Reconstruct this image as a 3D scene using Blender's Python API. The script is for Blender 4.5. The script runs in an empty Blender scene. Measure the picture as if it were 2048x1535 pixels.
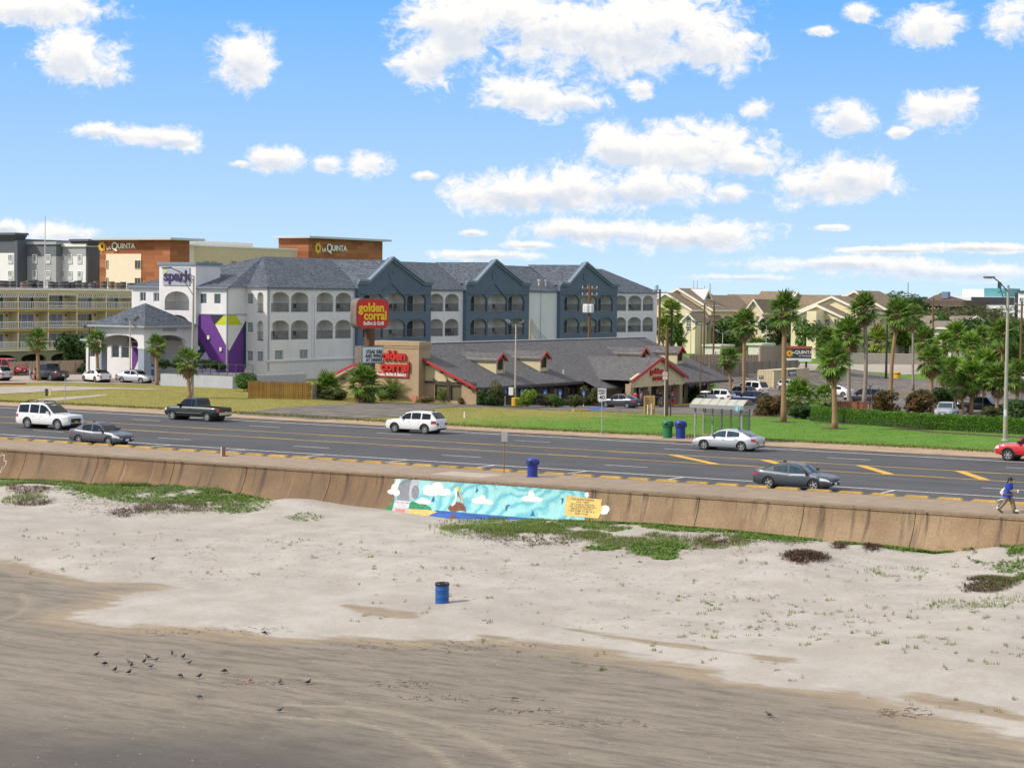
import math
# ---------------------------------------------------------------- survey of the place
# X runs along the sea wall, Y inland, Z up; the road surface is Z = 0.
FPX, CAMZ = 4150.0, 10.8
YAW, ROLL, PIT = math.radians(31.1), math.radians(.68), math.atan(184.0/4150.0)
def ray(px, py):
    a, b = (px-1024)/FPX, (767.5-py)/FPX
    c, s = math.cos(ROLL), math.sin(ROLL)
    x, y = a*c-b*s, a*s+b*c
    d1, d2 = math.cos(PIT)+y*math.sin(PIT), -math.sin(PIT)+y*math.cos(PIT)
    c, s = math.cos(YAW), math.sin(YAW)
    return (x*c-d1*s, x*s+d1*c, d2)
def smooth(t):
    t = max(0.0, min(1.0, t)); return t*t*(3-2*t)
def terr(x, y):
    a = max(smooth((x+140)/25), smooth((y-300)/40))
    return -2.6*a*smooth((y-146)/89)
def G(px, py, z=0.0):
    d = ray(px, py); t = (z-CAMZ)/d[2]
    return (d[0]*t, d[1]*t, z)
def gnd(px, py):
    z = 0.0
    for i in range(30):
        p = G(px, py, z); z = .5*z+.5*terr(p[0], p[1])
    return (p[0], p[1], terr(p[0], p[1]))
def onY(px, py, Y):
    d = ray(px, py); t = Y/d[1]; return (d[0]*t, Y, CAMZ+d[2]*t)
def onX(px, py, X):
    d = ray(px, py); t = X/d[0]; return (X, d[1]*t, CAMZ+d[2]*t)
def project(p):
    x,y,z=p[0],p[1],p[2]-CAMZ
    c,s=math.cos(YAW),math.sin(YAW)
    xc, d = x*c+y*s, -x*s+y*c
    d1 = d*math.cos(PIT)-z*math.sin(PIT); yc = d*math.sin(PIT)+z*math.cos(PIT)
    a,b=xc/d1,yc/d1
    c,s=math.cos(ROLL),math.sin(ROLL)
    return (1024+FPX*(a*c+b*s), 767.5-FPX*(-a*s+b*c), d1)
import bpy, bmesh, random
from mathutils import Vector, Matrix, noise
random.seed(7)
SC = bpy.context.scene
COL = SC.collection
# ---------------------------------------------------------------- camera
cam = bpy.data.cameras.new('camera'); camo = bpy.data.objects.new('camera', cam); COL.objects.link(camo)
cam.sensor_width = 36.0; cam.lens = 36.0*FPX/2048.0; cam.clip_start = 1; cam.clip_end = 9000
camo.matrix_world = (Matrix.Translation((0, 0, CAMZ)) @ Matrix.Rotation(YAW, 4, 'Z') @ Matrix.Rotation(math.pi/2-PIT, 4, 'X') @ Matrix.Rotation(ROLL, 4, 'Z'))
SC.camera = camo
# ---------------------------------------------------------------- light
SUN_AZ, SUN_EL = math.radians(227), math.radians(40)      # azimuth of the sun measured from +X, counter-clockwise
sd = Vector((math.cos(SUN_AZ)*math.cos(SUN_EL), math.sin(SUN_AZ)*math.cos(SUN_EL), math.sin(SUN_EL)))
sl = bpy.data.lights.new('sun', 'SUN'); sl.energy = 2.7; sl.angle = math.radians(4); sl.color = (1, .91, .79)
so = bpy.data.objects.new('sun', sl); COL.objects.link(so); so.rotation_euler = (-sd).to_track_quat('-Z', 'Y').to_euler()
SC.view_settings.view_transform = 'Standard'; SC.view_settings.look = 'None'
SC.view_settings.exposure = .64; SC.view_settings.gamma = 1.0; SC.view_settings.use_curve_mapping = False
# ---------------------------------------------------------------- sky with broken fair-weather cloud
W = bpy.data.worlds.new('World'); SC.world = W; W.use_nodes = True
class NT:
    def __init__(s, t): s.t = t
    def n(s, typ, ins=None, **kw):
        nd = s.t.nodes.new(typ)
        for k, v in kw.items(): setattr(nd, k, v)
        for k, v in (ins or {}).items():
            i = nd.inputs[k]
            if isinstance(v, bpy.types.NodeSocket): s.t.links.new(v, i)
            else: i.default_value = v
        return nd
    def m(s, op, a, b=None, c=None, clamp=False):
        d = {0: a}
        if b is not None: d[1] = b
        if c is not None: d[2] = c
        return s.n('ShaderNodeMath', d, operation=op, use_clamp=clamp).outputs[0]
    def vm(s, op, a, b=None, out=0):
        d = {0: a}
        if b is not None: d[1] = b
        return s.n('ShaderNodeVectorMath', d, operation=op).outputs[out]
    def mr(s, v, a, b, c=0.0, d=1.0, smooth=True):
        return s.n('ShaderNodeMapRange', {0: v, 1: a, 2: b, 3: c, 4: d}, interpolation_type='SMOOTHSTEP' if smooth else 'LINEAR').outputs[0]
    def mix(s, f, a, b, blend='MIX'):
        nd = s.n('ShaderNodeMix', data_type='RGBA', blend_type=blend)
        for k, v in ((0, f), (6, a), (7, b)):
            if isinstance(v, bpy.types.NodeSocket): s.t.links.new(v, nd.inputs[k])
            else: nd.inputs[k].default_value = (tuple(v)+(1,))[:4] if k else v
        return nd.outputs[2]
    def noise(s, vec, scale, detail=3, rough=.55, out=0, dist=0.0):
        return s.n('ShaderNodeTexNoise', {'Vector': vec, 'Scale': scale, 'Detail': detail, 'Roughness': rough, 'Distortion': dist}).outputs[out]
def build_sky():
    t = NT(W.node_tree); W.node_tree.nodes.clear()
    tc = t.n('ShaderNodeTexCoord').outputs['Generated']
    x, y, z = t.n('ShaderNodeSeparateXYZ', {0: tc}).outputs
    up = t.m('MAXIMUM', z, 0.0)
    v2 = t.n('ShaderNodeCombineXYZ', {0: x, 1: y, 2: t.m('ADD', t.m('MULTIPLY', up, 2.6), .085)}).outputs[0]
    sky = t.n('ShaderNodeTexSky', {'Vector': t.vm('NORMALIZE', v2)}, sky_type='NISHITA', sun_disc=False, sun_elevation=SUN_EL,
              sun_rotation=math.pi/2-SUN_AZ, air_density=1.0, dust_density=.5, ozone_density=3.0)
    skyc = t.n('ShaderNodeHueSaturation', {'Saturation': 1.2, 'Value': 1.0, 'Color': sky.outputs[0]}).outputs[0]
    # azimuth (degrees right of the view axis) and elevation
    c, s = math.cos(YAW), math.sin(YAW)
    rx = t.m('ADD', t.m('MULTIPLY', x, c), t.m('MULTIPLY', y, s))
    ry = t.m('SUBTRACT', t.m('MULTIPLY', y, c), t.m('MULTIPLY', x, s))
    az = t.m('MULTIPLY', t.m('ARCTAN2', rx, ry), 57.2958)
    el = t.m('MULTIPLY', t.m('ARCSINE', z), 57.2958)
    P = t.n('ShaderNodeCombineXYZ', {0: az, 1: t.m('MULTIPLY', el, 1.25), 2: 0.0}).outputs[0]
    wr = t.noise(P, .8, 3, .6, 1)
    Pw = t.vm('ADD', P, t.vm('MULTIPLY', t.vm('SUBTRACT', wr, (.5, .5, .5)), (1.1, .9, 0)))
    f1 = t.noise(Pw, .95, 9, .66)
    f2 = t.noise(t.vm('ADD', Pw, (.18, .24, 0)), .95, 5, .62)
    K = 57.2958/FPX
    acc = None; vacc = None
    for (px, py, ax, ay) in [(60, 15, 170, 38), (150, 112, 100, 62), (215, 150, 40, 28), (485, 120, 62, 66), (200, 262, 62, 18), (300, 274, 95, 26), (360, 282, 40, 16),
        (552, 318, 66, 28), (480, 328, 25, 9), (655, 328, 34, 18), (742, 326, 50, 27), (905, 50, 120, 110), (850, 130, 66, 40), (1020, 30, 170, 70), (1200, 70, 230, 95), (1330, 40, 160, 70), (1430, 95, 100, 55),
        (1070, 192, 128, 44), (1150, 205, 60, 26), (1283, 178, 30, 22), (1235, 290, 66, 55), (1370, 300, 190, 55), (1500, 330, 80, 30), (1010, 390, 130, 40), (1150, 378, 200, 52), (1300, 372, 140, 40), (1450, 385, 50, 26),
        (1180, 462, 160, 28), (1380, 472, 170, 36), (1512, 222, 30, 24), (1690, 232, 58, 42), (1800, 265, 24, 14), (1600, 375, 60, 42), (1700, 355, 105, 50), (1875, 222, 78, 42), (1640, 60, 34, 12), (1860, 52, 72, 46), (2020, 42, 48, 46), (1720, 25, 36, 20),
        (1700, 528, 220, 17), (1900, 545, 240, 19), (1960, 495, 150, 10), (1780, 500, 110, 7), (960, 510, 130, 12), (1060, 490, 70, 10), (5, 458, 40, 18), (118, 466, 72, 26), (850, 352, 28, 10), (945, 466, 30, 8), (1660, 455, 40, 7), (1480, 556, 110, 8)]:
        d = ray(px, py)
        hyp = math.hypot(d[0], d[1]); a = math.degrees(math.atan2(d[0]*c+d[1]*s, d[1]*c-d[0]*s)); e = math.degrees(math.atan2(d[2], hyp))*1.25
        q = t.vm('MULTIPLY', t.vm('SUBTRACT', P, (a, e, 0)), (1/(ax*K*1.08), 1/(ay*K*1.36), 0))
        w = t.m('SUBTRACT', 1.0, t.vm('LENGTH', q, out=1))
        acc = w if acc is None else t.m('SMOOTH_MAX', acc, w, .25)
        yv = t.m('MULTIPLY', t.n('ShaderNodeSeparateXYZ', {0: q}).outputs[1], t.m('MAXIMUM', w, 0.0))
        vacc = yv if vacc is None else t.m('ADD', vacc, yv)
    # unseen cumulus beyond the view, cover added overhead to whiten the fill light
    gen = t.mr(t.noise(t.vm('MULTIPLY', tc, (1, 1, 2.6)), 5.5, 6, .55), .32, .52, -1.0, .8, False)
    out = t.m('MAXIMUM', t.mr(t.m('ABSOLUTE', az), 14.5, 22), t.mr(el, 8.6, 14))
    gen = t.m('ADD', t.m('ADD', gen, t.mr(el, 18, 40, 0.0, .45)), t.m('MULTIPLY', t.m('SUBTRACT', out, 1.0), 2.0))
    cov = t.m('MAXIMUM', acc, gen)
    f3 = t.noise(Pw, 3.6, 7, .7)
    cov = t.m('ADD', cov, t.m('MULTIPLY', t.m('SUBTRACT', f3, .5), .9))
    dens = t.m('ADD', cov, t.m('MULTIPLY', t.m('SUBTRACT', f1, .47), 2.4))
    alpha = t.m('MULTIPLY', t.mr(dens, -.02, .66), t.mr(el, -.2, 1.2, .35, 1.0))
    lit = t.m('ADD', t.m('ADD', t.m('MULTIPLY', t.m('SUBTRACT', f1, f2), 1.1), t.m('MULTIPLY', vacc, 1.0)), t.m('MULTIPLY', dens, -.25))
    litf = t.mr(lit, -.56, .02)
    lowf = t.mr(el, .2, 4.5)
    shade = t.mix(lowf, (.62, .69, .80), (.72, .77, .85))
    cc = t.mix(litf, shade, (1.03, 1.0, .96))
    skyn = t.vm('MULTIPLY', skyc, (.178, .190, .212))
    air = t.mix(t.mr(el, -.2, 8.4, 0, 1, False), (.40, .51, .64), (.105, .31, .64))
    skyn = t.mix(t.mr(el, 9, 35, .88, 0.0), skyn, air)
    fin = t.mix(alpha, skyn, t.n('ShaderNodeVectorMath', {0: cc, 'Scale': .66}, operation='SCALE').outputs[0])
    bg = t.n('ShaderNodeBackground', {'Color': fin, 'Strength': 1.0})
    o = t.n('ShaderNodeOutputWorld'); W.node_tree.links.new(bg.outputs[0], o.inputs[0])
build_sky()
W.cycles.sampling_method = 'MANUAL'; W.cycles.sample_map_resolution = 256
# ---------------------------------------------------------------- materials
MATS = {}
def pm(name, col, rough=.7, metal=0.0, var=.12, scale=1.5, bump=0.0, bscale=20.0, coat=0.0, streak=0.0, stretch=(1, 1, 1), fine=0.0, spec=.5, alpha=1.0, trans=0.0, emit=None, rnd=0.0, sub=0.0):
    """procedural surface: a base colour with cloudy variation, optional fine grain, rain streaks and bump"""
    if name in MATS: return MATS[name]
    m = bpy.data.materials.new(name); m.use_nodes = True; MATS[name] = m
    t = NT(m.node_tree); b = m.node_tree.nodes['Principled BSDF']
    b.inputs['Roughness'].default_value = rough; b.inputs['Metallic'].default_value = metal
    b.inputs['Coat Weight'].default_value = coat; b.inputs['Specular IOR Level'].default_value = spec
    b.inputs['Coat Roughness'].default_value = .06
    pos = t.n('ShaderNodeTexCoord').outputs['Object']
    p = t.vm('MULTIPLY', pos, stretch)
    n1 = t.noise(p, scale, 4, .6)
    fac = t.mr(n1, .25, .75, 1-var, 1+var, False)
    if fine: fac = t.m('MULTIPLY', fac, t.mr(t.noise(p, scale*14, 3, .7), .25, .75, 1-fine, 1+fine, False))
    if streak:
        sv = t.vm('MULTIPLY', pos, (2.2, 2.2, .10))
        fac = t.m('MULTIPLY', fac, t.mr(t.noise(sv, 1.6, 5, .7), .45, .8, 1.0, 1-streak))
    if rnd:
        oi = t.n('ShaderNodeObjectInfo').outputs['Random']
        fac = t.m('MULTIPLY', fac, t.mr(oi, 0, 1, 1-rnd, 1+rnd, False))
    cs = t.n('ShaderNodeVectorMath', {0: tuple(col), 'Scale': fac}, operation='SCALE').outputs[0]
    m.node_tree.links.new(cs, b.inputs['Base Color'])
    if bump:
        bn = t.n('ShaderNodeBump', {'Height': t.noise(p, bscale, 3, .6), 'Strength': bump, 'Distance': .05})
        m.node_tree.links.new(bn.outputs[0], b.inputs['Normal'])
    if trans: b.inputs['Transmission Weight'].default_value = trans; b.inputs['IOR'].default_value = 1.02
    if sub: b.inputs['Subsurface Weight'].default_value = sub
    if emit:
        b.inputs['Emission Color'].default_value = tuple(emit[:3])+(1,); b.inputs['Emission Strength'].default_value = emit[3]
    m.diffuse_color = tuple(col)+(1,)
    return m
def leafmat(name, c1, c2, rough=.55):
    m = bpy.data.materials.new(name); m.use_nodes = True; MATS[name] = m
    t = NT(m.node_tree); b = m.node_tree.nodes['Principled BSDF']; nl = m.node_tree.links
    ge = t.n('ShaderNodeNewGeometry'); oi = t.n('ShaderNodeObjectInfo')
    r = t.m('FRACT', t.m('ADD', ge.outputs['Random Per Island'], oi.outputs['Random']))
    n1 = t.noise(ge.outputs['Position'], .9, 2, .5)
    f = t.m('ADD', t.m('MULTIPLY', r, .55), t.m('MULTIPLY', n1, .45))
    cc = t.mix(t.mr(f, .2, .8), c1, c2)
    nl.new(cc, b.inputs['Base Color']); b.inputs['Roughness'].default_value = rough; b.inputs['Specular IOR Level'].default_value = .3
    tr = t.n('ShaderNodeBsdfTranslucent', {'Color': cc})
    mx = t.n('ShaderNodeMixShader', {0: .34, 1: b.outputs[0], 2: tr.outputs[0]})
    nl.new(mx.outputs[0], m.node_tree.nodes['Material Output'].inputs[0])
    return m
# ---------------------------------------------------------------- mesh helpers
class MB:
    """collects faces, then links them as ONE mesh object"""
    def __init__(s): s.v = []; s.f = []
    def add(s, vs, fs):
        o = len(s.v); s.v += [tuple(p) for p in vs]; s.f += [tuple(i+o for i in f) for f in fs]; return s
    def poly(s, pts): return s.add(pts, [tuple(range(len(pts)))])
    def box(s, x0, x1, y0, y1, z0, z1):
        x0, x1 = min(x0, x1), max(x0, x1); y0, y1 = min(y0, y1), max(y0, y1); z0, z1 = min(z0, z1), max(z0, z1)
        return s.add([(x0, y0, z0), (x1, y0, z0), (x1, y1, z0), (x0, y1, z0), (x0, y0, z1), (x1, y0, z1), (x1, y1, z1), (x0, y1, z1)],
                     [(0, 3, 2, 1), (4, 5, 6, 7), (0, 1, 5, 4), (1, 2, 6, 5), (2, 3, 7, 6), (3, 0, 4, 7)])
    def bar(s, a, b, w, h=None, up=(0, 0, 1)):
        a, b = Vector(a), Vector(b); d = (b-a).normalized(); h = h or w
        u = Vector(up); 
        if abs(d.dot(u)) > .95: u = Vector((1, 0, 0))
        r = d.cross(u).normalized()*w/2; q = r.cross(d).normalized()*h/2
        vs = [a-r-q, a+r-q, a+r+q, a-r+q, b-r-q, b+r-q, b+r+q, b-r+q]
        return s.add(vs, [(0, 1, 2, 3), (7, 6, 5, 4), (0, 4, 5, 1), (1, 5, 6, 2), (2, 6, 7, 3), (3, 7, 4, 0)])
    def tube(s, pts, rad, n=8, cap=True):
        pts = [Vector(p) for p in pts]; rad = rad if isinstance(rad, (list, tuple)) else [rad]*len(pts)
        o = len(s.v); ref = Vector((.3, .9, .1))
        for i, p in enumerate(pts):
            d = (pts[min(i+1, len(pts)-1)]-pts[max(i-1, 0)])
            d = d.normalized() if d.length > 1e-6 else Vector((0, 0, 1))
            rf = ref if abs(d.dot(ref.normalized())) < .95 else Vector((1, 0, 0))
            a = d.cross(rf).normalized(); b = d.cross(a)
            for k in range(n):
                t = 2*math.pi*k/n; s.v.append(tuple(p+(a*math.cos(t)+b*math.sin(t))*rad[i]))
        for i in range(len(pts)-1):
            for k in range(n):
                s.f.append((o+i*n+k, o+i*n+(k+1) % n, o+(i+1)*n+(k+1) % n, o+(i+1)*n+k))
        if cap: s.f.append(tuple(o+k for k in range(n))[::-1]); s.f.append(tuple(o+(len(pts)-1)*n+k for k in range(n)))
        return s
    def lathe(s, prof, c=(0, 0, 0), n=16, axis='z', cap=True):
        o = len(s.v)
        for r, h in prof:
            for k in range(n):
                t = 2*math.pi*k/n; a, b = r*math.cos(t), r*math.sin(t)
                p = (a, b, h) if axis == 'z' else ((a, h, b) if axis == 'y' else (h, a, b))
                s.v.append((c[0]+p[0], c[1]+p[1], c[2]+p[2]))
        for i in range(len(prof)-1):
            for k in range(n):
                s.f.append((o+i*n+k, o+i*n+(k+1) % n, o+(i+1)*n+(k+1) % n, o+(i+1)*n+k))
        if cap: s.f.append(tuple(o+k for k in range(n))[::-1]); s.f.append(tuple(o+(len(prof)-1)*n+k for k in range(n)))
        return s
    def prism(s, pts, d):
        """closed outline pts (3D, planar) pushed by vector d"""
        n = len(pts); d = Vector(d); o = len(s.v)
        s.v += [tuple(p) for p in pts]+[tuple(Vector(p)+d) for p in pts]
        s.f.append(tuple(range(o, o+n))[::-1]); s.f.append(tuple(range(o+n, o+2*n)))
        for i in range(n): j = (i+1) % n; s.f.append((o+i, o+j, o+n+j, o+n+i))
        return s
    def grid(s, rows):
        o = len(s.v); m = len(rows[0])
        for r in rows: s.v += [tuple(p) for p in r]
        for i in range(len(rows)-1):
            for k in range(m-1): s.f.append((o+i*m+k, o+i*m+k+1, o+(i+1)*m+k+1, o+(i+1)*m+k))
        return s
    def mesh(s, name, mat=None, smooth=False, fix=True):
        me = bpy.data.meshes.new(name); me.from_pydata(s.v, [], s.f)
        if fix:
            bm = bmesh.new(); bm.from_mesh(me); bmesh.ops.recalc_face_normals(bm, faces=bm.faces); bm.to_mesh(me); bm.free()
        if mat: me.materials.append(mat)
        if smooth:
            me.polygons.foreach_set('use_smooth', [True]*len(me.polygons))
            if smooth != 2: me.set_sharp_from_angle(angle=math.radians(35))
        me.update(); return me
    def build(s, name, mat, parent=None, smooth=False, loc=None, fix=True):
        return link(name, s.mesh(name, mat, smooth, fix), parent, loc)
def link(name, me, parent=None, loc=None):
    o = bpy.data.objects.new(name, me); COL.objects.link(o)
    if parent: o.parent = parent
    if loc is not None: o.location = loc
    return o
def tag(o, label=None, cat=None, group=None, kind=None):
    for k, v in (('label', label), ('category', cat), ('group', group), ('kind', kind)):
        if v: o[k] = v
    return o
def thing(name, label, cat, loc=(0, 0, 0), rz=0.0, group=None):
    o = bpy.data.objects.new(name, None); COL.objects.link(o); o.location = loc; o.rotation_euler.z = rz
    o.empty_display_size = .2
    return tag(o, label, cat, group)
def struct(name, mb, mat, parent=None, smooth=False):
    o = mb.build(name, mat, parent, smooth)
    if not parent: o['kind'] = 'structure'
    return o
def copy_tree(o, parent=None):
    c = o.copy(); COL.objects.link(c); c.parent = parent
    for ch in o.children: copy_tree(ch, c)
    return c
def text_mesh(txt, size, depth=.03, bold=0.0, align='CENTER', space=1.0, shear=0.0, line=1.0):
    cu = bpy.data.curves.new('txt', 'FONT'); cu.body = txt; cu.size = size; cu.extrude = depth/2; cu.offset = bold
    cu.align_x = align; cu.align_y = 'CENTER'; cu.space_character = space; cu.shear = shear; cu.space_line = line; cu.resolution_u = 3
    ob = bpy.data.objects.new('txt', cu); COL.objects.link(ob)
    dg = bpy.context.evaluated_depsgraph_get(); me = bpy.data.meshes.new_from_object(ob.evaluated_get(dg))
    bpy.data.objects.remove(ob); bpy.data.curves.remove(cu); return me
def text(name, txt, size, mat, parent, loc, face='-Y', depth=.03, bold=0.0, align='CENTER', space=1.0, shear=0.0, sx=1.0, line=1.0):
    """flat lettering standing on a face that looks towards -Y or +X"""
    me = text_mesh(txt, size, depth, bold, align, space, shear, line); me.materials.append(mat)
    o = link(name, me, parent, loc); o.rotation_euler = (math.pi/2, 0, 0 if face == '-Y' else math.pi/2); o.scale = (sx, 1, 1)
    return o
def facade(mb, u0, u1, z0, z1, ops, mp, reveal=.25, seg=8):
    """wall sheet with square or arched openings; ops = (ua, ub, za, zb, rise); mp(u, z, d) -> point, d = depth into the wall"""
    cols = {}
    for o in ops: cols.setdefault((o[0], o[1]), []).append(o)
    u = u0
    for (a, b) in sorted(cols):
        if a > u: mb.poly([mp(u, z0, 0), mp(a, z0, 0), mp(a, z1, 0), mp(u, z1, 0)])
        low = [(a, z0), (b, z0)]
        for (_, _, za, zb, rise) in sorted(cols[(a, b)], key=lambda o: o[2]):
            if za > low[0][1]+1e-4 or len(low) > 2: mb.poly([mp(p, q, 0) for p, q in low]+[mp(b, za, 0), mp(a, za, 0)])
            top = [(a, zb-rise)]+[((a+b)/2-(b-a)/2*math.cos(math.pi*i/seg), zb-rise+rise*math.sin(math.pi*i/seg)) for i in range(1, seg)]+[(b, zb-rise)] if rise else [(a, zb), (b, zb)]
            out = [(a, za)]+top+[(b, za)]
            for i in range(len(out)):
                p, q = out[i], out[(i+1) % len(out)]
                mb.poly([mp(p[0], p[1], 0), mp(q[0], q[1], 0), mp(q[0], q[1], reveal), mp(p[0], p[1], reveal)])
            low = top
        mb.poly([mp(p, q, 0) for p, q in low]+[mp(b, z1, 0), mp(a, z1, 0)])
        u = b
    if u < u1: mb.poly([mp(u, z0, 0), mp(u1, z0, 0), mp(u1, z1, 0), mp(u, z1, 0)])
    return mb
def mpY(Y): return lambda u, z, d: (u, Y+d, z)       # wall looking towards the sea (-Y), u = X
def mpX(X): return lambda u, z, d: (X-d, u, z)       # wall looking along +X, u = Y
import numpy as np
# ================================================================ THE SETTING
def wall_y(z):                                   # concave face of the sea wall: flares out towards the beach
    t = max(0.0, min(1.2, -z/2.6)); return 100.0-1.55*t**1.7
WALLB = [(-300, 950), (0, 961), (90, 964), (200, 975), (330, 984), (440, 990), (540, 1004), (640, 1008), (770, 1022), (900, 1041), (1100, 1044), (1300, 1052), (1480, 1068), (1600, 1082), (1720, 1094), (1870, 1112), (1960, 1100), (2048, 1094), (2400, 1110)]
def wall_foot():
    out = []
    for px, py in WALLB:
        best = None
        for i in range(20, 130):
            z = -i*.02; p = onY(px, py, wall_y(z)); e = abs(p[2]-z)
            if best is None or e < best[0]: best = (e, p[0], z)
        out.append((best[1], best[2]))
    return out
FOOT = wall_foot()
FX = np.array([p[0] for p in FOOT]); FZ = np.array([p[1] for p in FOOT])
def poly_sd(X, Y, poly, closed=True):
    """distance of points to a polyline; negative inside when closed"""
    d = np.full(X.shape, 1e9); ins = np.zeros(X.shape, bool); n = len(poly)
    for i in range(n if closed else n-1):
        ax, ay = poly[i]; bx, by = poly[(i+1) % n]
        dx, dy = bx-ax, by-ay; L = dx*dx+dy*dy+1e-9
        t = np.clip(((X-ax)*dx+(Y-ay)*dy)/L, 0, 1)
        d = np.minimum(d, np.hypot(X-ax-t*dx, Y-ay-t*dy))
        if closed:
            c = ((ay > Y) != (by > Y)) & (X < (bx-ax)*(Y-ay)/(by-ay+1e-12)+ax)
            ins ^= c
    return np.where(ins, -d, d) if closed else d
def vnoise(X, Y, sc, seed=0):
    """smooth value noise on numpy arrays"""
    x, y = X/sc+seed*17.3, Y/sc+seed*9.1
    xi, yi = np.floor(x), np.floor(y); fx, fy = x-xi, y-yi
    fx, fy = fx*fx*(3-2*fx), fy*fy*(3-2*fy)
    h = lambda a, b: np.modf(np.abs(np.sin(a*127.1+b*311.7+seed)*43758.5453))[0]
    return (h(xi, yi)*(1-fx)+h(xi+1, yi)*fx)*(1-fy)+(h(xi, yi+1)*(1-fx)+h(xi+1, yi+1)*fx)*fy
def beach_base(X, Y):
    z = -1.85-.0275*(98.4-Y)
    w = np.clip((Y-90.5)/8.0, 0, 1); w = w*w*(3-2*w)
    return z*(1-w)+np.interp(X, FX, FZ)*w
def bpx_arr(PX, PY):
    A, B = (np.asarray(PX)-1024)/FPX, (767.5-np.asarray(PY))/FPX
    c, s = math.cos(ROLL), math.sin(ROLL); x, y = A*c-B*s, A*s+B*c
    d1, d2 = math.cos(PIT)+y*math.sin(PIT), -math.sin(PIT)+y*math.cos(PIT)
    c, s = math.cos(YAW), math.sin(YAW); dx, dy = x*c-d1*s, x*s+d1*c; z = np.full(A.shape, -2.3)
    for i in range(12): t = (z-CAMZ)/d2; z = beach_base(dx*t, np.minimum(dy*t, 99))
    return dx*t, dy*t
def bpx(px, py):
    z = -2.3
    for i in range(12):
        p = G(px, py, z); z = float(beach_base(np.array(p[0]), np.array(min(p[1], 99))))
    return (p[0], p[1])
WET = [bpx(*p) for p in [(-500, 1060), (-150, 1098), (0, 1116), (110, 1140), (190, 1160), (330, 1164), (345, 1176), (250, 1192), (225, 1208), (150, 1222), (130, 1238), (260, 1252), (420, 1260), (560, 1272), (700, 1268), (850, 1279), (980, 1268), (1150, 1292), (1300, 1312), (1480, 1356), (1700, 1385), (1900, 1430), (2048, 1476), (2500, 1600)]]+[(60, -300), (-900, -300)]
STREAK2 = [[bpx(*p) for p in q] for q in ([(1150, 1262), (1300, 1285), (1420, 1302), (1560, 1322)], [(1840, 1392), (1960, 1420), (2040, 1440)], [(690, 1215), (760, 1232), (800, 1238)])]
TRACKS = [[bpx(*p) for p in q] for q in ([(560, 1408), (700, 1412), (790, 1425), (880, 1447), (960, 1480), (1030, 1520), (1080, 1560)], [(560, 1432), (700, 1440), (790, 1462), (870, 1500), (920, 1545)], [(1660, 1438), (1760, 1456), (1900, 1478), (2060, 1500)], [(1600, 1462), (1760, 1490), (1900, 1512), (2060, 1530)], [(0, 1240), (40, 1225), (58, 1205), (40, 1185)])]
MOUND = [(70, 985, 2.6, .35), (60, 1003, 1.6, .22), (420, 972, 3.2, .55), (380, 990, 3.0, .3), (330, 1022, 3, .2), (280, 1030, 2, .15), (1610, 1128, 1.6, .3), (1740, 1105, 1.0, .2), (1660, 1098, .7, .12), (1985, 1170, 1.6, .28), (1990, 1108, 1.3, .3), (1320, 1100, 1.6, .2), (1110, 1070, 3.0, .2), (590, 1010, 2.2, .3), (950, 1065, 2.2, .15)]
MOUNDW = [bpx(a, b)+(r, h) for a, b, r, h in MOUND]
def beach_z(X, Y, fine=True):
    X = np.asarray(X, float); Y = np.asarray(Y, float)
    z = beach_base(X, Y)
    sd = poly_sd(X, Y, WET)                       # > 0 on the dry upper beach
    dry = np.clip(sd/4.0, 0, 1)
    near = np.clip((99.5-Y)/3, 0, 1)
    z = z+dry*near*((vnoise(X, Y, 7.5, 1)-.5)*.42+(vnoise(X, Y, 2.6, 2)-.5)*.16+(vnoise(X, Y, .9, 3)-.5)*.025)+.10*np.clip(sd/1.5, 0, 1)
    z = z+(1-dry)*((vnoise(X*.35, Y, 1.1, 4)-.5)*.03)
    for mx, my, r, h in MOUNDW: z = z+h*np.exp(-((X-mx)**2+1.6*(Y-my)**2)/(r*r))*np.clip((100-Y)/1.2, 0, 1)
    return z
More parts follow.
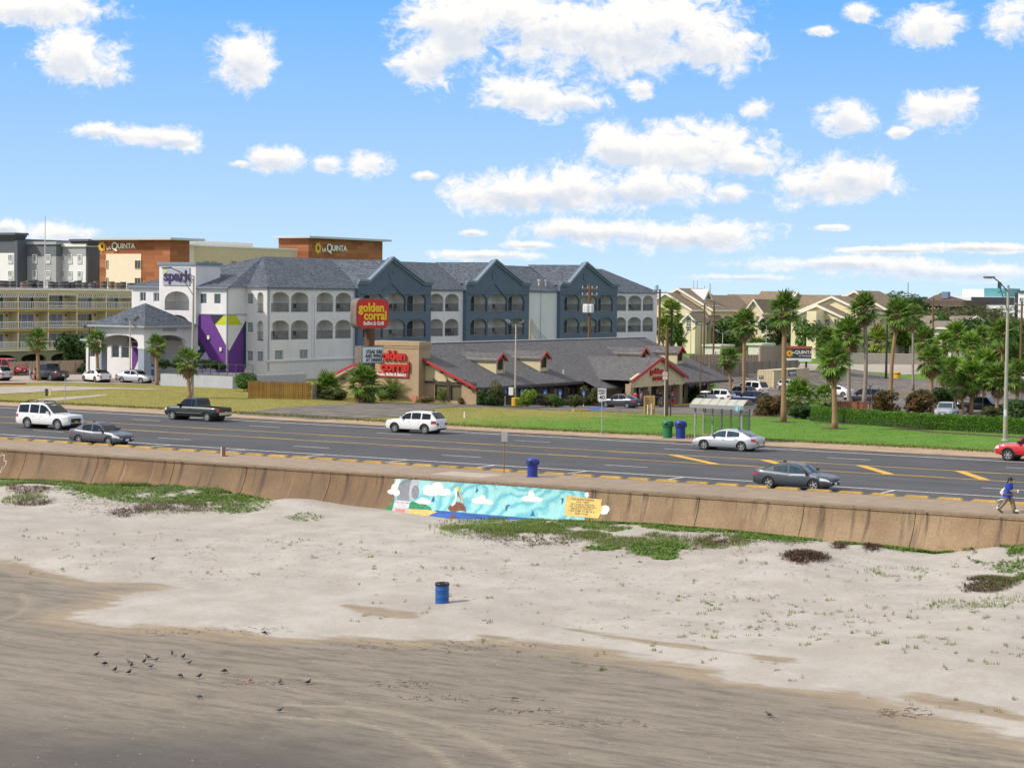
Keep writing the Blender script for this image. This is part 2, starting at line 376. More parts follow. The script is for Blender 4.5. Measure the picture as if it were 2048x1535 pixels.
def build_beach():
    xs = np.concatenate([[-1500, -700, -350, -220, -170], np.arange(-128, 0, .25), [15, 40, 120, 400, 1200]])
    ys = np.concatenate([[-260, -120, -50, 0, 15], np.arange(24, 99.7, .21)])
    X, Y = np.meshgrid(xs, ys)
    Z = beach_z(X, Y)
    sd = -poly_sd(X, Y, WET)                      # metres inside the damp lower beach
    for q in STREAK2: sd = np.maximum(sd, 1.0-poly_sd(X, Y, q, False)*1.6)
    sd = sd+(vnoise(X*.5, Y, 1.6, 7)-.5)*1.1+(vnoise(X, Y, .5, 8)-.5)*.5
    tr = np.zeros(X.shape)
    for q in TRACKS:
        d = poly_sd(X, Y, q, False)
        tr = np.maximum(tr, np.exp(-(np.abs(d-.0)/.15)**2)); Z = Z-.02*np.exp(-(d/.22)**2)
    Z = np.where(Y < 10, np.minimum(Z, -3.9), Z)
    m, n = X.shape
    v = np.stack([X, Y, Z], -1).reshape(-1, 3)
    i = np.arange(m*n).reshape(m, n)
    f = np.stack([i[:-1, :-1], i[:-1, 1:], i[1:, 1:], i[1:, :-1]], -1).reshape(-1, 4)
    me = bpy.data.meshes.new('beach'); me.from_pydata(v.tolist(), [], f.tolist())
    for nm, arr in (('damp', sd), ('track', tr)):
        a = me.attributes.new(nm, 'FLOAT', 'POINT'); a.data.foreach_set('value', arr.astype(np.float32).ravel())
    me.polygons.foreach_set('use_smooth', [True]*len(me.polygons))
    mat = bpy.data.materials.new('beach_sand'); mat.use_nodes = True; t = NT(mat.node_tree); b = mat.node_tree.nodes['Principled BSDF']
    pos = t.n('ShaderNodeTexCoord').outputs['Object']
    damp = t.n('ShaderNodeAttribute', attribute_name='damp').outputs['Fac']; trk = t.n('ShaderNodeAttribute', attribute_name='track').outputs['Fac']
    st = t.vm('MULTIPLY', pos, (.22, 1.0, 0)); s1 = t.noise(st, .9, 7, .68); s2 = t.noise(t.vm('MULTIPLY', pos, (.42, 1.9, 0)), .9, 7, .72)
    bl = t.noise(pos, .17, 4, .6); fine = t.noise(pos, 5, 5, .75)
    dd = t.m('ADD', damp, t.m('MULTIPLY', t.m('SUBTRACT', s1, .5), 3.4))
    drys = t.mix(t.mr(t.noise(pos, .45, 6, .65), .35, .68), (.38, .345, .305), (.455, .422, .382))
    drys = t.mix(t.mr(t.noise(pos, 2.2, 5, .7), .60, .80, 0, .28), drys, (.40, .33, .26))
    damp_shaded = t.mix(t.mr(s1, .28, .72), (.205, .178, .142), (.270, .234, .186))
    damp_shaded = t.mix(t.mr(s2, .45, .62, 0, .75), damp_shaded, (.140, .120, .10))
    damp_shaded = t.mix(t.m('MULTIPLY', t.mr(bl, .35, .62), t.mr(damp, 12.0, 22.0)), damp_shaded, (.095, .087, .08))
    damp_shaded = t.mix(t.mr(t.m('ADD', damp, t.m('MULTIPLY', s1, 7.0)), 16.0, 25.0, 0, .85), damp_shaded, (.10, .092, .085))  # darker lower beach: damp sand plus cloud shade put into the colour
    rim = t.mix(t.mr(s2, .35, .65), (.33, .265, .18), (.25, .20, .15))
    c = t.mix(t.mr(dd, -.25, .55), drys, rim)
    c = t.mix(t.mr(dd, .7, 2.2), c, damp_shaded)
    c = t.mix(t.mr(damp, 3, 8, 0, .5), c, damp_shaded)
    c = t.mix(t.m('MULTIPLY', trk, t.mr(t.noise(pos, 3.0, 3), .3, .6, .4, .9)), c, (.325, .28, .215))
    fl = t.mr(t.noise(t.vm('MULTIPLY', pos, (.8, 2.2, 0)), 4.2, 3, .6), .66, .72, 0, .6)
    c = t.mix(t.m('MULTIPLY', fl, t.mr(damp, 5, 9)), c, (.30, .255, .20))
    s3 = t.noise(t.vm('MULTIPLY', pos, (.9, 4.2, 0)), 1.6, 7, .75)
    c = t.mix(t.m('MULTIPLY', t.mr(s3, .52, .68, 0, .55), t.mr(damp, 1, 4)), c, (.105, .09, .078)); c = t.mix(t.m('MULTIPLY', t.mr(s3, .28, .42, .5, 0), t.mr(damp, 1, 4)), c, (.33, .285, .22))
    sh = t.n('ShaderNodeTexVoronoi', {'Vector': pos, 'Scale': 2.6}); shc = t.n('ShaderNodeSeparateColor', {0: sh.outputs['Color']}).outputs[0]
    c = t.mix(t.m('MULTIPLY', t.mr(sh.outputs['Distance'], .05, .11, 1, 0), t.mr(shc, .80, .82)), c, (.50, .46, .40)); c = t.mix(t.m('MULTIPLY', t.mr(sh.outputs['Distance'], .04, .12, 1, 0), t.mr(shc, .12, .10)), c, (.09, .07, .055))
    c = t.mix(t.mr(fine, .3, .72, .0, .15), c, (.10, .08, .065)); c = t.mix(t.mr(t.noise(pos, .09, 4, .55), .45, .65, 0, .22), c, (.27, .235, .20))
    mat.node_tree.links.new(c, b.inputs['Base Color']); b.inputs['Roughness'].default_value = .95; b.inputs['Specular IOR Level'].default_value = .15
    hgt = t.m('ADD', t.m('MULTIPLY', fine, .5), t.m('ADD', t.m('MULTIPLY', s2, .7), t.m('ADD', t.m('MULTIPLY', t.noise(pos, 2.4, 5, .7), .9), t.m('MULTIPLY', t.mr(t.n('ShaderNodeTexVoronoi', {'Vector': pos, 'Scale': 1.5, 'Randomness': 1.0}).outputs['Distance'], .0, .32), t.mr(t.noise(pos, .25, 3), .50, .66, 0, .5)))))
    bn = t.n('ShaderNodeBump', {'Height': hgt, 'Strength': .4, 'Distance': .07}); mat.node_tree.links.new(bn.outputs[0], b.inputs['Normal'])
    me.materials.append(mat); o = link('beach', me); o['kind'] = 'structure'
build_beach()
# ---------------------------------------------------------------- sea wall: one panel between every pair of joints
def concrete_wall_mat():
    m = bpy.data.materials.new('seawall_concrete'); m.use_nodes = True; t = NT(m.node_tree); b = m.node_tree.nodes['Principled BSDF']
    pos = t.n('ShaderNodeNewGeometry').outputs['Position']
    x, y, z = t.n('ShaderNodeSeparateXYZ', {0: pos}).outputs
    oi = t.n('ShaderNodeObjectInfo').outputs['Random']
    big = t.noise(pos, .35, 4, .6); fine = t.noise(pos, 9, 4, .75)
    side = t.mr(x, -75, -48)                                             # left end darker: brown stains plus cloud shade painted into the concrete
    base = t.mix(side, (.160, .098, .052), (.39, .275, .155))
    base = t.mix(t.mr(big, .35, .68), base, (.26, .160, .080))
    base = t.mix(t.mr(oi, 0, 1, 0, .35), base, (.21, .155, .105))
    sv = t.vm('MULTIPLY', pos, (1.15, 0, .11)); s1 = t.noise(sv, 1.1, 5, .65)
    run = t.m('MULTIPLY', t.mr(s1, .50, .64), t.mr(z, -2.3, -.1, .35, 1.0))
    c = t.mix(t.m('MULTIPLY', run, .92), base, (.062, .046, .036))
    s2 = t.noise(t.vm('MULTIPLY', pos, (2.2, 0, .16)), 1.4, 4, .6)
    c = t.mix(t.m('MULTIPLY', t.mr(s2, .60, .74), .6), c, (.40, .29, .19))
    c = t.mix(t.mr(t.noise(pos, 3.5, 4, .7), .68, .74, 0, .5), c, (.42, .38, .33))
    c = t.mix(t.mr(fine, .35, .7, 0, .35), c, (.09, .06, .04))
    m.node_tree.links.new(c, b.inputs['Base Color']); b.inputs['Roughness'].default_value = .92
    bn = t.n('ShaderNodeBump', {'Height': fine, 'Strength': .5, 'Distance': .05}); m.node_tree.links.new(bn.outputs[0], b.inputs['Normal'])
    return m
M_SW = concrete_wall_mat()
def joint_list():
    js = [onY(px, 935, 100.0)[0] for px in (17, 159, 306, 462, 625.7, 792, 978, 1168.5, 1372, 1585, 1811, 2043)]
    js = [G(px, py, .1)[0] for px, py in ((17, 901), (159, 911), (306, 922), (462, 931), (625.7, 943), (795, 955), (978, 966), (1168.5, 978), (1372, 993), (1585, 1007), (1811, 1022), (2043, 1037))]
    a, b = js[0], js[-1]
    return [a-9.4*k for k in range(8, 0, -1)]+js+[b+9.4*k for k in range(1, 7)]
JOINTS = joint_list()
def build_seawall():
    root = thing('seawall', 'long brown concrete sea wall with a concave stained face above the sand', 'sea wall', (0, 100, 0))
    prof = [(0.16, .06), (0.16, -.02), (.0, -.10)]+[(wall_y(-z)-100, -z) for z in (.25, .5, .8, 1.1, 1.4, 1.7, 2.0, 2.3, 2.6, 3.0)]
    prof = [(-.05, .075), (-.06, -.11), (.0, -.14)]+[(wall_y(-z)-100, -z) for z in (.3, .55, .8, 1.1, 1.4, 1.7, 2.0, 2.3, 2.6, 3.0)]
    for a, b in zip(JOINTS, JOINTS[1:]):
        m = MB(); a2, b2 = a+.022, b-.022; n = len(prof)
        pts = prof+[(1.2, -3.0), (1.2, .075)]
        m.prism([(a2, p[0], p[1]) for p in pts], (b2-a2, 0, 0))
        m.build('panel', M_SW, root)
    m = MB(); m.prism([(JOINTS[0], p[0]+.09, p[1]-.03) for p in prof+[(1.0, -3.0), (1.0, .075)]], (JOINTS[-1]-JOINTS[0], 0, 0))
    m.build('joint_filler', pm('joint_dark', (.06, .045, .035), .95), root)
build_seawall()
# ---------------------------------------------------------------- pavement behind the wall
M_WALK = pm('pavement_concrete', (.27, .205, .145), .9, var=.16, scale=.8, bump=.3, bscale=14, fine=.16, rnd=.07)
def build_walk():
    m = MB(); m.box(-600, 300, 101.1, 105.55, -.4, .05)
    o = struct('sidewalk', m, pm('joint_dark', (.06, .045, .035), .95))
    L = 3.72; me = None
    for k in range(-46, 8):
        x = -36.0+L*k
        mm = MB(); mm.box(.012, L-.012, 99.93, 105.5, .075 if False else -.02, .10)
        if me is None: me = mm.mesh('slab', M_WALK)
        s = link('slab', me, o, (x, 0, 0))
    ms = MB().box(-66.6, -62.95, 101.2, 103.6, .1, .104)
    ms.build('repair_patch', pm('fresh_concrete', (.40, .33, .27), .9, fine=.1, scale=1), o)
build_walk()
M_YEL = pm('kerb_yellow', (.36, .225, .055), .85, var=.30, scale=1.3, fine=.4, bump=.25, rnd=.15)
def build_kerb():
    P = 1.86; me = None
    for k in range(-46, 7):
        x = -33.6+P*k
        if me is None:
            L = 1.44; mm = MB()
            b = [(0, 0), (L, 0), (L, .46), (0, .46)]; t = [(.13, .05), (L-.13, .05), (L-.13, .40), (.13, .40)]
            vs = [(p[0], p[1], 0) for p in b]+[(p[0], p[1], .05) for p in b]+[(p[0], p[1], .145) for p in t]
            mm.add(vs, [(0, 3, 2, 1)]+[(i, (i+1) % 4, (i+1) % 4+4, i+4) for i in range(4)]+[(i+4, (i+1) % 4+4, (i+1) % 4+8, i+8) for i in range(4)]+[(8, 9, 10, 11)])
            me = mm.mesh('kerb_block', M_YEL)
        o = link('kerb_block', me, None, (x+random.uniform(-.04, .04), 105.56, .06)); o.rotation_euler.z = random.uniform(-.008, .008)
        tag(o, 'low yellow painted kerb block in the row along the sidewalk edge', 'kerb block', 'yellow kerb blocks along the sidewalk')
build_kerb()
# ---------------------------------------------------------------- road
def asphalt_mat(name, col, along=(.03, 1.2, 0), wear=.19):
    m = bpy.data.materials.new(name); m.use_nodes = True; t = NT(m.node_tree); b = m.node_tree.nodes['Principled BSDF']
    pos = t.n('ShaderNodeNewGeometry').outputs['Position']
    s1 = t.noise(t.vm('MULTIPLY', pos, along), 1.0, 5, .6); g = t.noise(pos, 8, 4, .8); bl = t.noise(pos, .22, 4, .6)
    f = t.m('MULTIPLY', t.m('MULTIPLY', t.mr(s1, .3, .7, 1-wear*1.6, 1+wear*1.6, False), t.mr(g, .3, .7, .82, 1.2, False)), t.mr(bl, .3, .7, 1-wear, 1+wear, False))
    crack = t.n('ShaderNodeTexVoronoi', {'Vector': t.vm('ADD', pos, t.vm('MULTIPLY', t.noise(pos, .6, 3, .6, 1), (2.2, 2.2, 0))), 'Scale': .13}, feature='DISTANCE_TO_EDGE').outputs[0]
    f = t.m('MULTIPLY', f, t.mr(crack, .0, .006, .72, 1.0))
    c = t.n('ShaderNodeVectorMath', {0: tuple(col), 'Scale': f}, operation='SCALE').outputs[0]
    yy = t.n('ShaderNodeSeparateXYZ', {0: pos}).outputs[1]      # blown sand lies along the kerbs
    sand = t.m('MULTIPLY', t.m('MAXIMUM', t.mr(yy, 106.0, 107.6, 1.0, 0.0), t.mr(yy, 134.6, 136.2)), t.mr(t.noise(pos, .5, 6, .7), .38, .66))
    c = t.mix(t.m('MULTIPLY', sand, .65), c, (.27, .21, .15))
    c = t.mix(t.mr(t.noise(t.vm('MULTIPLY', pos, (.12, .5, 0)), 1.0, 4, .6), .60, .66, 0, .35), c, tuple(k*.6 for k in col))
    m.node_tree.links.new(c, b.inputs['Base Color']); b.inputs['Roughness'].default_value = .88
    bn = t.n('ShaderNodeBump', {'Height': g, 'Strength': .3, 'Distance': .02}); m.node_tree.links.new(bn.outputs[0], b.inputs['Normal'])
    return m
M_ROAD = asphalt_mat('road_asphalt', (.060, .060, .064))
M_LOT = asphalt_mat('lot_asphalt', (.085, .078, .075), (.4, .4, 0), .2)
M_PAINTW = pm('road_paint_white', (.74, .73, .70), .7, var=.3, scale=2.5, fine=.35)
M_PAINTY = pm('road_paint_yellow', (.60, .345, .03), .7, var=.25, scale=1.5, fine=.3)
road = struct('road', MB().poly([(-900, 105.4, 0), (500, 105.4, 0), (500, 136.4, 0), (-900, 136.4, 0)]), M_ROAD)
def paint(a, b, w, mat, name='lane_line', z=.005):
    a, b = Vector((a[0], a[1], 0)), Vector((b[0], b[1], 0)); d = (b-a).normalized(); n = Vector((-d.y, d.x, 0))*w/2
    MB().poly([(p.x, p.y, z) for p in (a-n, b-n, b+n, a+n)]).build(name, mat, road)
paint((-600, 109.95), (300, 109.95), .18, M_PAINTW, 'edge_line'); paint((-600, 134.1), (300, 134.1), .18, M_PAINTW, 'edge_line')
for k in range(-22, 10): paint((-41.3+6.55*k, 106.1), (-41.3+6.55*k, 109.86), .13, M_PAINTW, 'stall_line')
for Y, pts in ((114.6, ((39, 862), (298, 876))), (129.3, ((253, 839), (502, 853)))):
    x0 = onY(pts[0][0], pts[0][1], Y)[0]; x0 = G(pts[0][0], pts[0][1])[0]; x1 = G(pts[1][0], pts[1][1])[0]; st = 12.2
    for k in range(-12, 22): paint((x0+st*k, Y), (x0+st*k+3.05, Y), .12, M_PAINTW, 'lane_dash')
paint((-600, 119.5), (300, 119.5), .21, M_PAINTY, 'median_line'); paint((-600, 124.8), (300, 124.8), .21, M_PAINTY, 'median_line')
for k in range(-12, 20):
    paint((-106+12.2*k, 119.82), (-102.9+12.2*k, 119.82), .12, M_PAINTY, 'median_dash'); paint((-104+12.2*k, 124.48), (-100.9+12.2*k, 124.48), .12, M_PAINTY, 'median_dash')
for a, b in (((1338, 910), (1424, 929)), ((1519, 921), (1600, 937)), ((1714, 931.5), (1792, 946)), ((1913, 942.6), (1990, 955))):
    p, q = G(*a), G(*b); paint((p[0], 124.7), (q[0], 119.6), .62, M_PAINTY, 'median_hatch', .009)
# ---------------------------------------------------------------- ground inland, one sheet to the horizon
def grass_mat():
    m = bpy.data.materials.new('lawn_grass'); m.use_nodes = True; t = NT(m.node_tree); b = m.node_tree.nodes['Principled BSDF']
    pos = t.n('ShaderNodeNewGeometry').outputs['Position']; x, y, z = t.n('ShaderNodeSeparateXYZ', {0: pos}).outputs
    n1 = t.noise(pos, .12, 5, .6); n2 = t.noise(t.vm('MULTIPLY', pos, (.5, 1.6, 1)), .9, 5, .7); n3 = t.noise(pos, 5, 4, .8)
    k = t.m('ADD', t.m('ADD', x, t.m('MULTIPLY', t.m('SUBTRACT', y, 140.0), -.15)), t.m('MULTIPLY', t.m('SUBTRACT', n1, .5), 26.0))
    dryf = t.mr(k, -102, -84, 1.0, 0.0)
    far = t.mr(y, 225, 260); dryf = t.m('MULTIPLY', dryf, t.m('SUBTRACT', 1.0, far))
    green = t.mix(t.mr(n2, .3, .7), (.065, .165, .013), (.150, .285, .030))
    dry = t.mix(t.mr(n2, .3, .7), (.20, .19, .040), (.33, .28, .075))
    c = t.mix(dryf, green, dry)
    c = t.mix(t.mr(n2, .58, .76, 0, .6), c, (.27, .24, .06))
    c = t.mix(t.mr(n1, .60, .72, 0, .45), c, (.075, .14, .02))
    c = t.mix(t.mr(n3, .4, .75, 0, .35), c, (.04, .08, .012))
    m.node_tree.links.new(c, b.inputs['Base Color']); b.inputs['Roughness'].default_value = .9; b.inputs['Specular IOR Level'].default_value = .2
    bn = t.n('ShaderNodeBump', {'Height': t.m('ADD', n3, n2), 'Strength': .7, 'Distance': .12}); m.node_tree.links.new(bn.outputs[0], b.inputs['Normal'])
    return m
M_GRASS = grass_mat()
GX = [-8000, -3000, -1200, -700, -500]+list(range(-420, 41, 4))+[80, 200, 600, 2500, 8000]
GY = [136.3, 138, 140, 142, 144, 146]+list(range(149, 420, 3))+[450, 520, 700, 1200, 3000, 8500]
def build_ground():
    v = [(x, y, terr(x, y)+(.02 if y > 137 else -.05)) for y in GY for x in GX]; n = len(GX)
    f = [(j*n+i, j*n+i+1, (j+1)*n+i+1, (j+1)*n+i) for j in range(len(GY)-1) for i in range(n-1)]
    m = MB(); m.v, m.f = v, f
    struct('ground', m, M_GRASS, smooth=2)
build_ground()
LOTS = []
def sheet(name, pts, off, mat, step=3.0, parent=None):
    """a flat-lying surface that follows the ground"""
    LOTS.append(pts); bm = bmesh.new(); f = bm.faces.new([bm.verts.new((p[0], p[1], 0)) for p in pts])
    xs = [p[0] for p in pts]; ys = [p[1] for p in pts]
    for ax, lo, hi, ls in ((0, min(xs), max(xs), GX), (1, min(ys), max(ys), GY)):
        for c in ls:
            if lo < c < hi:
                co = (c, 0, 0) if ax == 0 else (0, c, 0); no = (1, 0, 0) if ax == 0 else (0, 1, 0)
                bmesh.ops.bisect_plane(bm, geom=bm.verts[:]+bm.edges[:]+bm.faces[:], plane_co=co, plane_no=no)
    for w in bm.verts: w.co.z = terr(w.co.x, w.co.y)+off
    me = bpy.data.meshes.new(name); bm.to_mesh(me); bm.free(); me.materials.append(mat)
    o = link(name, me, parent)
    if not parent: o['kind'] = 'structure'
    return o
M_VERGE = pm('verge_sandy_concrete', (.36, .255, .165), .95, var=.25, scale=.5, fine=.22, bump=.3, bscale=10)
M_CONC = pm('driveway_concrete', (.36, .305, .26), .9, var=.16, scale=.4, fine=.12)
random.seed(3)
edge = []
x = -420.0
while x < 60: edge.append((x, 141.0+random.uniform(-.5, .5)+.8*math.sin(x*.09))); x += 1.7
sheet('verge', [(-420, 136.2)]+[(60, 136.2)]+edge[::-1], .035, M_VERGE)
def ga(*pts): return [gnd(*p)[:2] for p in pts]
sheet('driveway', ga((470, 829), (560, 816), (700, 807.5), (760, 805), (880, 808), (960, 810), (1150, 815), (1080, 818), (930, 813.5), (880, 816), (845, 823), (800, 834), (640, 840)), .05, M_LOT)
sheet('hotel_driveway', ga((-200, 772), (0, 774), (90, 772), (180, 774), (300, 778), (340, 780.5), (220, 778.5), (120, 782), (60, 785.5), (0, 788), (-200, 791)), .05, M_CONC)
sheet('hotel_parking_lot', ga((-250, 762), (0, 766), (110, 765), (200, 767), (322, 769), (340, 752), (180, 741), (-250, 735)), .045, M_CONC)
sheet('restaurant_parking_lot', [(-104, 172), (-93.5, 177.5), (-84, 186), (-76, 190), (-57, 186), (-45, 184), (-40, 320), (-150, 320), (-148, 290), (-118, 252), (-110, 226), (-114, 200), (-117, 186), (-112, 178)], .05, M_LOT)
sheet('side_street', ga((1400, 728), (1500, 751), (1640, 740), (2000, 739), (2000, 727), (1850, 727), (1700, 729), (1560, 726.5)), .06, M_CONC)
sheet('footpath', ga((60, 800), (150, 793), (210, 789), (216, 791), (160, 797), (80, 805)), .04, M_CONC)
# ================================================================ BUILDINGS
M_STUC = pm('stucco_pale_grey', (.66, .655, .66), .9, var=.06, scale=.5, streak=.10, bump=.15, bscale=9)
M_SLATE = pm('stucco_slate_blue', (.095, .135, .185), .85, var=.07, scale=.6, streak=.08)
M_SLATE2 = pm('moulding_slate', (.17, .225, .285), .8, var=.05)
M_TRIMW = pm('trim_white', (.66, .67, .68), .7, var=.05)
M_GLASS = pm('window_glass_dark', (.035, .05, .055), .06, var=.5, scale=.7, spec=.9, rnd=.5)
M_GLASSG = pm('window_glass_green', (.10, .16, .15), .08, var=.45, scale=.6, spec=.9, rnd=.4)
M_RAIL = pm('railing_dark', (.05, .052, .055), .5, var=.05)
M_BALC = pm('balcony_plaster', (.74, .73, .70), .9, var=.06, scale=.8)
M_CHAIR = pm('chair_dark', (.03, .03, .035), .6)
M_DOWN = pm('downpipe_grey', (.33, .36, .40), .6)
M_BLACK = pm('void_black', (.012, .012, .012), .9)
def shingle_mat(name, c1, c2, sc=2.0):
    m = bpy.data.materials.new(name); m.use_nodes = True; t = NT(m.node_tree); b = m.node_tree.nodes['Principled BSDF']; MATS[name] = m
    pos = t.n('ShaderNodeNewGeometry').outputs['Position']
    br = t.n('ShaderNodeTexVoronoi', {'Vector': t.vm('MULTIPLY', pos, (2.4, 2.4, 6.5)), 'Scale': sc*.5}).outputs['Color']
    r = t.n('ShaderNodeSeparateColor', {0: br}).outputs[0]
    z = t.n('ShaderNodeSeparateXYZ', {0: pos}).outputs[2]
    row = t.m('FRACT', t.m('MULTIPLY', z, 5.5))
    c = t.mix(t.m('ADD', t.m('MULTIPLY', r, .75), t.m('MULTIPLY', t.noise(pos, .25, 4, .6), .3)), c1, c2)
    c = t.mix(t.mr(row, .0, .25, .35, 0.0), c, tuple(k*.45 for k in c1))
    m.node_tree.links.new(c, b.inputs['Base Color']); b.inputs['Roughness'].default_value = .92; b.inputs['Specular IOR Level'].default_value = .25
    bn = t.n('ShaderNodeBump', {'Height': t.m('ADD', row, r), 'Strength': .35, 'Distance': .05}); m.node_tree.links.new(bn.outputs[0], b.inputs['Normal'])
    return m
M_SHBLUE = shingle_mat('shingles_blue_grey', (.026, .033, .044), (.145, .165, .198), 3.2)
M_SHGREY = shingle_mat('shingles_charcoal', (.078, .075, .078), (.150, .144, .147), 3.0)
M_SHBRN = shingle_mat('shingles_brown', (.17, .128, .088), (.27, .208, .145), 1.6)
def pane(parent, face, plane, u0, u1, z0, z1, mat=None, frame=None, nu=0, nz=0, depth=.12, fw=.07, name='window'):
    """a window: frame bars with a glass pane behind them, set into (depth > 0) or onto a wall"""
    mp = mpY(plane) if face == '-Y' else mpX(plane)
    def bx(m, a, b, c, d, d0, d1):
        p, q = mp(a, c, d0), mp(b, d, d1); m.box(p[0], q[0], p[1], q[1], p[2], q[2])
    m = MB(); d0, d1 = depth-.07, depth+.03
    bx(m, u0, u0+fw, z0, z1, d0, d1); bx(m, u1-fw, u1, z0, z1, d0, d1); bx(m, u0+fw, u1-fw, z0, z0+fw, d0, d1); bx(m, u0+fw, u1-fw, z1-fw, z1, d0, d1)
    for i in range(1, nu+1): u = u0+(u1-u0)*i/(nu+1); bx(m, u-fw*.3, u+fw*.3, z0+fw, z1-fw, d0+.02, d1-.002)
    for i in range(1, nz+1): z = z0+(z1-z0)*i/(nz+1); bx(m, u0+fw, u1-fw, z-fw*.3, z+fw*.3, d0+.022, d1-.004)
    w = m.build(name, frame or M_TRIMW, parent)
    g = MB(); g.poly([mp(u0+.01, z0+.01, depth+.01), mp(u1-.01, z0+.01, depth+.01), mp(u1-.01, z1-.01, depth+.01), mp(u0+.01, z1-.01, depth+.01)]).build('pane', mat or M_GLASS, w)
    return w
def balcony(parent, face, plane, ua, ub, za, zb, depth=1.9, rail=True, wall=None, door=True, chairs=1, railmat=None, bal=.13, flip=0, back=None):
    """recessed balcony room behind an opening: back wall, sides, floor, railing, door and chairs"""
    mp = mpY(plane) if face == '-Y' else mpX(plane)
    m = MB(); e = .25; z1 = zb+.05; a, b = ua-.12, ub+.12; zf = za-.02
    P = lambda u, z, d: mp(u, z, d)
    m.poly([P(a, zf, depth), P(b, zf, depth), P(b, z1, depth), P(a, z1, depth)])
    for u in (a, b): m.poly([P(u, zf, e), P(u, zf, depth), P(u, z1, depth), P(u, z1, e)])
    m.poly([P(a, zf, e), P(b, zf, e), P(b, zf, depth), P(a, zf, depth)]); m.poly([P(a, z1, e), P(b, z1, e), P(b, z1, depth), P(a, z1, depth)])
    o = m.build('balcony', wall or M_BALC, parent)
    if door:
        w = (ub-ua)
        d0 = ua+w*.04 if not flip else ub-w*.42
        dm = MB(); p, q = P(d0, za, depth-.05), P(d0+w*.38, za+2.02, depth-.01); dm.box(p[0], q[0], p[1], q[1], p[2], q[2]); dm.build('door', M_GLASS, o)
    if rail:
        r = MB(); n = max(4, int((ub-ua)/bal)); d = .10
        p, q = P(ua, za+.98, d), P(ub, za+1.03, d+.05); r.box(p[0], q[0], p[1], q[1], p[2], q[2])
        p, q = P(ua, za+.08, d), P(ub, za+.12, d+.05); r.box(p[0], q[0], p[1], q[1], p[2], q[2])
        for i in range(1, n):
            u = ua+(ub-ua)*i/n; p, q = P(u-.014, za+.12, d+.01), P(u+.014, za+.98, d+.035); r.box(p[0], q[0], p[1], q[1], p[2], q[2])
        r.build('railing', railmat or M_RAIL, o)
    for k in range(chairs):
        u = ua+(ub-ua)*(.68+.2*k if not flip else .25+.3*k); c = MB()
        def cb(u0, u1, z0, z1, d0, d1):
            p, q = P(u0, z0, d0), P(u1, z1, d1); c.box(p[0], q[0], p[1], q[1], p[2], q[2])
        cb(u-.26, u+.26, za+.42, za+.47, .7, 1.2); cb(u-.26, u+.26, za+.5, za+.95, 1.18, 1.23)
        for su in (-.24, .2):
            cb(u+su, u+su+.04, za, za+.42, .72, .76); cb(u+su, u+su+.04, za, za+.95, 1.235, 1.275)
        c.build('chair', M_CHAIR, o)
    return o
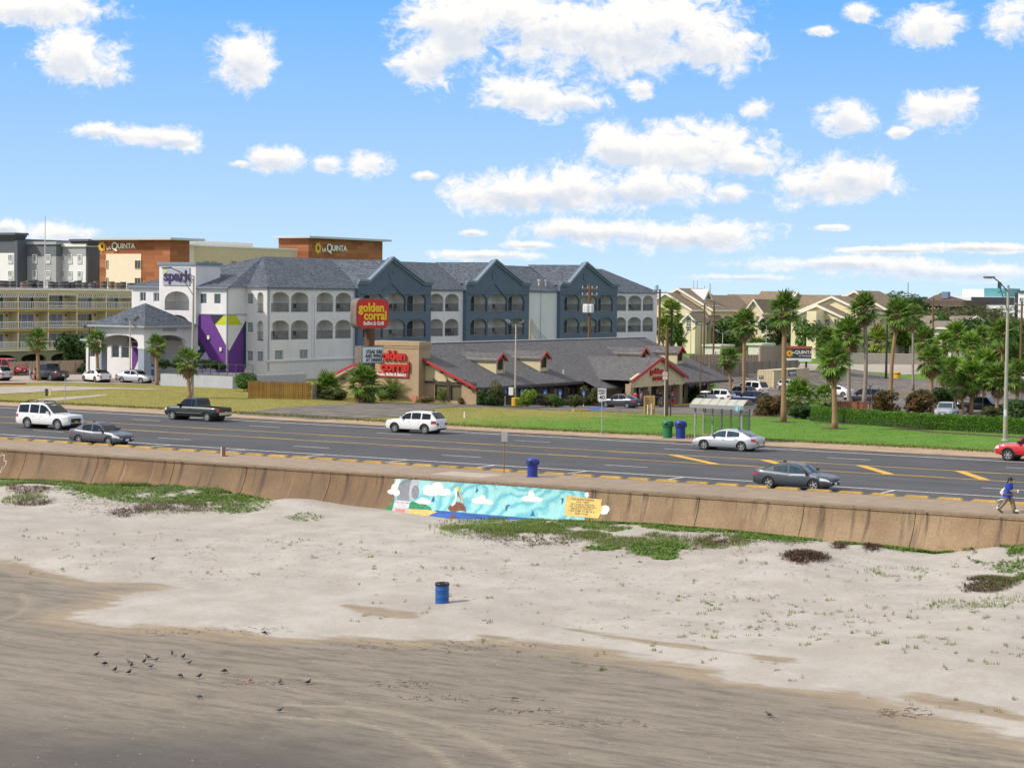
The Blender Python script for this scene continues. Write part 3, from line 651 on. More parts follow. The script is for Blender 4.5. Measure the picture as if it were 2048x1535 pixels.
# ---------------------------------------------------------------- the three-storey hotel with slate-blue gables
XA = -150.0
YA = onX(534, 600, XA)[1]
XB = onY(492.4, 650, YA)[0]
YW = onX(456, 650, XB)[1]
YE = onX(1314, 600, XA)[1]
XL = onY(263.5, 600, YW)[0]
def fy(px): return onX(px, 610, XA)[1]
def build_hotel():
    H = thing('hotel', 'three-storey pale grey hotel with slate-blue gables, arched balconies and blue-grey shingle roof', 'hotel', (0, 0, 0))
    EZ = 10.96
    F3, F2 = (8.09, 10.46), (4.82, 7.13)
    segs = [('w', 534, 709.5, [(542, 579), (582, 617), (633, 667), (671, 703)]), ('b', 709.5, 855, [(719, 758.5), (760, 804), (807, 845)], 782.5, 514.7, 561),
            ('w', 855, 926, [(858, 887), (890, 918)]), ('b', 926, 1051.5, [(934.5, 967), (969.5, 1007.5), (1010, 1042)], 988.5, 519.5, 563),
            ('w', 1051.5, 1114, []), ('b', 1114, 1228, [(1122, 1152), (1155, 1187.5), (1190, 1219)], 1170, 524.6, 566), ('w', 1228, 1314, [(1231, 1253), (1256, 1283), (1285.5, 1307)])]
    for si, s in enumerate(segs):
        blue = s[0] == 'b'; X = XA+(.55 if blue else 0.0); mat = M_SLATE if blue else M_STUC
        y0, y1 = fy(s[1]), fy(s[2])
        ops = []
        for a, b in s[3]:
            ya, yb = fy(a), fy(b)
            for z0, z1 in (F2, F3): ops.append((ya, yb, z0, z1, .85))
        lows = []
        if si == 0: lows = [(fy(550.7), fy(567.6), 2.5, 3.6), (fy(600), fy(617), 2.5, 3.6)]
        m = MB()
        if lows:                                   # ground-floor windows sit in a wall strip of their own
            facade(m, y0, y1, 0, 4.3, [l+(0,) for l in lows], mpX(X), .16); facade(m, y0, y1, 4.3, EZ, ops, mpX(X), .28)
        else: facade(m, y0, y1, -2.6, EZ, ops, mpX(X), .28)
        if blue:
            for yy in (y0, y1): m.poly([(XA-.3, yy, -2.6), (X, yy, -2.6), (X, yy, EZ), (XA-.3, yy, EZ)])
        w = m.build('wall', mat, H)
        for l in lows: pane(w, '+X', X, l[0], l[1], l[2], l[3], M_GLASSG, M_TRIMW, 4, 3, .14, .05)
        for k, (a, b) in enumerate(s[3]):
            for fl, (z0, z1) in enumerate((F2, F3)):
                balcony(H, '+X', X, fy(a), fy(b), z0, z1, 2.0, chairs=(2 if (k+si+fl) % 3 == 0 else 1) if (k+fl) % 4 != 3 else 0, flip=(k+1) % 2, door=(k % 2 == 1) or blue)
        if blue:
            pk = onX(s[4], s[5], X); sh = onX(s[1], s[6], X)[2]; f = .12*(y1-y0)
            zc = pk[2]; base = EZ-.02
            out = [(y0-.12, base), (y1+.12, base), (y1+.12, sh), (y1-f, sh), (pk[1], zc), (y0+f, sh), (y0-.12, sh)]
            MB().prism([(X+.03, a, z) for a, z in out], (-.5, 0, 0)).build('gable', M_SLATE, H)
            top = [(y0-.3, sh), (y0+f, sh), (pk[1], zc), (y1-f, sh), (y1+.3, sh)]
            cm = MB()
            for off, hh, pr in ((.0, .30, .42), (-.30, .26, .22)):
                band = [(a, z+off+hh/2) for a, z in top]+[(a, z+off-hh/2) for a, z in top[::-1]]
                cm.prism([(X+pr, a, z) for a, z in band], (-pr-.05, 0, 0))
            cm.build('cornice', M_SLATE2, H)
            mid = [(y0+.4, sh-1.55), (pk[1]-2.3, sh-1.55), (pk[1], sh-.15), (pk[1]+2.3, sh-1.55), (y1-.4, sh-1.55)]
            cm = MB(); cm.prism([(X+.14, a, z+.10) for a, z in mid]+[(X+.14, a, z-.10) for a, z in mid[::-1]], (-.1, 0, 0)); cm.build('moulding', M_SLATE, H)
            MB().lathe([(.62, 0), (.62, .1), (.40, .1), (.36, .04)], (X+.02, pk[1], zc-2.1), 14, 'x').build('medallion', M_SLATE, H)
        else:
            MB().box(XA-.05, XA+.22, y0+.02, y1-.02, EZ-.16, EZ+.02).build('eave_band', M_SLATE2, H)
            for (a, b) in s[3][:-1]:
                u = fy(b)+.15; MB().prism([(XA+.03, u, 7.9), (XA+.03, u+.35, 7.5), (XA+.03, u, 7.1), (XA+.03, u-.35, 7.5)], (-.05, 0, 0)).build('diamond', M_TRIMW, H)
    for px in (537, 708, 1081.5): MB().tube([(XA+.1, fy(px), 1.2), (XA+.1, fy(px), EZ)], .07, 6).build('downpipe', M_DOWN if px != 1081.5 else M_TRIMW, H)
    for y in (fy(625), fy(630)): MB().box(XA-.02, XA+.10, y-.12, y+.12, 2.6, 10.1).build('pilaster', M_STUC, H)
    MB().box(XA-.1, XA+.16, YA, fy(709), 2.28, 2.46).build('string_course', M_TRIMW, H)
    # stepped front: narrow sea-facing return of the main block
    xs = lambda px: onY(px, 620, YA)[0]
    zz = lambda py: onY(512, py, YA)[2]
    m = MB(); cols = [(xs(494.5), xs(506)), (xs(514.5), xs(526.8))]
    ops = [(cols[0][0], cols[0][1], zz(b), zz(a), 0) for a, b in ((587, 608), (645, 664.5), (702, 721.5))]+[(cols[1][0], cols[1][1], zz(b), zz(a), r) for a, b, r in ((584, 625, .45), (641, 681, .45), (702, 722, 0))]
    facade(m, XB, XA, 0, EZ, ops, mpY(YA), .2); w = m.build('wall', M_STUC, H)
    for o in ops:
        if o[4]: balcony(w.parent, '-Y', YA, o[0], o[1], o[2], o[3], 1.6, chairs=0, bal=.16)
        else: pane(w, '-Y', YA, o[0], o[1], o[2], o[3], M_GLASSG, M_TRIMW, 3, 3, .15, .04)
    # projecting front wing with the painted mural
    xw = lambda px: onY(px, 620, YW)[0]
    zw = lambda py: onY(400, py, YW)[2]
    m = MB(); ops = [(xw(a), xw(b), zw(607), zw(586.5), 0) for a, b in ((399, 413), (428, 441))]
    facade(m, xw(396.5), XB, 0, EZ, ops, mpY(YW), .18); facade(m, YW, YA, 0, EZ, [], mpX(XB)); w = m.build('wall', M_STUC, H)
    for o in ops: pane(w, '-Y', YW, o[0], o[1], o[2], o[3], M_GLASS, M_TRIMW, 0, 0, .14, .06)
    m = MB(); ops = [(xw(279.6), xw(291.5), zw(604), zw(585.5), 0), (xw(306.7), xw(319), zw(604.5), zw(586), 0)]
    facade(m, XL, xw(323.7), 0, EZ-.1, ops, mpY(YW), .18); m.poly([(XL, YW, 0), (XL, YE, 0), (XL, YE, EZ), (XL, YW, EZ)]); m.poly([(XL, YE, -2.6), (XA, YE, -2.6), (XA, YE, EZ), (XL, YE, EZ)])
    w = m.build('wall', M_STUC, H)
    for o in ops: pane(w, '-Y', YW, o[0], o[1], o[2], o[3], M_GLASS, M_TRIMW, 1, 0, .14, .07)
    for px in (327, 455): MB().tube([(xw(px), YW-.1, 1.2), (xw(px), YW-.1, EZ)], .08, 6).build('downpipe', M_DOWN, H)
    MB().box(xw(396.5), XB+.06, YW-.09, YW-.01, zw(627.5)-.06, zw(627.5)+.06).build('string_course', M_DOWN, H)
    MB().box(XB+.005, XB+.09, YW, YA-.05, zw(627.5)-.06, zw(627.5)+.06).build('string_course', M_DOWN, H)
    for a, b, c in ((XL, xw(323.7), YW), (xw(396.5), XB+.25, YW)): MB().box(a-.2, b, c-.42, c-.02, EZ-.18, EZ+.02).build('eave_band', M_SLATE2, H)
    # tower with the sign panel
    x0, x1, yt = xw(323.7), xw(396.5), YW-.5; zt = 13.55
    m = MB(); ops = [(xw(334.7), xw(383.8), zw(621), zw(582.7), 1.1), (xw(334.7), xw(383.8), zw(682), zw(630), 1.1)]
    facade(m, x0, x1, 0, zt, ops, mpY(yt), .3); facade(m, yt, yt+4.5, 0, zt, [], mpX(x1)); m.poly([(x0, yt, 0), (x0, yt+4.5, 0), (x0, yt+4.5, zt), (x0, yt, zt)]); m.poly([(x0, yt+4.5, 8), (x1, yt+4.5, 8), (x1, yt+4.5, zt), (x0, yt+4.5, zt)]); m.poly([(x0, yt, zt), (x1, yt, zt), (x1, yt+4.5, zt), (x0, yt+4.5, zt)])
    tw = m.build('tower', M_STUC, H)
    MB().box(x0-.18, x1+.18, yt-.2, yt+4.7, zt-.05, zt+.28).build('tower_cornice', M_SLATE2, tw)
    for o in ops: balcony(H, '-Y', yt, o[0], o[1], o[2], o[3], 2.1, chairs=0, flip=1, bal=.16)
    a, b, c, d = xw(332.5), xw(385.5), zw(570.5), zw(535)
    sg = MB().box(a, b, yt-.14, yt-.012, c, d).build('sign_panel', pm('sign_grey', (.34, .37, .43), .5, var=.03), H)
    text('sign_lettering', 'spark', 1.72, pm('sign_purple', (.045, .022, .10), .5, var=.03), sg, (xw(361), yt-.19, zw(552.5)), depth=.1, bold=.035, sx=1.08)
    text('sign_small_lettering', 'by Hilton', .34, pm('sign_dark', (.12, .12, .15), .5), sg, (xw(374), yt-.16, zw(563.5)), depth=.03)
    cx, cz = xw(337.3), zw(543.5)
    MB().prism([(cx-.28, yt-.19, cz+.5), (cx-.02, yt-.19, cz+.16), (cx+.36, yt-.19, cz+.02), (cx-.02, yt-.19, cz-.16), (cx-.24, yt-.19, cz-.52), (cx-.16, yt-.19, cz)], (0, .06, 0)).build('sign_star', pm('sign_lime', (.50, .62, .03), .5), sg)
    # mural painted on the wing
    Q = lambda zx, zy: (250+zx/5.904, 520+zy/5.904)
    cols = {'purple': (.115, .028, .22), 'navy': (.022, .012, .055), 'dark': (.03, .022, .02), 'lime': (.46, .52, .01), 'white': (.62, .62, .62), 'teal': (.004, .03, .05), 'lilac': (.46, .40, .60), 'blue': (.012, .035, .085)}
    for k, (face, c, pts) in enumerate([('Y', 'purple', [(846, 700), (880, 640), (1000, 640), (1213, 1045), (1213, 1325), (1085, 1325), (846, 880)]), ('Y', 'navy', [(1000, 640), (1135, 640), (1046, 735)]), ('Y', 'dark', [(1135, 640), (1178, 640), (1060, 762), (1046, 735)]),
            ('Y', 'lime', [(1178, 640), (1213, 640), (1213, 766), (1060, 766)]), ('Y', 'white', [(1060, 766), (1213, 766), (1213, 1045)]), ('Y', 'teal', [(846, 880), (955, 1072), (860, 1200), (846, 1200)]), ('Y', 'lilac', [(955, 1072), (1085, 1325), (846, 1325), (846, 1200), (860, 1200)]),
            ('X', 'lime', [(1217, 640), (1300, 640), (1386, 766), (1217, 766)]), ('X', 'white', [(1217, 766), (1386, 766), (1232, 1072), (1217, 1045)]), ('X', 'purple', [(1217, 1050), (1232, 1072), (1392, 780), (1392, 1327), (1217, 1327)]), ('X', 'blue', [(1392, 780), (1430, 705), (1430, 1265), (1400, 1327), (1392, 1327)])]):
        pts3 = [(onY(*Q(*p), YW-.012) if face == 'Y' else onX(*Q(*p), XB+.012)) for p in pts]
        MB().poly(pts3).build('mural_field', pm('mural_'+c, cols[c], .7, var=.05, scale=.8), H)
    for zx, zy in ((985, 912), (1130, 1052), (866, 1038)):
        p = onY(*Q(zx, zy), YW-.1); MB().box(p[0]-.16, p[0]+.16, p[1]-.06, p[1]+.09, p[2]-.22, p[2]+.22).build('wall_lamp', pm('lamp_pale', (.7, .68, .6), .4), H)
    # roof
    ov = .35
    XR = (XA+XL)/2-.4; R0 = Vector(onX(526.5, 512.5, XR)); R1 = Vector(onX(1204, 553, XR)); R1.z = R0.z-.2
    e = EZ+.03
    L0, B0, B1, A0, E0, E1 = (XL-ov, YW-ov, e), (XB+ov, YW-ov, e), (XB+ov, YA-ov, e), (XA+ov, YA-ov, e), (XA+ov, YE+ov, e), (XL-ov, YE+ov, e)
    m = MB()
    for f in ((L0, B0, R0), (B0, B1, R0), (B1, A0, R0), (A0, E0, R1, R0), (E0, E1, R1), (E1, L0, R0, R1), (L0, E1, E0, A0, B1, B0)): m.poly([tuple(p) for p in f])
    rf = m.build('roof', M_SHBLUE, H)
    for px, gX in ((782.5, 0), (988.5, 0), (1170, 0)):      # cross-roofs behind the three gables
        pass
    sl = (R0.z-e)/(XA+ov-R0.x)
    for s in segs:
        if s[0] != 'b': continue
        X = XA+.3; y0, y1 = fy(s[1]), fy(s[2]); pk = onX(s[4], s[5]+5, X); f = .12*(y1-y0); sh = onX(s[1], s[6]+4, X)[2]
        xr = lambda z: XA+ov-(z-e)/sl
        m = MB(); m.poly([(X, y0+f, sh), (X, pk[1], pk[2]), (xr(pk[2])-.1, pk[1], pk[2]), (xr(sh)-.1, y0+f, sh)]); m.poly([(X, y1-f, sh), (X, pk[1], pk[2]), (xr(pk[2])-.1, pk[1], pk[2]), (xr(sh)-.1, y1-f, sh)])
        m.build('cross_roof', M_SHBLUE, rf)
    for px, py in ((1078, 572), (1092, 574)):
        p = onX(px, py, XA-1.6); MB().tube([(p[0], p[1], 11.2), (p[0], p[1], 12.5)], .14, 8).lathe([(.25, 0), (.25, .25)], (p[0], p[1], 12.4), 8).build('vent', pm('vent_pale', (.55, .5, .42), .6) if px < 1085 else M_DOWN, rf)
    # entrance canopy
    xc, yc = -158.0, 180.67; xl = onY(192, 650, yc)[0]; y2 = YW-.6; ez = 6.45
    M_COL = pm('canopy_column_grey', (.30, .34, .40), .85, var=.05)
    m = MB(); facade(m, xl, xc, 4.0, ez, [(xl+.8, xc-.9, 4.0, 5.35, .9)], mpY(yc), .5); facade(m, yc, y2, 4.0, ez, [(yc+1.2, y2-1.0, 4.0, 5.35, .9)], mpX(xc), .5)
    m.poly([(xl, yc, 4), (xl, y2, 4), (xl, y2, ez), (xl, yc, ez)]); cb = m.build('canopy_beam', M_STUC, H)
    for cx, cy in ((xc-.45, yc+.5), (xc-.45, y2-.6), (xl+.4, yc+.5)):
        MB().box(cx-.44, cx+.44, cy-.48, cy+.48, 0, 3.85).build('canopy_column', M_COL, H)
        MB().box(cx-.5, cx+.5, cy-.54, cy+.54, 3.8, 4.06).build('column_cap', M_STUC, H)
    ap = ((xl+xc)/2+.2, (yc+y2)/2, 9.0); o = .7; cs = [(xl-o, yc-o, ez), (xc+o, yc-o, ez), (xc+o, y2+.4, ez), (xl-o, y2+.4, ez)]
    m = MB()
    for i in range(4): m.poly([cs[i], cs[(i+1) % 4], ap])
    m.poly(cs); m.build('canopy_roof', M_SHBLUE, H)
    m = MB(); m.box(xl-o, xc+o, yc-o-.03, yc-o+.1, ez-.2, ez-.01); m.box(xc+o-.1, xc+o+.03, yc-o+.11, y2+.3, ez-.2, ez-.01); m.build('canopy_gutter', M_DOWN, H)
    MB().box(xc+.004, xc+.06, yc+3.2, yc+5.6, 5.75, 6.1).build('clearance_sign', M_DOWN, H)
    MB().box(xc-.6, xc-.5, yc+1.0, yc+1.25, .3, 3.3).build('lime_post', pm('sign_lime', (.50, .62, .03), .5), H)
    # lobby pavilion beside the canopy
    yl = 186.6; xa, xb = onY(172, 700, yl)[0], onY(300, 700, yl)[0]
    zl = lambda py: onY(220, py, yl)[2]
    m = MB(); ops = [(onY(a, 700, yl)[0], onY(b, 700, yl)[0], zl(715), zl(685), 0) for a, b in ((178.5, 190), (206, 213.5), (222.7, 238), (242, 258))]
    facade(m, xa, xb, 0, 4.55, ops, mpY(yl), .2); m.poly([(xa, yl, 0), (xa, yl+6, 0), (xa, yl+6, 4.55), (xa, yl, 4.55)]); m.poly([(xb, yl, 0), (xb, yl+6, 0), (xb, yl+6, 4.55), (xb, yl, 4.55)])
    w = m.build('lobby_wall', M_STUC, H)
    for q in ops: pane(w, '-Y', yl, q[0], q[1], q[2], q[3], M_GLASS, M_TRIMW, 0, 0, .16, .07)
    m = MB(); m.poly([(xa-.4, yl-.5, 4.55), (xb+.2, yl-.5, 4.55), (xb+.2, yl+3.2, 5.6), (xa+2.2, yl+3.2, 5.6)]); m.poly([(xa-.4, yl-.5, 4.55), (xa+2.2, yl+3.2, 5.6), (xa-.4, yl+6, 4.55)]); m.poly([(xa-.4, yl-.5, 4.5), (xb+.2, yl-.5, 4.5), (xb+.2, yl+6, 4.5), (xa-.4, yl+6, 4.5)]); m.build('lobby_roof', M_SHBLUE, H)
    MB().box(xa-.45, xb+.2, yl-.6, yl-.48, 4.36, 4.56).build('lobby_gutter', M_DOWN, H)
    p0, p1 = onY(264, 690, yl-.02), onY(279, 690, yl-.02)
    MB().poly([(p0[0], yl-.02, .4), (p1[0], yl-.02, .4), (p1[0], yl-.02, 4.3), (p0[0], yl-.02, 4.3)]).build('mural_field', MATS['mural_purple'], H)
    MB().poly([(p0[0], yl-.03, .4), (p1[0], yl-.03, 2.6), (p1[0], yl-.03, .4)]).build('mural_field', MATS['mural_white'], H)
    return H
build_hotel()
# ---------------------------------------------------------------- the restaurant with the dormered charcoal roof
def brick_mat(name, c1, c2, mortar, sc=5.0):
    m = bpy.data.materials.new(name); m.use_nodes = True; t = NT(m.node_tree); b = m.node_tree.nodes['Principled BSDF']; MATS[name] = m
    pos = t.n('ShaderNodeNewGeometry').outputs['Position']; x, y, z = t.n('ShaderNodeSeparateXYZ', {0: pos}).outputs
    v = t.n('ShaderNodeCombineXYZ', {0: t.m('ADD', x, y), 1: z, 2: 0.0}).outputs[0]
    br = t.n('ShaderNodeTexBrick', {'Vector': v, 'Color1': c1+(1,), 'Color2': c2+(1,), 'Mortar': mortar+(1,), 'Scale': 1.0, 'Mortar Size': .008, 'Brick Width': .22, 'Row Height': .075, 'Bias': 0.0})
    c = t.mix(t.mr(t.noise(pos, .7, 4, .6), .3, .7, 0, .35), br.outputs[0], tuple(k*.7 for k in c1))
    m.node_tree.links.new(c, b.inputs['Base Color']); b.inputs['Roughness'].default_value = .92
    return m
M_BRICK = brick_mat('tan_brick', (.44, .32, .19), (.36, .25, .145), (.33, .27, .20))
def siding_mat(name, c, pitch=.2):
    m = bpy.data.materials.new(name); m.use_nodes = True; t = NT(m.node_tree); b = m.node_tree.nodes['Principled BSDF']; MATS[name] = m
    pos = t.n('ShaderNodeNewGeometry').outputs['Position']; z = t.n('ShaderNodeSeparateXYZ', {0: pos}).outputs[2]
    fr = t.m('FRACT', t.m('DIVIDE', z, pitch))
    f = t.m('MULTIPLY', t.mr(t.noise(pos, .5, 4, .6), .3, .7, .93, 1.05, False), 1.0)
    cc = t.n('ShaderNodeVectorMath', {0: c, 'Scale': f}, operation='SCALE').outputs[0]
    m.node_tree.links.new(cc, b.inputs['Base Color']); b.inputs['Roughness'].default_value = .8
    bn = t.n('ShaderNodeBump', {'Height': fr, 'Strength': .8, 'Distance': .04}); m.node_tree.links.new(bn.outputs[0], b.inputs['Normal'])
    return m
M_CREAM = siding_mat('cream_siding', (.64, .55, .34))
M_REDT = pm('red_trim', (.42, .022, .02), .5, var=.08)
M_REDL = pm('red_letter', (.50, .02, .015), .35, var=.04)
M_DKBR = pm('dark_brown_trim', (.06, .045, .04), .7)
GY0 = 181.0; GXR, GZR = -123.2, 5.2; GXE, GZE = -113.2, .92
def roofz(x): return GZE+(GZR-GZE)*(GXE-x)/(GXE-GXR)
def build_restaurant():
    R = thing('restaurant', 'single-storey tan brick restaurant with long charcoal shingle roof, dormers and red trim', 'restaurant')
    ye = 238.5; base = -2.9
    # walls
    xw = GXE-1.1
    m = MB(); yb = GY0
    xa, xb = onY(866, 790, yb)[0], onY(925, 790, yb)[0]
    ops = [(onY(869.5, 790, yb)[0], onY(894.5, 790, yb)[0], -.55, 1.05, 0), (onY(900, 790, yb)[0], onY(923, 790, yb)[0], -.55, 1.05, 0)]
    facade(m, -132, GXE-.25, base, 1.25, ops, mpY(yb), .22); w = m.build('front_wall', M_BRICK, R)
    for o in ops: pane(w, '-Y', yb, o[0], o[1], o[2], o[3], pm('blind_olive', (.12, .11, .065), .35, var=.1), M_DKBR, 0, 0, .18, .08)
    MB().box(-132.2, GXE-.2, yb-.12, yb-.01, 1.2, 1.42).build('lintel_board', M_DKBR, R)
    MB().box((ops[0][1]+ops[1][0])/2-.12, (ops[0][1]+ops[1][0])/2+.12, yb-.1, yb-.005, -.6, 1.2).build('window_post', M_DKBR, R)
    zt = lambda x: min(roofz(x), roofz(2*GXR-x))-.12
    MB().prism([(-131.6, yb+.02, 1.4), (GXE-1.35, yb+.02, 1.4), (GXR, yb+.02, zt(GXR)), (-131.6, yb+.02, zt(-131.6))], (0, .3, 0)).build('gable_siding', M_CREAM, R)
    for px in (869, 896.5, 932):
        p = onY(px, 764, yb); MB().box(p[0]-.1, p[0]+.1, yb-.22, yb-.13, 1.42, 1.72).build('wall_lamp', M_DKBR, R)
    m = MB()
    ops = [(198.5+3.1*k, 198.5+3.1*k+2.2, -1.6, .5, 0) for k in range(-5, 2)]
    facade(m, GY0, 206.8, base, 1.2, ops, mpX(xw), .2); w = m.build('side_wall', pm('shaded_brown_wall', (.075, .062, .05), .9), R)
    for o in ops: pane(w, '+X', xw, o[0], o[1], o[2], o[3], M_GLASS, M_DKBR, 1, 0, .15, .09)
    MB().box(xw-1, xw+.7, 206.8, 213.0, base, .75).build('entrance_brick', M_BRICK, R)
    m = MB(); ops = [(213.4+1.75*k, 213.4+1.75*k+1.6, base+.4, .55, 0) for k in range(5)]
    facade(m, 213.0, 222.9, base, 1.2, ops, mpX(xw), .2); w = m.build('entrance_wall', M_DKBR, R)
    for o in ops: pane(w, '+X', xw, o[0], o[1], o[2], o[3], M_GLASS, M_DKBR, 0, 1, .1, .08, 'glazed_door')
    MB().box(xw-2, xw+.2, 222.9, ye-.8, base, 1.1).build('rear_wall', M_BRICK, R)
    for k in range(4): pane(R, '+X', xw+.2, 225+3.2*k, 227+3.2*k, base+.9, .3, M_GLASS, M_DKBR, 0, 0, -.03, .08)
    MB().box(-132.2, xw-.3, GY0+.4, ye-.9, base, 1.1).build('core', M_DKBR, R)
    # roof: two slopes, the seaward end open as a gable; the parking-side slope runs lower past the windows
    th = .16; m = MB(); ys = GY0-.55
    xl = 2*GXR-(GXE-2.0)
    for (y0, y1, xe) in ((ys, 203.2, GXE), (203.2, ye, GXE+1.9)):
        ht = GZR; yr1 = min(y1, ye-1.5)
        m.poly([(xe, y0, roofz(xe)), (xe, y1, roofz(xe)), (GXR, yr1 if y1 == ye else y1, GZR), (GXR, y0, GZR)])
        m.poly([(xe, y0, roofz(xe)-th), (xe, y1, roofz(xe)-th), (xe, y1, roofz(xe)), (xe, y0, roofz(xe))])
        m.poly([(xe, y0, roofz(xe)-th), (GXR, y0, GZR-th), (GXR, y0, GZR), (xe, y0, roofz(xe))])
    m.poly([(GXE, 203.2, roofz(GXE)-th), (GXE+1.9, 203.2, roofz(GXE+1.9)-th), (GXE+1.9, 203.2, roofz(GXE+1.9)), (GXE, 203.2, roofz(GXE))])
    m.poly([(xl, ys, 1.3), (xl, ye, 1.3), (GXR, ye-1.5, GZR), (GXR, ys, GZR)]); m.poly([(GXE+1.9, ye, roofz(GXE+1.9)), (xl, ye, 1.3), (GXR, ye-1.5, GZR)])
    m.poly([(xl, ys, 1.3), (GXR, ys, GZR), (GXR, ys, GZR-th), (xl, ys, 1.3-th)])
    rf = m.build('roof', M_SHGREY, R)
    MB().box(GXR-.2, GXR+.2, ys, ye-1.6, GZR-.03, GZR+.07).build('ridge_cap', pm('ridge_metal', (.50, .50, .50), .5), rf)
    for (x0, z0, x1, z1) in ((GXE+.05, roofz(GXE+.05), GXR, GZR), (-132.3, roofz(2*GXR+132.3), GXR, GZR)):
        m = MB(); m.prism([(x0, ys-.09, z0+.07), (x1, ys-.09, z1+.07), (x1, ys-.09, z1-.19), (x0, ys-.09, z0-.19)], (0, .085, 0)); m.build('red_bargeboard', M_REDT, R)
    for k in range(5):
        x = GXR+2.2+1.7*k; MB().box(x-.09, x+.09, ys+.02, GY0, roofz(x)-.5, roofz(x)-.2).build('bracket', M_DKBR, R)
    m = MB(); m.box(GXE-.02, GXE+.1, ys+.2, 203.1, roofz(GXE)-.3, roofz(GXE)-.04); m.build('gutter', M_DKBR, R)
    m = MB(); m.box(GXE+1.88, GXE+2.0, 203.3, 209.3, roofz(GXE+1.9)-.28, roofz(GXE+1.9)-.04); m.box(GXE+1.88, GXE+2.0, 225.2, ye, roofz(GXE+1.9)-.28, roofz(GXE+1.9)-.04); m.build('gutter', M_DKBR, R)
    # dormers
    xd = -115.9
    for a in (991, 1079, 1279, 1352.5):
        y0 = onX(a, 730, xd)[1]; y1 = y0+1.75; zb = roofz(xd)-.05; ze = zb+1.62; zp = ze+.62; yc = (y0+y1)/2
        xk = GXE-(ze-GZE)*(GXE-GXR)/(GZR-GZE); xp = GXE-(zp-GZE)*(GXE-GXR)/(GZR-GZE)
        m = MB(); m.poly([(xd, y0, zb), (xd, y1, zb), (xd, y1, ze), (xd, yc, zp-.1), (xd, y0, ze)])
        for yy in (y0, y1): m.poly([(xd, yy, zb), (xd, yy, ze), (xk-.1, yy, ze)])
        d = m.build('dormer', M_CREAM, R)
        pane(d, '+X', xd, y0+.42, y1-.42, zb+.45, ze-.02, M_GLASS, M_DKBR, 2, 3, -.04, .07)
        o = .24; m = MB()
        for s, yy in ((-1, y0-o), (1, y1+o)):
            zl = ze-.20; xk2 = GXE-(zl-GZE)*(GXE-GXR)/(GZR-GZE)
            m.poly([(xd+.35, yy, zl), (xd+.35, yc, zp), (xp-.15, yc, zp), (xk2-.15, yy, zl)]); m.poly([(xd+.35, yy, zl-.08), (xd+.35, yc, zp-.08), (xp-.15, yc, zp-.08), (xk2-.15, yy, zl-.08)])
            m.poly([(xd+.35, yy, zl-.08), (xd+.35, yy, zl), (xk2-.1, yy, zl), (xk2-.1, yy, zl-.08)])
        m.build('dormer_roof', M_SHGREY, d)
        m = MB()
        for yy in (y0-o, y1+o): m.prism([(xd+.36, yy, ze-.40), (xd+.36, yc, zp-.22), (xd+.36, yc, zp+.05), (xd+.36, yy, ze-.13)], (.07, 0, 0))
        m.build('red_trim', M_REDT, d)
        for ya_, yb_ in ((y0-.03, y0+.12), (y1-.12, y1+.03)): MB().box(xd+.005, xd+.1, ya_, yb_, zb, ze-.15).build('corner_board', M_CREAM, d)
    for px, py in ((1127, 741), (1112, 752)):
        X = -115; p = onX(px, py, X); MB().tube([(p[0], p[1], roofz(p[0])-.1), (p[0], p[1], p[2]+.15)], .10, 6).build('roof_vent', pm('vent_pale', (.55, .5, .42), .6), R)
    # entrance gable
    xf = -109.3; A, P, B = onX(1261, 760, xf), onX(1319, 715.5, xf), onX(1371, 755, xf); zb = .55; za = A[2]
    m = MB(); m.prism([(xf, A[1]+.3, zb), (xf, B[1]-.3, zb), (xf, B[1]-.3, za+.1), (xf, P[1], P[2]-.12), (xf, A[1]+.3, za+.1)], (-.3, 0, 0)); m.build('entrance_gable', pm('cream_plaster', (.60, .50, .30), .85, var=.05), R)
    m = MB()
    for yy in (A[1], B[1]):
        xb2 = GXE-(P[2]-GZE)*(GXE-GXR)/(GZR-GZE)
        m.poly([(xf+.3, yy, za-.05), (xf+.3, P[1], P[2]), (xb2, P[1], P[2]), (-113.5, yy, za-.05)])
    m.build('entrance_roof', M_SHGREY, R)
    for yy in (A[1]-.1, B[1]+.1): MB().prism([(xf+.31, yy, za-.28), (xf+.31, P[1], P[2]-.22), (xf+.31, P[1], P[2]+.14), (xf+.31, yy, za+.06)], (.09, 0, 0)).build('red_bargeboard', M_REDT, R)
    for yy in (A[1]+.2, P[1]-2.6, B[1]-1.4): MB().box(xf-.75, xf-.05, yy, yy+.75, base, zb+.02).build('brick_pillar', M_BRICK, R)
    MB().box(xf-.3, xf-.02, A[1]+.31, B[1]-.31, zb-.4, zb-.005).build('beam', pm('cream_plaster', (.6, .5, .3), .85), R)
    for tx, px, py in (('golden', 1314, 742), ('corral', 1318, 755)):
        p = onX(px, py, xf+.12); text('red_lettering', tx, .90, M_REDL, R, (xf+.12, p[1], p[2]), '+X', .16, .02, sx=1.35)
    # brick sign wall
    yf = GY0-1.25; x0, x1 = onY(744, 740, yf)[0], onY(837.5, 740, yf)[0]; zt = 5.5
    sw = MB().box(x0, x1, yf, GY0+.9, base, zt-.72).build('sign_wall', M_BRICK, R)
    m = MB(); m.box(x0-.06, x1+.06, yf-.06, GY0+.96, zt-.72, zt-.46); m.box(x0-.12, x1+.12, yf-.12, GY0+1.0, zt-.46, zt-.2); m.box(x0-.04, x1+.04, yf-.04, GY0+.9, zt-.2, zt); m.build('brick_cornice', M_BRICK, R)
    pz = lambda py: onY(790, py, yf)[2]
    pxx = lambda px: onY(px, 720, yf)[0]
    text('red_lettering', 'golden', 1.34, M_REDL, R, (pxx(785), yf-.16, pz(711)), '-Y', .2, .06, sx=1.0)
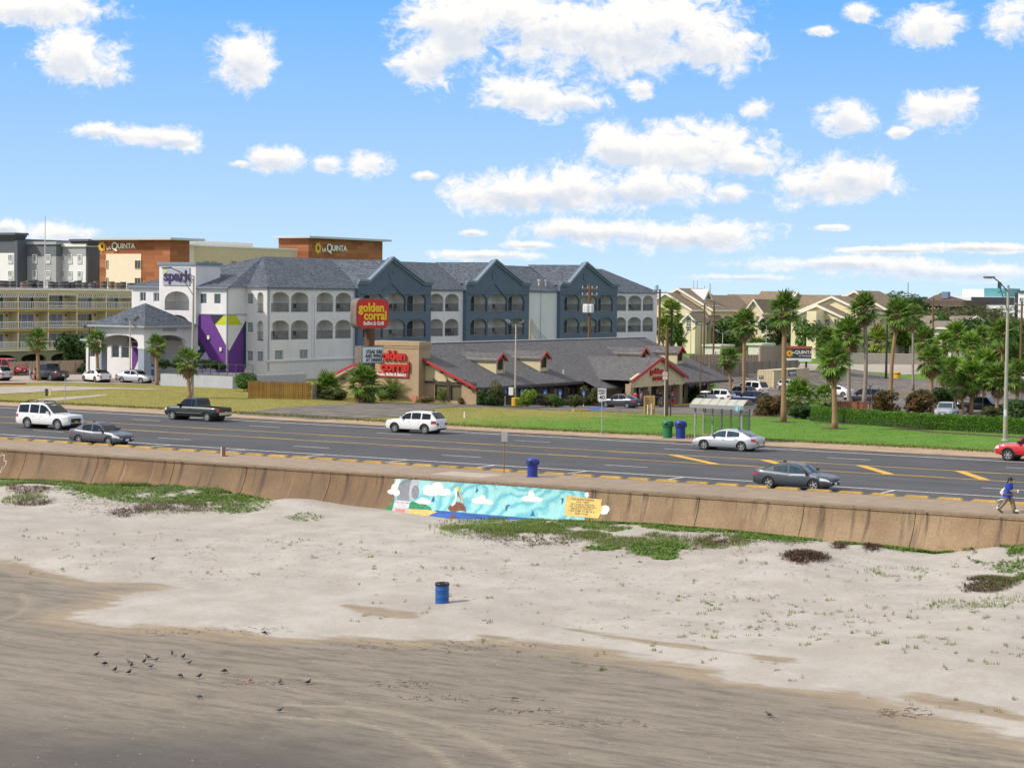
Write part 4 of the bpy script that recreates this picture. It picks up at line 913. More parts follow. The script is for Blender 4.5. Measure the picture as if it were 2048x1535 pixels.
    text('red_lettering', 'corral', 1.34, M_REDL, R, (pxx(792), yf-.16, pz(733)), '-Y', .2, .06, sx=1.12)
    a, b, c, d = pxx(751), pxx(818.5), pz(754), pz(744)
    bn = MB().box(a, b, yf-.14, yf-.012, c, d).build('red_banner', pm('banner_red', (.40, .03, .03), .5), R)
    text('white_lettering', 'Steaks, Buffet & Bakery', .43, pm('letter_white', (.8, .78, .72), .5), bn, ((a+b)/2, yf-.16, (c+d)/2+.02), '-Y', .03, .012, sx=.92)
    p = onY(828, 798, yf-.1); MB().box(p[0]-.3, p[0]+.3, yf-.1, yf-.05, p[2]-.3, p[2]+.35).build('fire_notice', pm('notice_pink', (.55, .16, .12), .6), R)
build_restaurant()
# ---------------------------------------------------------------- pylon sign of the restaurant
def rrect(w, h, r, n=5):
    pts = []
    for cx, cz, a0 in ((w/2-r, h/2-r, 0), (-w/2+r, h/2-r, 90), (-w/2+r, -h/2+r, 180), (w/2-r, -h/2+r, 270)):
        for k in range(n+1): a = math.radians(a0+90*k/n); pts.append((cx+r*math.cos(a), cz+r*math.sin(a)))
    return pts
def build_pylon():
    g = gnd(738, 804); T = thing('pylon_sign', 'tall rounded red roadside sign with yellow lettering above a white letter board', 'sign', g, math.radians(-17))
    D = project(g)[2]; k = D/FPX
    zc = (804-627)*k; cw, ch = 4.15, 61*k
    M_CAB = pm('cabinet_weathered', (.15, .12, .105), .6, var=.25, scale=1.2, streak=.3)
    MB().prism([(-.5, y, zc+z) for y, z in rrect(cw, ch, .75)], (.98, 0, 0)).build('cabinet', M_CAB, T, smooth=True)
    fc = MB().prism([(.46, y, zc+z) for y, z in rrect(cw-.22, ch-.22, .68)], (.05, 0, 0)).build('red_face', pm('sign_red', (.60, .010, .015), .3, var=.05), T)
    MY = pm('sign_yellow', (.85, .55, .02), .4, var=.05); MW = pm('letter_white', (.8, .78, .72), .5)
    for tx, dy, dz, s, m in (('golden', -.22, .58, 1.22, MY), ('corral', .26, -.22, 1.22, MY), ('Buffet & Grill', .05, -.98, .52, MW)):
        o = text('lettering', tx, s, m, fc, (.56, dy, zc+dz), '+X', .08, .04 if m is MY else .015, sx=.98 if m is MY else .93)
    po = MB().box(-.42, .42, -.42, .42, -.5, zc-ch/2-2.0).build('pole_lower', pm('pole_dark', (.05, .05, .055), .7), T)
    MB().box(-.36, .36, -.36, .36, zc-ch/2-2.0, zc-ch/2+.1).build('pole_upper', pm('rusty_steel', (.115, .05, .03), .8, var=.4, scale=1.5, streak=.4), T)
    zb = (804-709)*k; bw, bh = 2.75, 35*k
    MB().box(-.62, .5, -bw/2, bw/2, zb-bh/2, zb+bh/2).build('letter_board_box', M_CAB, T)
    bf = MB().box(.502, .55, -bw/2+.1, bw/2-.1, zb-bh/2+.1, zb+bh/2-.1).build('letter_board', pm('board_white', (.62, .66, .70), .4, var=.04), T)
    for i, tx in enumerate(('STEAK RIBS', 'AND WINGS', 'AT DINNER')): text('board_lettering', tx, .50, M_BLACK, bf, (.57, .18, zb+.30-.42*i), '+X', .02, .012, space=1.12, sx=.72)
build_pylon()
# ---------------------------------------------------------------- motel with white balcony railings
def build_motel():
    T = thing('motel', 'four-level olive motel with white balcony railings and condensers on its flat roof', 'motel')
    X = -195.0; ys = [onX(p, 620, X)[1] for p in (-150, -90, -26, 35.6, 96, 153, 211.7, 263, 315)]
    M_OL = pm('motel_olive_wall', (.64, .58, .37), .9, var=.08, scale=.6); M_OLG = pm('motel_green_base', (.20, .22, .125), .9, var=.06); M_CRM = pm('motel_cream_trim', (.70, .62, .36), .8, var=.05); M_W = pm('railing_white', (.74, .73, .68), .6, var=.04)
    M_BAND = pm('motel_ochre_band', (.42, .31, .085), .8, var=.1)
    dk = [2.54, 5.13, 7.72]; top = 10.5; d = 1.5
    MB().box(X-14, X-d, ys[0], ys[-1], 0, top-.3).build('wall', M_OL, T)
    rf = MB().box(X-14.5, X+.5, ys[0], ys[-1], top-.22, top+.05).build('roof', pm('roof_white', (.72, .70, .65), .8, var=.06), T)
    MB().box(X-.06, X+.06, ys[0], ys[-1], top-.62, top-.23).build('fascia', M_CRM, T)
    for z in dk: MB().box(X-d-.05, X+.25, ys[0], ys[-1], z-.22, z).build('deck', M_BAND if z > 3 else M_CRM, T)
    for i, y in enumerate(ys[:-1]):
        MB().box(X-.08, X+.10, y-.1, y+.1, 2.54, top-.6).build('post', M_CRM, T)
        if i: MB().box(X-d, X-.1, y-.05, y+.05, 2.56, top-.65).build('party_wall', M_OL, T)
    n = len(ys)
    for i in range(n-1):
        y0, y1 = ys[i], ys[i+1]
        for l, z in enumerate(dk):
            r = MB(); o = .17 if l == 0 else 0; zt = z+1.05; a, b = y0+.1, y1-.1
            r.box(X+.02+o, X+.09+o, a, b, zt-.08, zt); r.box(X+.02+o, X+.09+o, a, b, z+.10, z+.18)
            if i == 4 and l:                           # one column of flats has crossed railings
                r.box(X+.02, X+.09, a, b, z+.52, z+.58); k = 7; w = (b-a)/k
                for q in range(k):
                    r.bar((X+.055, a+w*q, z+.18), (X+.055, a+w*q+w, z+.52), .05, .05); r.bar((X+.055, a+w*q+w, z+.18), (X+.055, a+w*q, z+.52), .05, .05)
                for q in range(1, 2*k): r.box(X+.035, X+.075, a+w*q/2-.02, a+w*q/2+.02, z+.58, zt-.08)
            else:
                k = int((b-a)/(.30 if l else .22))
                for q in range(1, k): u = a+(b-a)*q/k; r.box(X+.035+o, X+.075+o, u-.035, u+.035, z+.18, zt-.08)
            r.build('railing', M_W, T)
            g = random.random(); w = (y1-y0)
            gl = pane(T, '+X', X-d, y0+w*.17, y0+w*.80, z+.06, z+2.05, [M_GLASSG, M_GLASS, pm('curtain_blue', (.20, .24, .34), .7, var=.3, scale=3)][int(g*2.99)], M_W, 2, 0, -.03, .09, 'sliding_door')
            MB().box(X-d+.02, X-d+.14, y0+w*.9-.08, y0+w*.9+.08, z+1.65, z+1.95).build('wall_lamp', M_DKBR, T)
        la = MB(); a, b = y0+.1, y1-.1
        if i == 4:
            la.box(X-.02, X+.05, a, b, top-.72, top-.64); k = 16
            for q in range(k): u = a+(b-a)*(q+.5)/k; la.box(X, X+.03, u-.1, u+.1, top-.92, top-.72)
        else:
            k = 14; w = (b-a)/k
            for q in range(k): la.bar((X+.01, a+w*q, top-1.22), (X+.01, a+w*q+w, top-.65), .02, .09); la.bar((X+.03, a+w*q+w, top-1.22), (X+.03, a+w*q, top-.65), .02, .09)
        la.build('lattice', M_W, T)
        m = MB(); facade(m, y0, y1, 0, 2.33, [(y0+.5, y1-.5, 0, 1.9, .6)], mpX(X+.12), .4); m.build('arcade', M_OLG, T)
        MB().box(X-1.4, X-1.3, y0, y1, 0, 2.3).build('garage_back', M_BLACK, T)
    # condensers
    random.seed(11)
    for px in (2, 10, 24, 47, 58, 70, 80, 102, 112, 122, 130, 144, 156, 170, 184, 193, 208, 223, 235, 246, 262):
        p = onX(px, 572, X-2.2+random.uniform(-1, 1)); h = random.uniform(.75, 1.05); r = random.uniform(.42, .58); q = (p[0], p[1], top+.05)
        c = MB().lathe([(r, 0), (r, h*.85), (r*.9, h), (r*.3, h+.02)], q, 12).build('condenser', pm('condenser_'+'ab'[px % 2], ((.035, .035, .038), (.11, .065, .045))[px % 2], .6, var=.3), rf)
        MB().lathe([(r*1.02, .1), (r*1.02, .16)], q, 12).lathe([(r*1.02, h*.6), (r*1.02, h*.66)], q, 12).build('band', pm('condenser_band', (.3, .3, .3), .5), c)
    p = onX(90, 570, X-4); MB().tube([(p[0], p[1], top), (p[0], p[1], onX(90, 432, X-4)[2])], [.09, .05], 6).build('roof_mast', pm('mast_grey', (.45, .43, .40), .5), T)
build_motel()
# ---------------------------------------------------------------- pale hotel with charcoal caps, far left
def build_grey():
    T = thing('grey_hotel', 'white and grey hotel block with charcoal cornices rising behind the motel', 'hotel')
    Y = 252.0; M_WH = pm('render_white', (.68, .69, .70), .85, var=.04); M_GR = pm('render_grey', (.33, .34, .36), .85, var=.04); M_CH = pm('render_charcoal', (.085, .098, .12), .8, var=.05)
    x = lambda px, yy=Y: onY(px, 540, yy)[0]
    z = lambda py, yy=Y: onY(90, py, yy)[2]
    M_LG = pm('window_grille', (.55, .56, .58), .6)
    def wins(par, cols, yy):
        for a, b in cols:
            for t, s in ((508.5, 526), (541, 558), (573, 590), (605, 622)):
                pane(par, '-Y', yy, x(a, yy), x(b, yy), z(s-4, yy), z(t, yy), M_GLASS, M_WH, 2, 2, -.03, .12)
                MB().box(x(a, yy)+.02, x(b, yy)-.02, yy-.14, yy-.01, z(s, yy)-.1, z(s-4, yy)-.06).build('air_conditioner', M_LG, par)
    ya, yb, yc = Y-3.6, Y-1.5, Y
    def block(x0, x1, yy, top, mat, capmat, cap, nm):
        b = MB().box(x0, x1, yy, yy+16, 0, top).build(nm, mat, T)
        if cap: MB().box(x0-.02, x1+.02, yy-.03, yy+16, top-cap, top+.01).build('cap', capmat, b)
        return b
    ta, tb, tc = z(477, ya), z(487.5, yb), z(492, yc)
    a = block(x(-70, ya), x(30, ya), ya, ta, M_WH, M_CH, 2.3, 'block'); b = block(x(0, yb), x(112, yb), yb, tb, M_GR, pm('render_slate', (.12, .135, .16), .8), 2.0, 'block'); c = block(x(105, yc), x(171.5, yc), yc, tc, M_WH, M_GR, 1.6, 'block')
    MB().box(x(30, ya)-.05, x(36, ya), ya-.15, yb+.2, 0, ta-.2).build('corner_pier', M_CH, T)
    wins(a, ((-22, -12), (16.3, 26)), ya); wins(b, ((40.5, 50), (65, 74.5), (92, 101.5)), yb); wins(c, ((120, 129.5), (136.4, 145), (155, 164.3)), yc)
    cm = MB()
    for k, o in ((0, .3), (.35, .6), (.7, 1.0)): cm.box(x(-70, ya), x(30, ya)+o, ya-o, yb, ta+k-.1, ta+k+.26)
    cm.build('cornice', M_CH, a)
    MB().box(x(0, yb), x(112, yb)+.3, yb-.3, yb+15, tb-.1, tb+.35).build('cornice', M_GR, b); MB().box(x(112, yc), x(171.5, yc)+.35, yc-.35, yc+15, tc-.1, tc+.4).build('cornice', M_WH, c)
    xt = x(171.6, yc); xe = onY(176, 540, yc+.2)[0]; tt = z(484, yc)
    tw = MB().box(xt+.02, xe, yc+.2, yc+5, 0, tt-.4).build('end_tower', M_CH, T); cm = MB()
    for k, o in ((-.6, .2), (-.25, .6), (.1, 1.0)): cm.box(xt-3+.02, xe+o, yc+.2-o, yc+5+o, tt+k, tt+k+.34)
    cm.build('cornice', M_CH, tw)
    MB().box(x(75, yc), x(165, yc), yc+5, yc+9, tc-1, z(484, yc+5)).build('penthouse', M_WH, T)
build_grey()
# ---------------------------------------------------------------- hotel with orange timber-look towers
def plank_mat():
    m = bpy.data.materials.new('timber_cladding'); m.use_nodes = True; t = NT(m.node_tree); b = m.node_tree.nodes['Principled BSDF']; MATS['timber_cladding'] = m
    pos = t.n('ShaderNodeNewGeometry').outputs['Position']; x, y, z = t.n('ShaderNodeSeparateXYZ', {0: pos}).outputs
    v = t.n('ShaderNodeCombineXYZ', {0: t.m('ADD', x, y), 1: z, 2: 0.0}).outputs[0]
    br = t.n('ShaderNodeTexBrick', {'Vector': v, 'Color1': (.235, .072, .022, 1), 'Color2': (.40, .15, .055, 1), 'Mortar': (.15, .05, .02, 1), 'Scale': 1.0, 'Mortar Size': .012, 'Brick Width': 3.3, 'Row Height': .66, 'Bias': -.1})
    m.node_tree.links.new(br.outputs[0], b.inputs['Base Color']); b.inputs['Roughness'].default_value = .75
    return m
def build_lq():
    T = thing('timber_clad_hotel', 'cream hotel with two orange timber-clad towers under thin flat roofs', 'hotel')
    M_T = plank_mat(); M_BE = pm('render_beige', (.56, .45, .29), .85, var=.05); M_CR = pm('render_cream', (.72, .62, .47), .85, var=.04); M_RW = pm('flat_roof_edge', (.46, .50, .53), .5, var=.04)
    MW = pm('letter_white', (.8, .78, .72), .5); MSUN = pm('sun_emblem', (.80, .44, .015), .45); M_EMC = pm('emblem_brown', (.04, .02, .01), .6)
    X1 = -211.0; y1 = onX(340, 500, X1)[1]; y2 = onX(379, 500, X1)[1]; x0 = onY(199.5, 500, y1)[0]; zr = onY(270, 480, y1)[2]; zb = -2
    t1 = MB().box(x0, X1, y1, y2, 0, zr).build('tower', M_T, T)
    a, b = onY(213, 520, y1)[0], onY(283, 520, y1)[0]; zt = onY(250, 507.5, y1)[2]
    cp = MB().box(a, b, y1-.10, y1-.012, 0, zt).build('cream_panel', M_CR, T)
    for p, q in ((271, 283), (212.8, 217.5)):
        for s, t in ((520, 537.5), (555, 572), (592, 608)): pane(cp, '-Y', y1-.11, onY(p, 520, y1)[0], onY(q, 520, y1)[0], onY(270, t, y1)[2], onY(270, s, y1)[2], M_GLASS, M_BE, 1, 0, -.03, .08)
    def slab(xa, xb, ya, yb, z, nm='flat_roof'): return MB().box(xa, xb, ya, yb, z, z+.34).build(nm, M_RW, T)
    slab(onY(187, 478, y1-1)[0], X1+1.3, y1-1.4, y2+2.2, zr)
    def sign(par, x, y, z, s, face):
        em = MB(); n = 15
        def P(u, w, d): return (x+u, y-d, z+w) if face == '-Y' else (x+d, y+u, z+w)
        for k in range(n):
            a = 2*math.pi*k/n; r0, r1, wd = .40*s, (.95 if k % 2 else .82)*s, .11*s
            dx, dz = math.cos(a), math.sin(a); px_, pz_ = -dz, dx
            pts = [(dx*r0-px_*wd*.6, dz*r0-pz_*wd*.6), (dx*r1*.8-px_*wd, dz*r1*.8-pz_*wd), (dx*r1, dz*r1), (dx*r1*.8+px_*wd, dz*r1*.8+pz_*wd), (dx*r0+px_*wd*.6, dz*r0+pz_*wd*.6)]
            nrm = P(0, 0, .06); o0 = P(0, 0, 0); em.prism([P(u, w, .05) for u, w in pts], tuple(nrm[i]-o0[i] for i in range(3)))
        e = em.build('sun_emblem', MSUN, par)
        ring = MB(); ring.poly([P(.52*s*math.cos(2*math.pi*k/14), .52*s*math.sin(2*math.pi*k/14), .12) for k in range(14)]); ring.build('emblem_ring', MSUN, e)
        ring = MB(); ring.poly([P(.27*s*math.cos(2*math.pi*k/14), .34*s*math.sin(2*math.pi*k/14), .13) for k in range(14)]); ring.build('emblem_centre', M_EMC, e)
        bd = .02 if s > .6 else .008
        text('sign_lettering', 'LA', .78*s, MW, par, P(1.0*s, -.25*s, .1), face, .12, bd, 'LEFT')
        text('sign_lettering', 'Q', 1.75*s, MW, par, P(2.05*s, .02*s, .1), face, .12, bd, 'LEFT'); text('sign_lettering', 'UINTA', 1.22*s, MW, par, P(3.42*s, .05*s, .1), face, .12, bd, 'LEFT', sx=1.02)
    p = onY(205.5, 493, y1); sign(t1, p[0], y1-.05, p[2], .95, '-Y')
    # long beige range and the second tower
    yb0, yb1 = y2, onX(594, 500, X1-.8)[1]; zbz = onX(430, 494, X1-.8)[2]
    w = MB().box(X1-15, X1-.8, yb0-.0, yb1, 0, zbz).build('range', M_BE, T)
    MB().box(X1-15.2, X1-.7, yb0+.1, yb1+.1, zbz, zbz+.22).build('parapet_cap', pm('cap_white', (.7, .68, .62), .6), w)
    MB().box(X1-.79, X1-.2, y2+.02, y2+1.3, 0, zr-.6).build('pilaster', M_CR, T)
    for px in (412.5, 427.5, 467):
        for t, s in ((521, 534), (552, 566), (585, 600)):
            ya_, yb_ = onX(px-5.5, 530, X1-.8)[1], onX(px+5.5, 530, X1-.8)[1]; pane(w, '+X', X1-.8, ya_, yb_, onX(px, s, X1-.8)[2], onX(px, t, X1-.8)[2], M_GLASSG, M_BE, 1, 0, -.03, .1)
    MB().box(X1-9, X1-7, yb0+8, yb1-4, zbz, zbz+1.1).build('plant_screen', pm('cap_white', (.7, .68, .62), .6), w)
    X2 = X1+.5; ya2 = onX(617, 500, X2)[1]; yb2 = onX(765, 500, X2)[1]; xl2 = onY(557, 500, ya2)[0]; zr2 = onX(640, 477, X2)[2]
    t2 = MB().box(xl2, X2, ya2, yb2, 0, zr2).build('tower', M_T, T); slab(xl2-.6, X2+1.0, ya2-1.0, yb2+1.4, zr2)
    p = onX(635, 496, X2); sign(t2, X2+.05, p[1], p[2], 1.15, '+X')
build_lq()
# ================================================================ VEHICLES
M_TYRE = pm('tyre_rubber', (.018, .018, .018), .85, var=.1)
M_RIM = pm('alloy_rim', (.52, .52, .53), .3, metal=.7, var=.05)
M_RIMD = pm('rim_shadow', (.03, .03, .032), .6)
M_CGLASS = pm('car_glass', (.008, .010, .012), .04, var=.2, spec=.35)
M_CGLASSB = pm('car_glass_clear', (.03, .055, .065), .04, var=.5, scale=3, spec=.5)
M_PLAST = pm('car_black_plastic', (.02, .02, .022), .6)
M_CHROME = pm('car_chrome', (.6, .6, .6), .18, metal=.9, var=.03)
M_HEAD = pm('headlamp', (.62, .64, .66), .12, spec=.8)
M_TAIL = pm('tail_lamp', (.30, .01, .012), .15, spec=.8)
M_PLATE = pm('plate_white', (.66, .66, .62), .5)
M_PLATEY = pm('plate_yellow', (.55, .36, .03), .5)
def paint_mat(name, col, metal=.25, rough=.32): return pm('paint_'+name, col, rough, metal=metal, var=.02, coat=.7 if max(col) > .2 else .3)
def interp(tab, x):
    if x <= tab[0][0]: return tab[0][1]
    for (a, b), (c, d) in zip(tab, tab[1:]):
        if x <= c: return b+(d-b)*(x-a)/(c-a) if c > a else d
    return tab[-1][1]
WHEELS = {}
def wheel_mesh(r, w, n):
    k = (r, w, n)
    if k in WHEELS: return WHEELS[k]
    ty = MB().lathe([(r*.66, -w/2+.02), (r*.72, -w/2), (r*.95, -w/2+.01), (r, -w/2+.05), (r, w/2-.05), (r*.95, w/2-.01), (r*.72, w/2), (r*.66, w/2-.02)], (0, 0, 0), 20, 'y', cap=False)
    rm = MB().lathe([(r*.67, .0), (r*.67, w/2-.03), (r*.60, w/2-.035), (r*.58, .02)], (0, 0, 0), 20, 'y', cap=False)
    rm.lathe([(r*.15, .0), (r*.16, w/2-.02), (r*.05, w/2-.01)], (0, 0, 0), 10, 'y')
    for i in range(n):
        a = 2*math.pi*i/n; c, s = math.cos(a), math.sin(a)
        rm.bar((c*r*.1, w/2-.05, s*r*.1), (c*r*.64, w/2-.045, s*r*.64), r*.17 if n < 7 else r*.11, .03, up=(0, 1, 0))
    dk = MB().lathe([(r*.66, 0.0), (.01, .0)], (0, 0, 0), 16, 'y', cap=False)
    WHEELS[k] = (ty.mesh('tyre', M_TYRE, True), rm.mesh('rim', M_RIM, True), dk.mesh('brake_disc', M_RIMD))
    return WHEELS[k]
def make_car(name, label, cat, loc, heading, S, paint, group=None, far=False, clear=False):
    """car facing local +x; S: length, width, wheel radius/positions, top line, cabin line, window posts"""
    L, W, r = S['L'], S['W'], S['r']; wf, wr = S['wf'], S['wr']; cl = S.get('cl', .2); bed = S.get('bed')
    T = thing(name, label, cat, loc, heading, group)
    top = S['top']; hw = W/2
    xs = sorted(set([round(-L/2+L*i/52, 4) for i in range(53)]+[round(c+r*1.16*math.cos(math.pi*k/10), 4) for c in (wf, wr) for k in range(11)]+[p[0] for p in top if abs(p[0]) <= L/2]))
    def hwx(x):
        t = max(0, (abs(x)-(L/2-.75))/.75); return hw*(1-.20*t**2.4)
    def zb(x):
        z = cl+.10*max(0, (abs(x)-(L/2-.45))/.45)
        for c in (wf, wr):
            d = abs(x-c)
            if d < r*1.16: z = max(z, r+math.sqrt((r*1.16)**2-d*d)-.02)
        return z
    FR = (0, .10, .42, .70, .90, 1.0); WF = (.93, .985, 1.0, .985, .955, .895)
    def side(x, f, s, off=0.0):
        b, t = cl+.10*max(0, (abs(x)-(L/2-.45))/.45), interp(top, x); w = hwx(x)
        z = b+(t-b)*f
        return (x, s*(w*interp(list(zip(FR, WF)), f)+off), z)
    rows = []
    for x in xs:
        t = interp(top, x); b = min(zb(x), t-.08); w = hwx(x); b0 = cl+.10*max(0, (abs(x)-(L/2-.45))/.45)
        h = []
        for f, q in zip(FR, WF):
            z = b0+(t-b0)*f; h.append((w*interp(list(zip(FR, WF)), max(f, (max(z, b)-b0)/(t-b0))), max(z, b)))
        if bed and bed[0]-.001 <= x <= bed[1]+.001: h += [(w*.83, t), (w*.82, bed[2]), (0, bed[2])]
        else: h += [(w*.80, t+.012), (w*.45, t+.03), (0, t+.035)]
        rows.append([(x, -y, z) for y, z in h]+[(x, y, z) for y, z in h[::-1][1:]])
    m = MB(); m.grid(rows); m.poly(rows[0]); m.poly(rows[-1]); m.build('body', paint, T, smooth=True)
    MB().box(-L/2+.25, L/2-.25, -hw*.86, hw*.86, cl+.03, max(r*1.0, .42)).build('underbody', M_PLAST, T)
    for c in (wf, wr): MB().lathe([(r*1.14, -hw*.90), (r*1.14, hw*.90)], (c, 0, r), 14, 'y').build('wheel_well', M_RIMD, T)
    # cabin
    cab = S['cab']; x0, x1 = cab[0][0], cab[-1][0]; roof = max(p[1] for p in cab); tum = S.get('tum', .17)
    xt = [p[0] for p in cab if p[1] > roof-.12]; xtr, xtf = min(xt), max(xt)
    def belt(x): return interp(top, x)-.01
    def cw(x, z):
        b = belt(x); f = (z-b)/max(.2, roof-b); return hwx(x)*.905-tum*min(1.1, max(0, f))
    cx = sorted(set([x0+(x1-x0)*i/28 for i in range(29)]+[p[0] for p in cab])); rows = []
    for x in cx:
        z = max(interp(cab, x), belt(x)+.002); b = belt(x)-.03; e = min(.06, (z-b)*.3)
        h = [(cw(x, b), b), (cw(x, z-e), z-e), (cw(x, z)-.07, z), (cw(x, z)*.5, z+.015), (0, z+.02)]
        rows.append([(x, -y, q) for y, q in h]+[(x, y, q) for y, q in h[::-1][1:]])
    m = MB(); m.grid(rows); m.poly(rows[0]); m.poly(rows[-1]); m.build('cabin', paint, T, smooth=True)
    GL = M_CGLASSB if clear else M_CGLASS
    def screen(nm, xa, xb):
        rw = []
        for i in range(5):
            x = xa+(xb-xa)*i/4; z = interp(cab, x); y = cw(x, z)-.08
            rw.append([(x, y*(k/2-1), z+.022+(.012 if abs(k-2) < 2 else 0)) for k in range(5)])
        MB().grid(rw).build(nm, GL, T, smooth=2)
    screen('windscreen', xtf+.03, x1-.06)
    if S.get('rearglass', True): screen('rear_window', x0+.05 if not S.get('upright') else x0+.02, xtr-.04)
    for (a, b) in S['win']:
        for s in (-1, 1):
            n = 7; lo, hi = [], []
            for i in range(n):
                x = a+(b-a)*i/(n-1); zl = belt(x)+.045; zh = interp(cab, x)-.095
                zh = max(zh, zl+.01); lo.append((x, s*(cw(x, zl)+.008), zl)); hi.append((x, s*(cw(x, zh)+.008), zh))
            MB().grid([lo, hi]).build('side_window', GL if b > -.2 or not S.get('tint') else M_CGLASS, T)
    # wheels
    ty, rm, dk = wheel_mesh(r, S.get('tw', .23), S.get('sp', 5))
    for c in (wf, wr):
        for s in (-1, 1):
            w = link('wheel', ty, T, (c, s*(hw-.13), r)); w.rotation_euler.z = 0 if s > 0 else math.pi
            link('rim', rm, w); link('brake_disc', dk, w, (0, .02, 0))
    # lamps, grille, plates, handles, mirrors
    def patch(nm, xa, xb, fa, fb, mat, off=.012, sides=(-1, 1), n=4):
        for s in sides: MB().grid([[side(xa+(xb-xa)*i/n, f, s, off) for i in range(n+1)] for f in (fa, (fa+fb)/2, fb)]).build(nm, mat, T, smooth=2)
    hl = S.get('hl', (.62, .86, .55)); tl = S.get('tl', (.60, .86, .35))
    patch('headlamp', L/2-hl[2], L/2-.02, hl[0], hl[1], M_HEAD); patch('tail_lamp', -L/2+.02, -L/2+tl[2], tl[0], tl[1], M_TAIL)
    def endface(nm, sx, ya, yb, za, zb_, mat, off=.02):
        x = sx*(L/2+off); MB().box(x-.02, x+.02, ya, yb, za, zb_).build(nm, mat, T)
    zt = interp(top, L/2); wt = hwx(L/2)
    g = S.get('grille', (.55, .30, .58)); h = zt-cl
    endface('grille', 1, -wt*g[0], wt*g[0], cl+.1+(h-.1)*g[1], cl+.1+(h-.1)*g[2], S.get('gmat', M_PLAST))
    for s in (-1, 1):
        endface('headlamp_face', 1, s*wt*.62, s*wt*.90, cl+h*hl[0], cl+h*(hl[1]-.04), M_HEAD, .008)
        zr = interp(top, -L/2); hr = zr-cl; endface('tail_lamp_face', -1, s*hwx(L/2)*.60, s*hwx(L/2)*.90, cl+hr*tl[0], cl+hr*(tl[1]-.03), M_TAIL, .008)
    endface('lower_intake', 1, -wt*.75, wt*.75, cl+.10, cl+.10+h*.16, M_PLAST, .006); endface('rear_valance', -1, -wt*.85, wt*.85, cl+.09, cl+.09+h*.2, M_PLAST, .006)
    endface('number_plate', 1, -.16, .16, cl+h*.32, cl+h*.32+.15, S.get('plate', M_PLATE), .045); endface('number_plate', -1, -.16, .16, cl+h*.50, cl+h*.50+.15, M_PLATE, .03)
    if S.get('bumper'):
        for sx in (-1, 1): MB().box(sx*(L/2)-.09, sx*(L/2)+.09, -wt*.99, wt*.99, cl+.18, cl+.40).build('bumper', S['bumper'], T)
    patch('sill_trim', wr+r*1.2, wf-r*1.2, .0, S.get('sill', .09), S.get('sillmat', M_PLAST), .006, n=2)
    if not far:
        for x in S.get('hand', ()): 
            for s in (-1, 1): p = side(x, .80, s, .02); MB().box(x-.10, x+.10, p[1]-.018, p[1]+.018, p[2]-.015, p[2]+.02).build('door_handle', S.get('hmat', paint), T)
        for x in S.get('seam', ()): patch('door_seam', x-.008, x+.008, .12, .97, M_PLAST, .005, n=1)
        if S.get('mould'): patch('side_moulding', wr+r*1.25, wf-r*1.25, .33, .40, S['mould'], .014, n=2)
        if S.get('archtrim'):
            for c in (wf, wr):
                for s in (-1, 1):
                    m = MB(); a = [(c+r*k*math.cos(math.pi*q/10), r+r*k*math.sin(math.pi*q/10)) for k in (1.14, 1.30) for q in range(11)]
                    m.grid([[(x, s*(hwx(x)*.995+.012), z) for x, z in a[:11]], [(x, s*(hwx(x)*.995+.012), z) for x, z in a[11:]]]); m.build('arch_trim', M_PLAST, T)
    mx = S.get('mirror', xtf+ (x1-xtf)*.62)
    for s in (-1, 1):
        y = hwx(mx)*.93; m = MB(); zz = belt(mx)+.10; m.box(mx-.07, mx+.08, s*(y+.02), s*(y+.22), zz-.02, zz+.13); m.box(mx-.02, mx+.03, s*(y-.06), s*(y+.04), zz-.04, zz+.02); m.build('mirror', S.get('mmat', paint), T)
    if S.get('roofbars'):
        z = roof+.02
        for xx in S['roofbars']:
            y = cw(xx, roof)-.12; MB().tube([(xx, -y, z-.02), (xx, -y+.1, z+.12), (xx, 0, z+.16), (xx, y-.1, z+.12), (xx, y, z-.02)], .03, 6).build('roof_bar', M_PLAST, T)
    if S.get('fin'): MB().box(xtr+.05, xtr+.25, -.03, .03, roof, roof+.09).build('antenna_fin', M_PLAST, T)
    if bed: MB().box(bed[0]+.02, bed[1]-.02, -hw*.80, hw*.80, bed[2]+.01, bed[2]+.03).build('bed_liner', M_PLAST, T)
    return T
def sedan(L, W, H, wb, r, fo=.92, **k):
    f, b = L/2, -L/2; wf = f-fo; wr = wf-wb
    S = dict(L=L, W=W, r=r, wf=wf, wr=wr, cl=.19, top=[(b, .78), (b+.04, .98), (b+.5, 1.0), (wr+.2, .96), (0, .90), (f-1.35, .92), (f-.75, .87), (f-.25, .78), (f-.06, .70), (f, .60)],
        cab=[(b+.42, .99), (b+1.05, H-.17), (b+1.5, H-.05), (-.25, H), (.25, H-.03), (.55, H-.12), (f-1.25, .905)],
        win=[(-.12, f-1.62), (b+1.28, -.22)], hand=(.02, wr+.42), seam=(-.17, f-1.42, wr+.50), hmat=M_CHROME, sp=5, fin=True)
    S.update(k); return S
def suv(L, W, H, wb, r, fo=.95, **k):
    f, b = L/2, -L/2; wf = f-fo; wr = wf-wb
    S = dict(L=L, W=W, r=r, wf=wf, wr=wr, cl=.24, top=[(b, .92), (b+.05, 1.08), (wr, 1.06), (f-1.4, 1.02), (f-.7, .99), (f-.22, .93), (f-.05, .86), (f, .72)],
        cab=[(b+.05, 1.10), (b+.45, H-.16), (b+.62, H-.05), (-.6, H), (.15, H-.03), (.5, H-.13), (f-1.25, 1.03)],
        win=[(-.02, f-1.6), (wr+.42, -.10), (b+.52, wr+.30)], tint=True, upright=True, hand=(.1, wr+.55), seam=(-.06, f-1.45, wr+.55), archtrim=True, tl=(.62, .9, .42), fin=True)
    S.update(k); return S
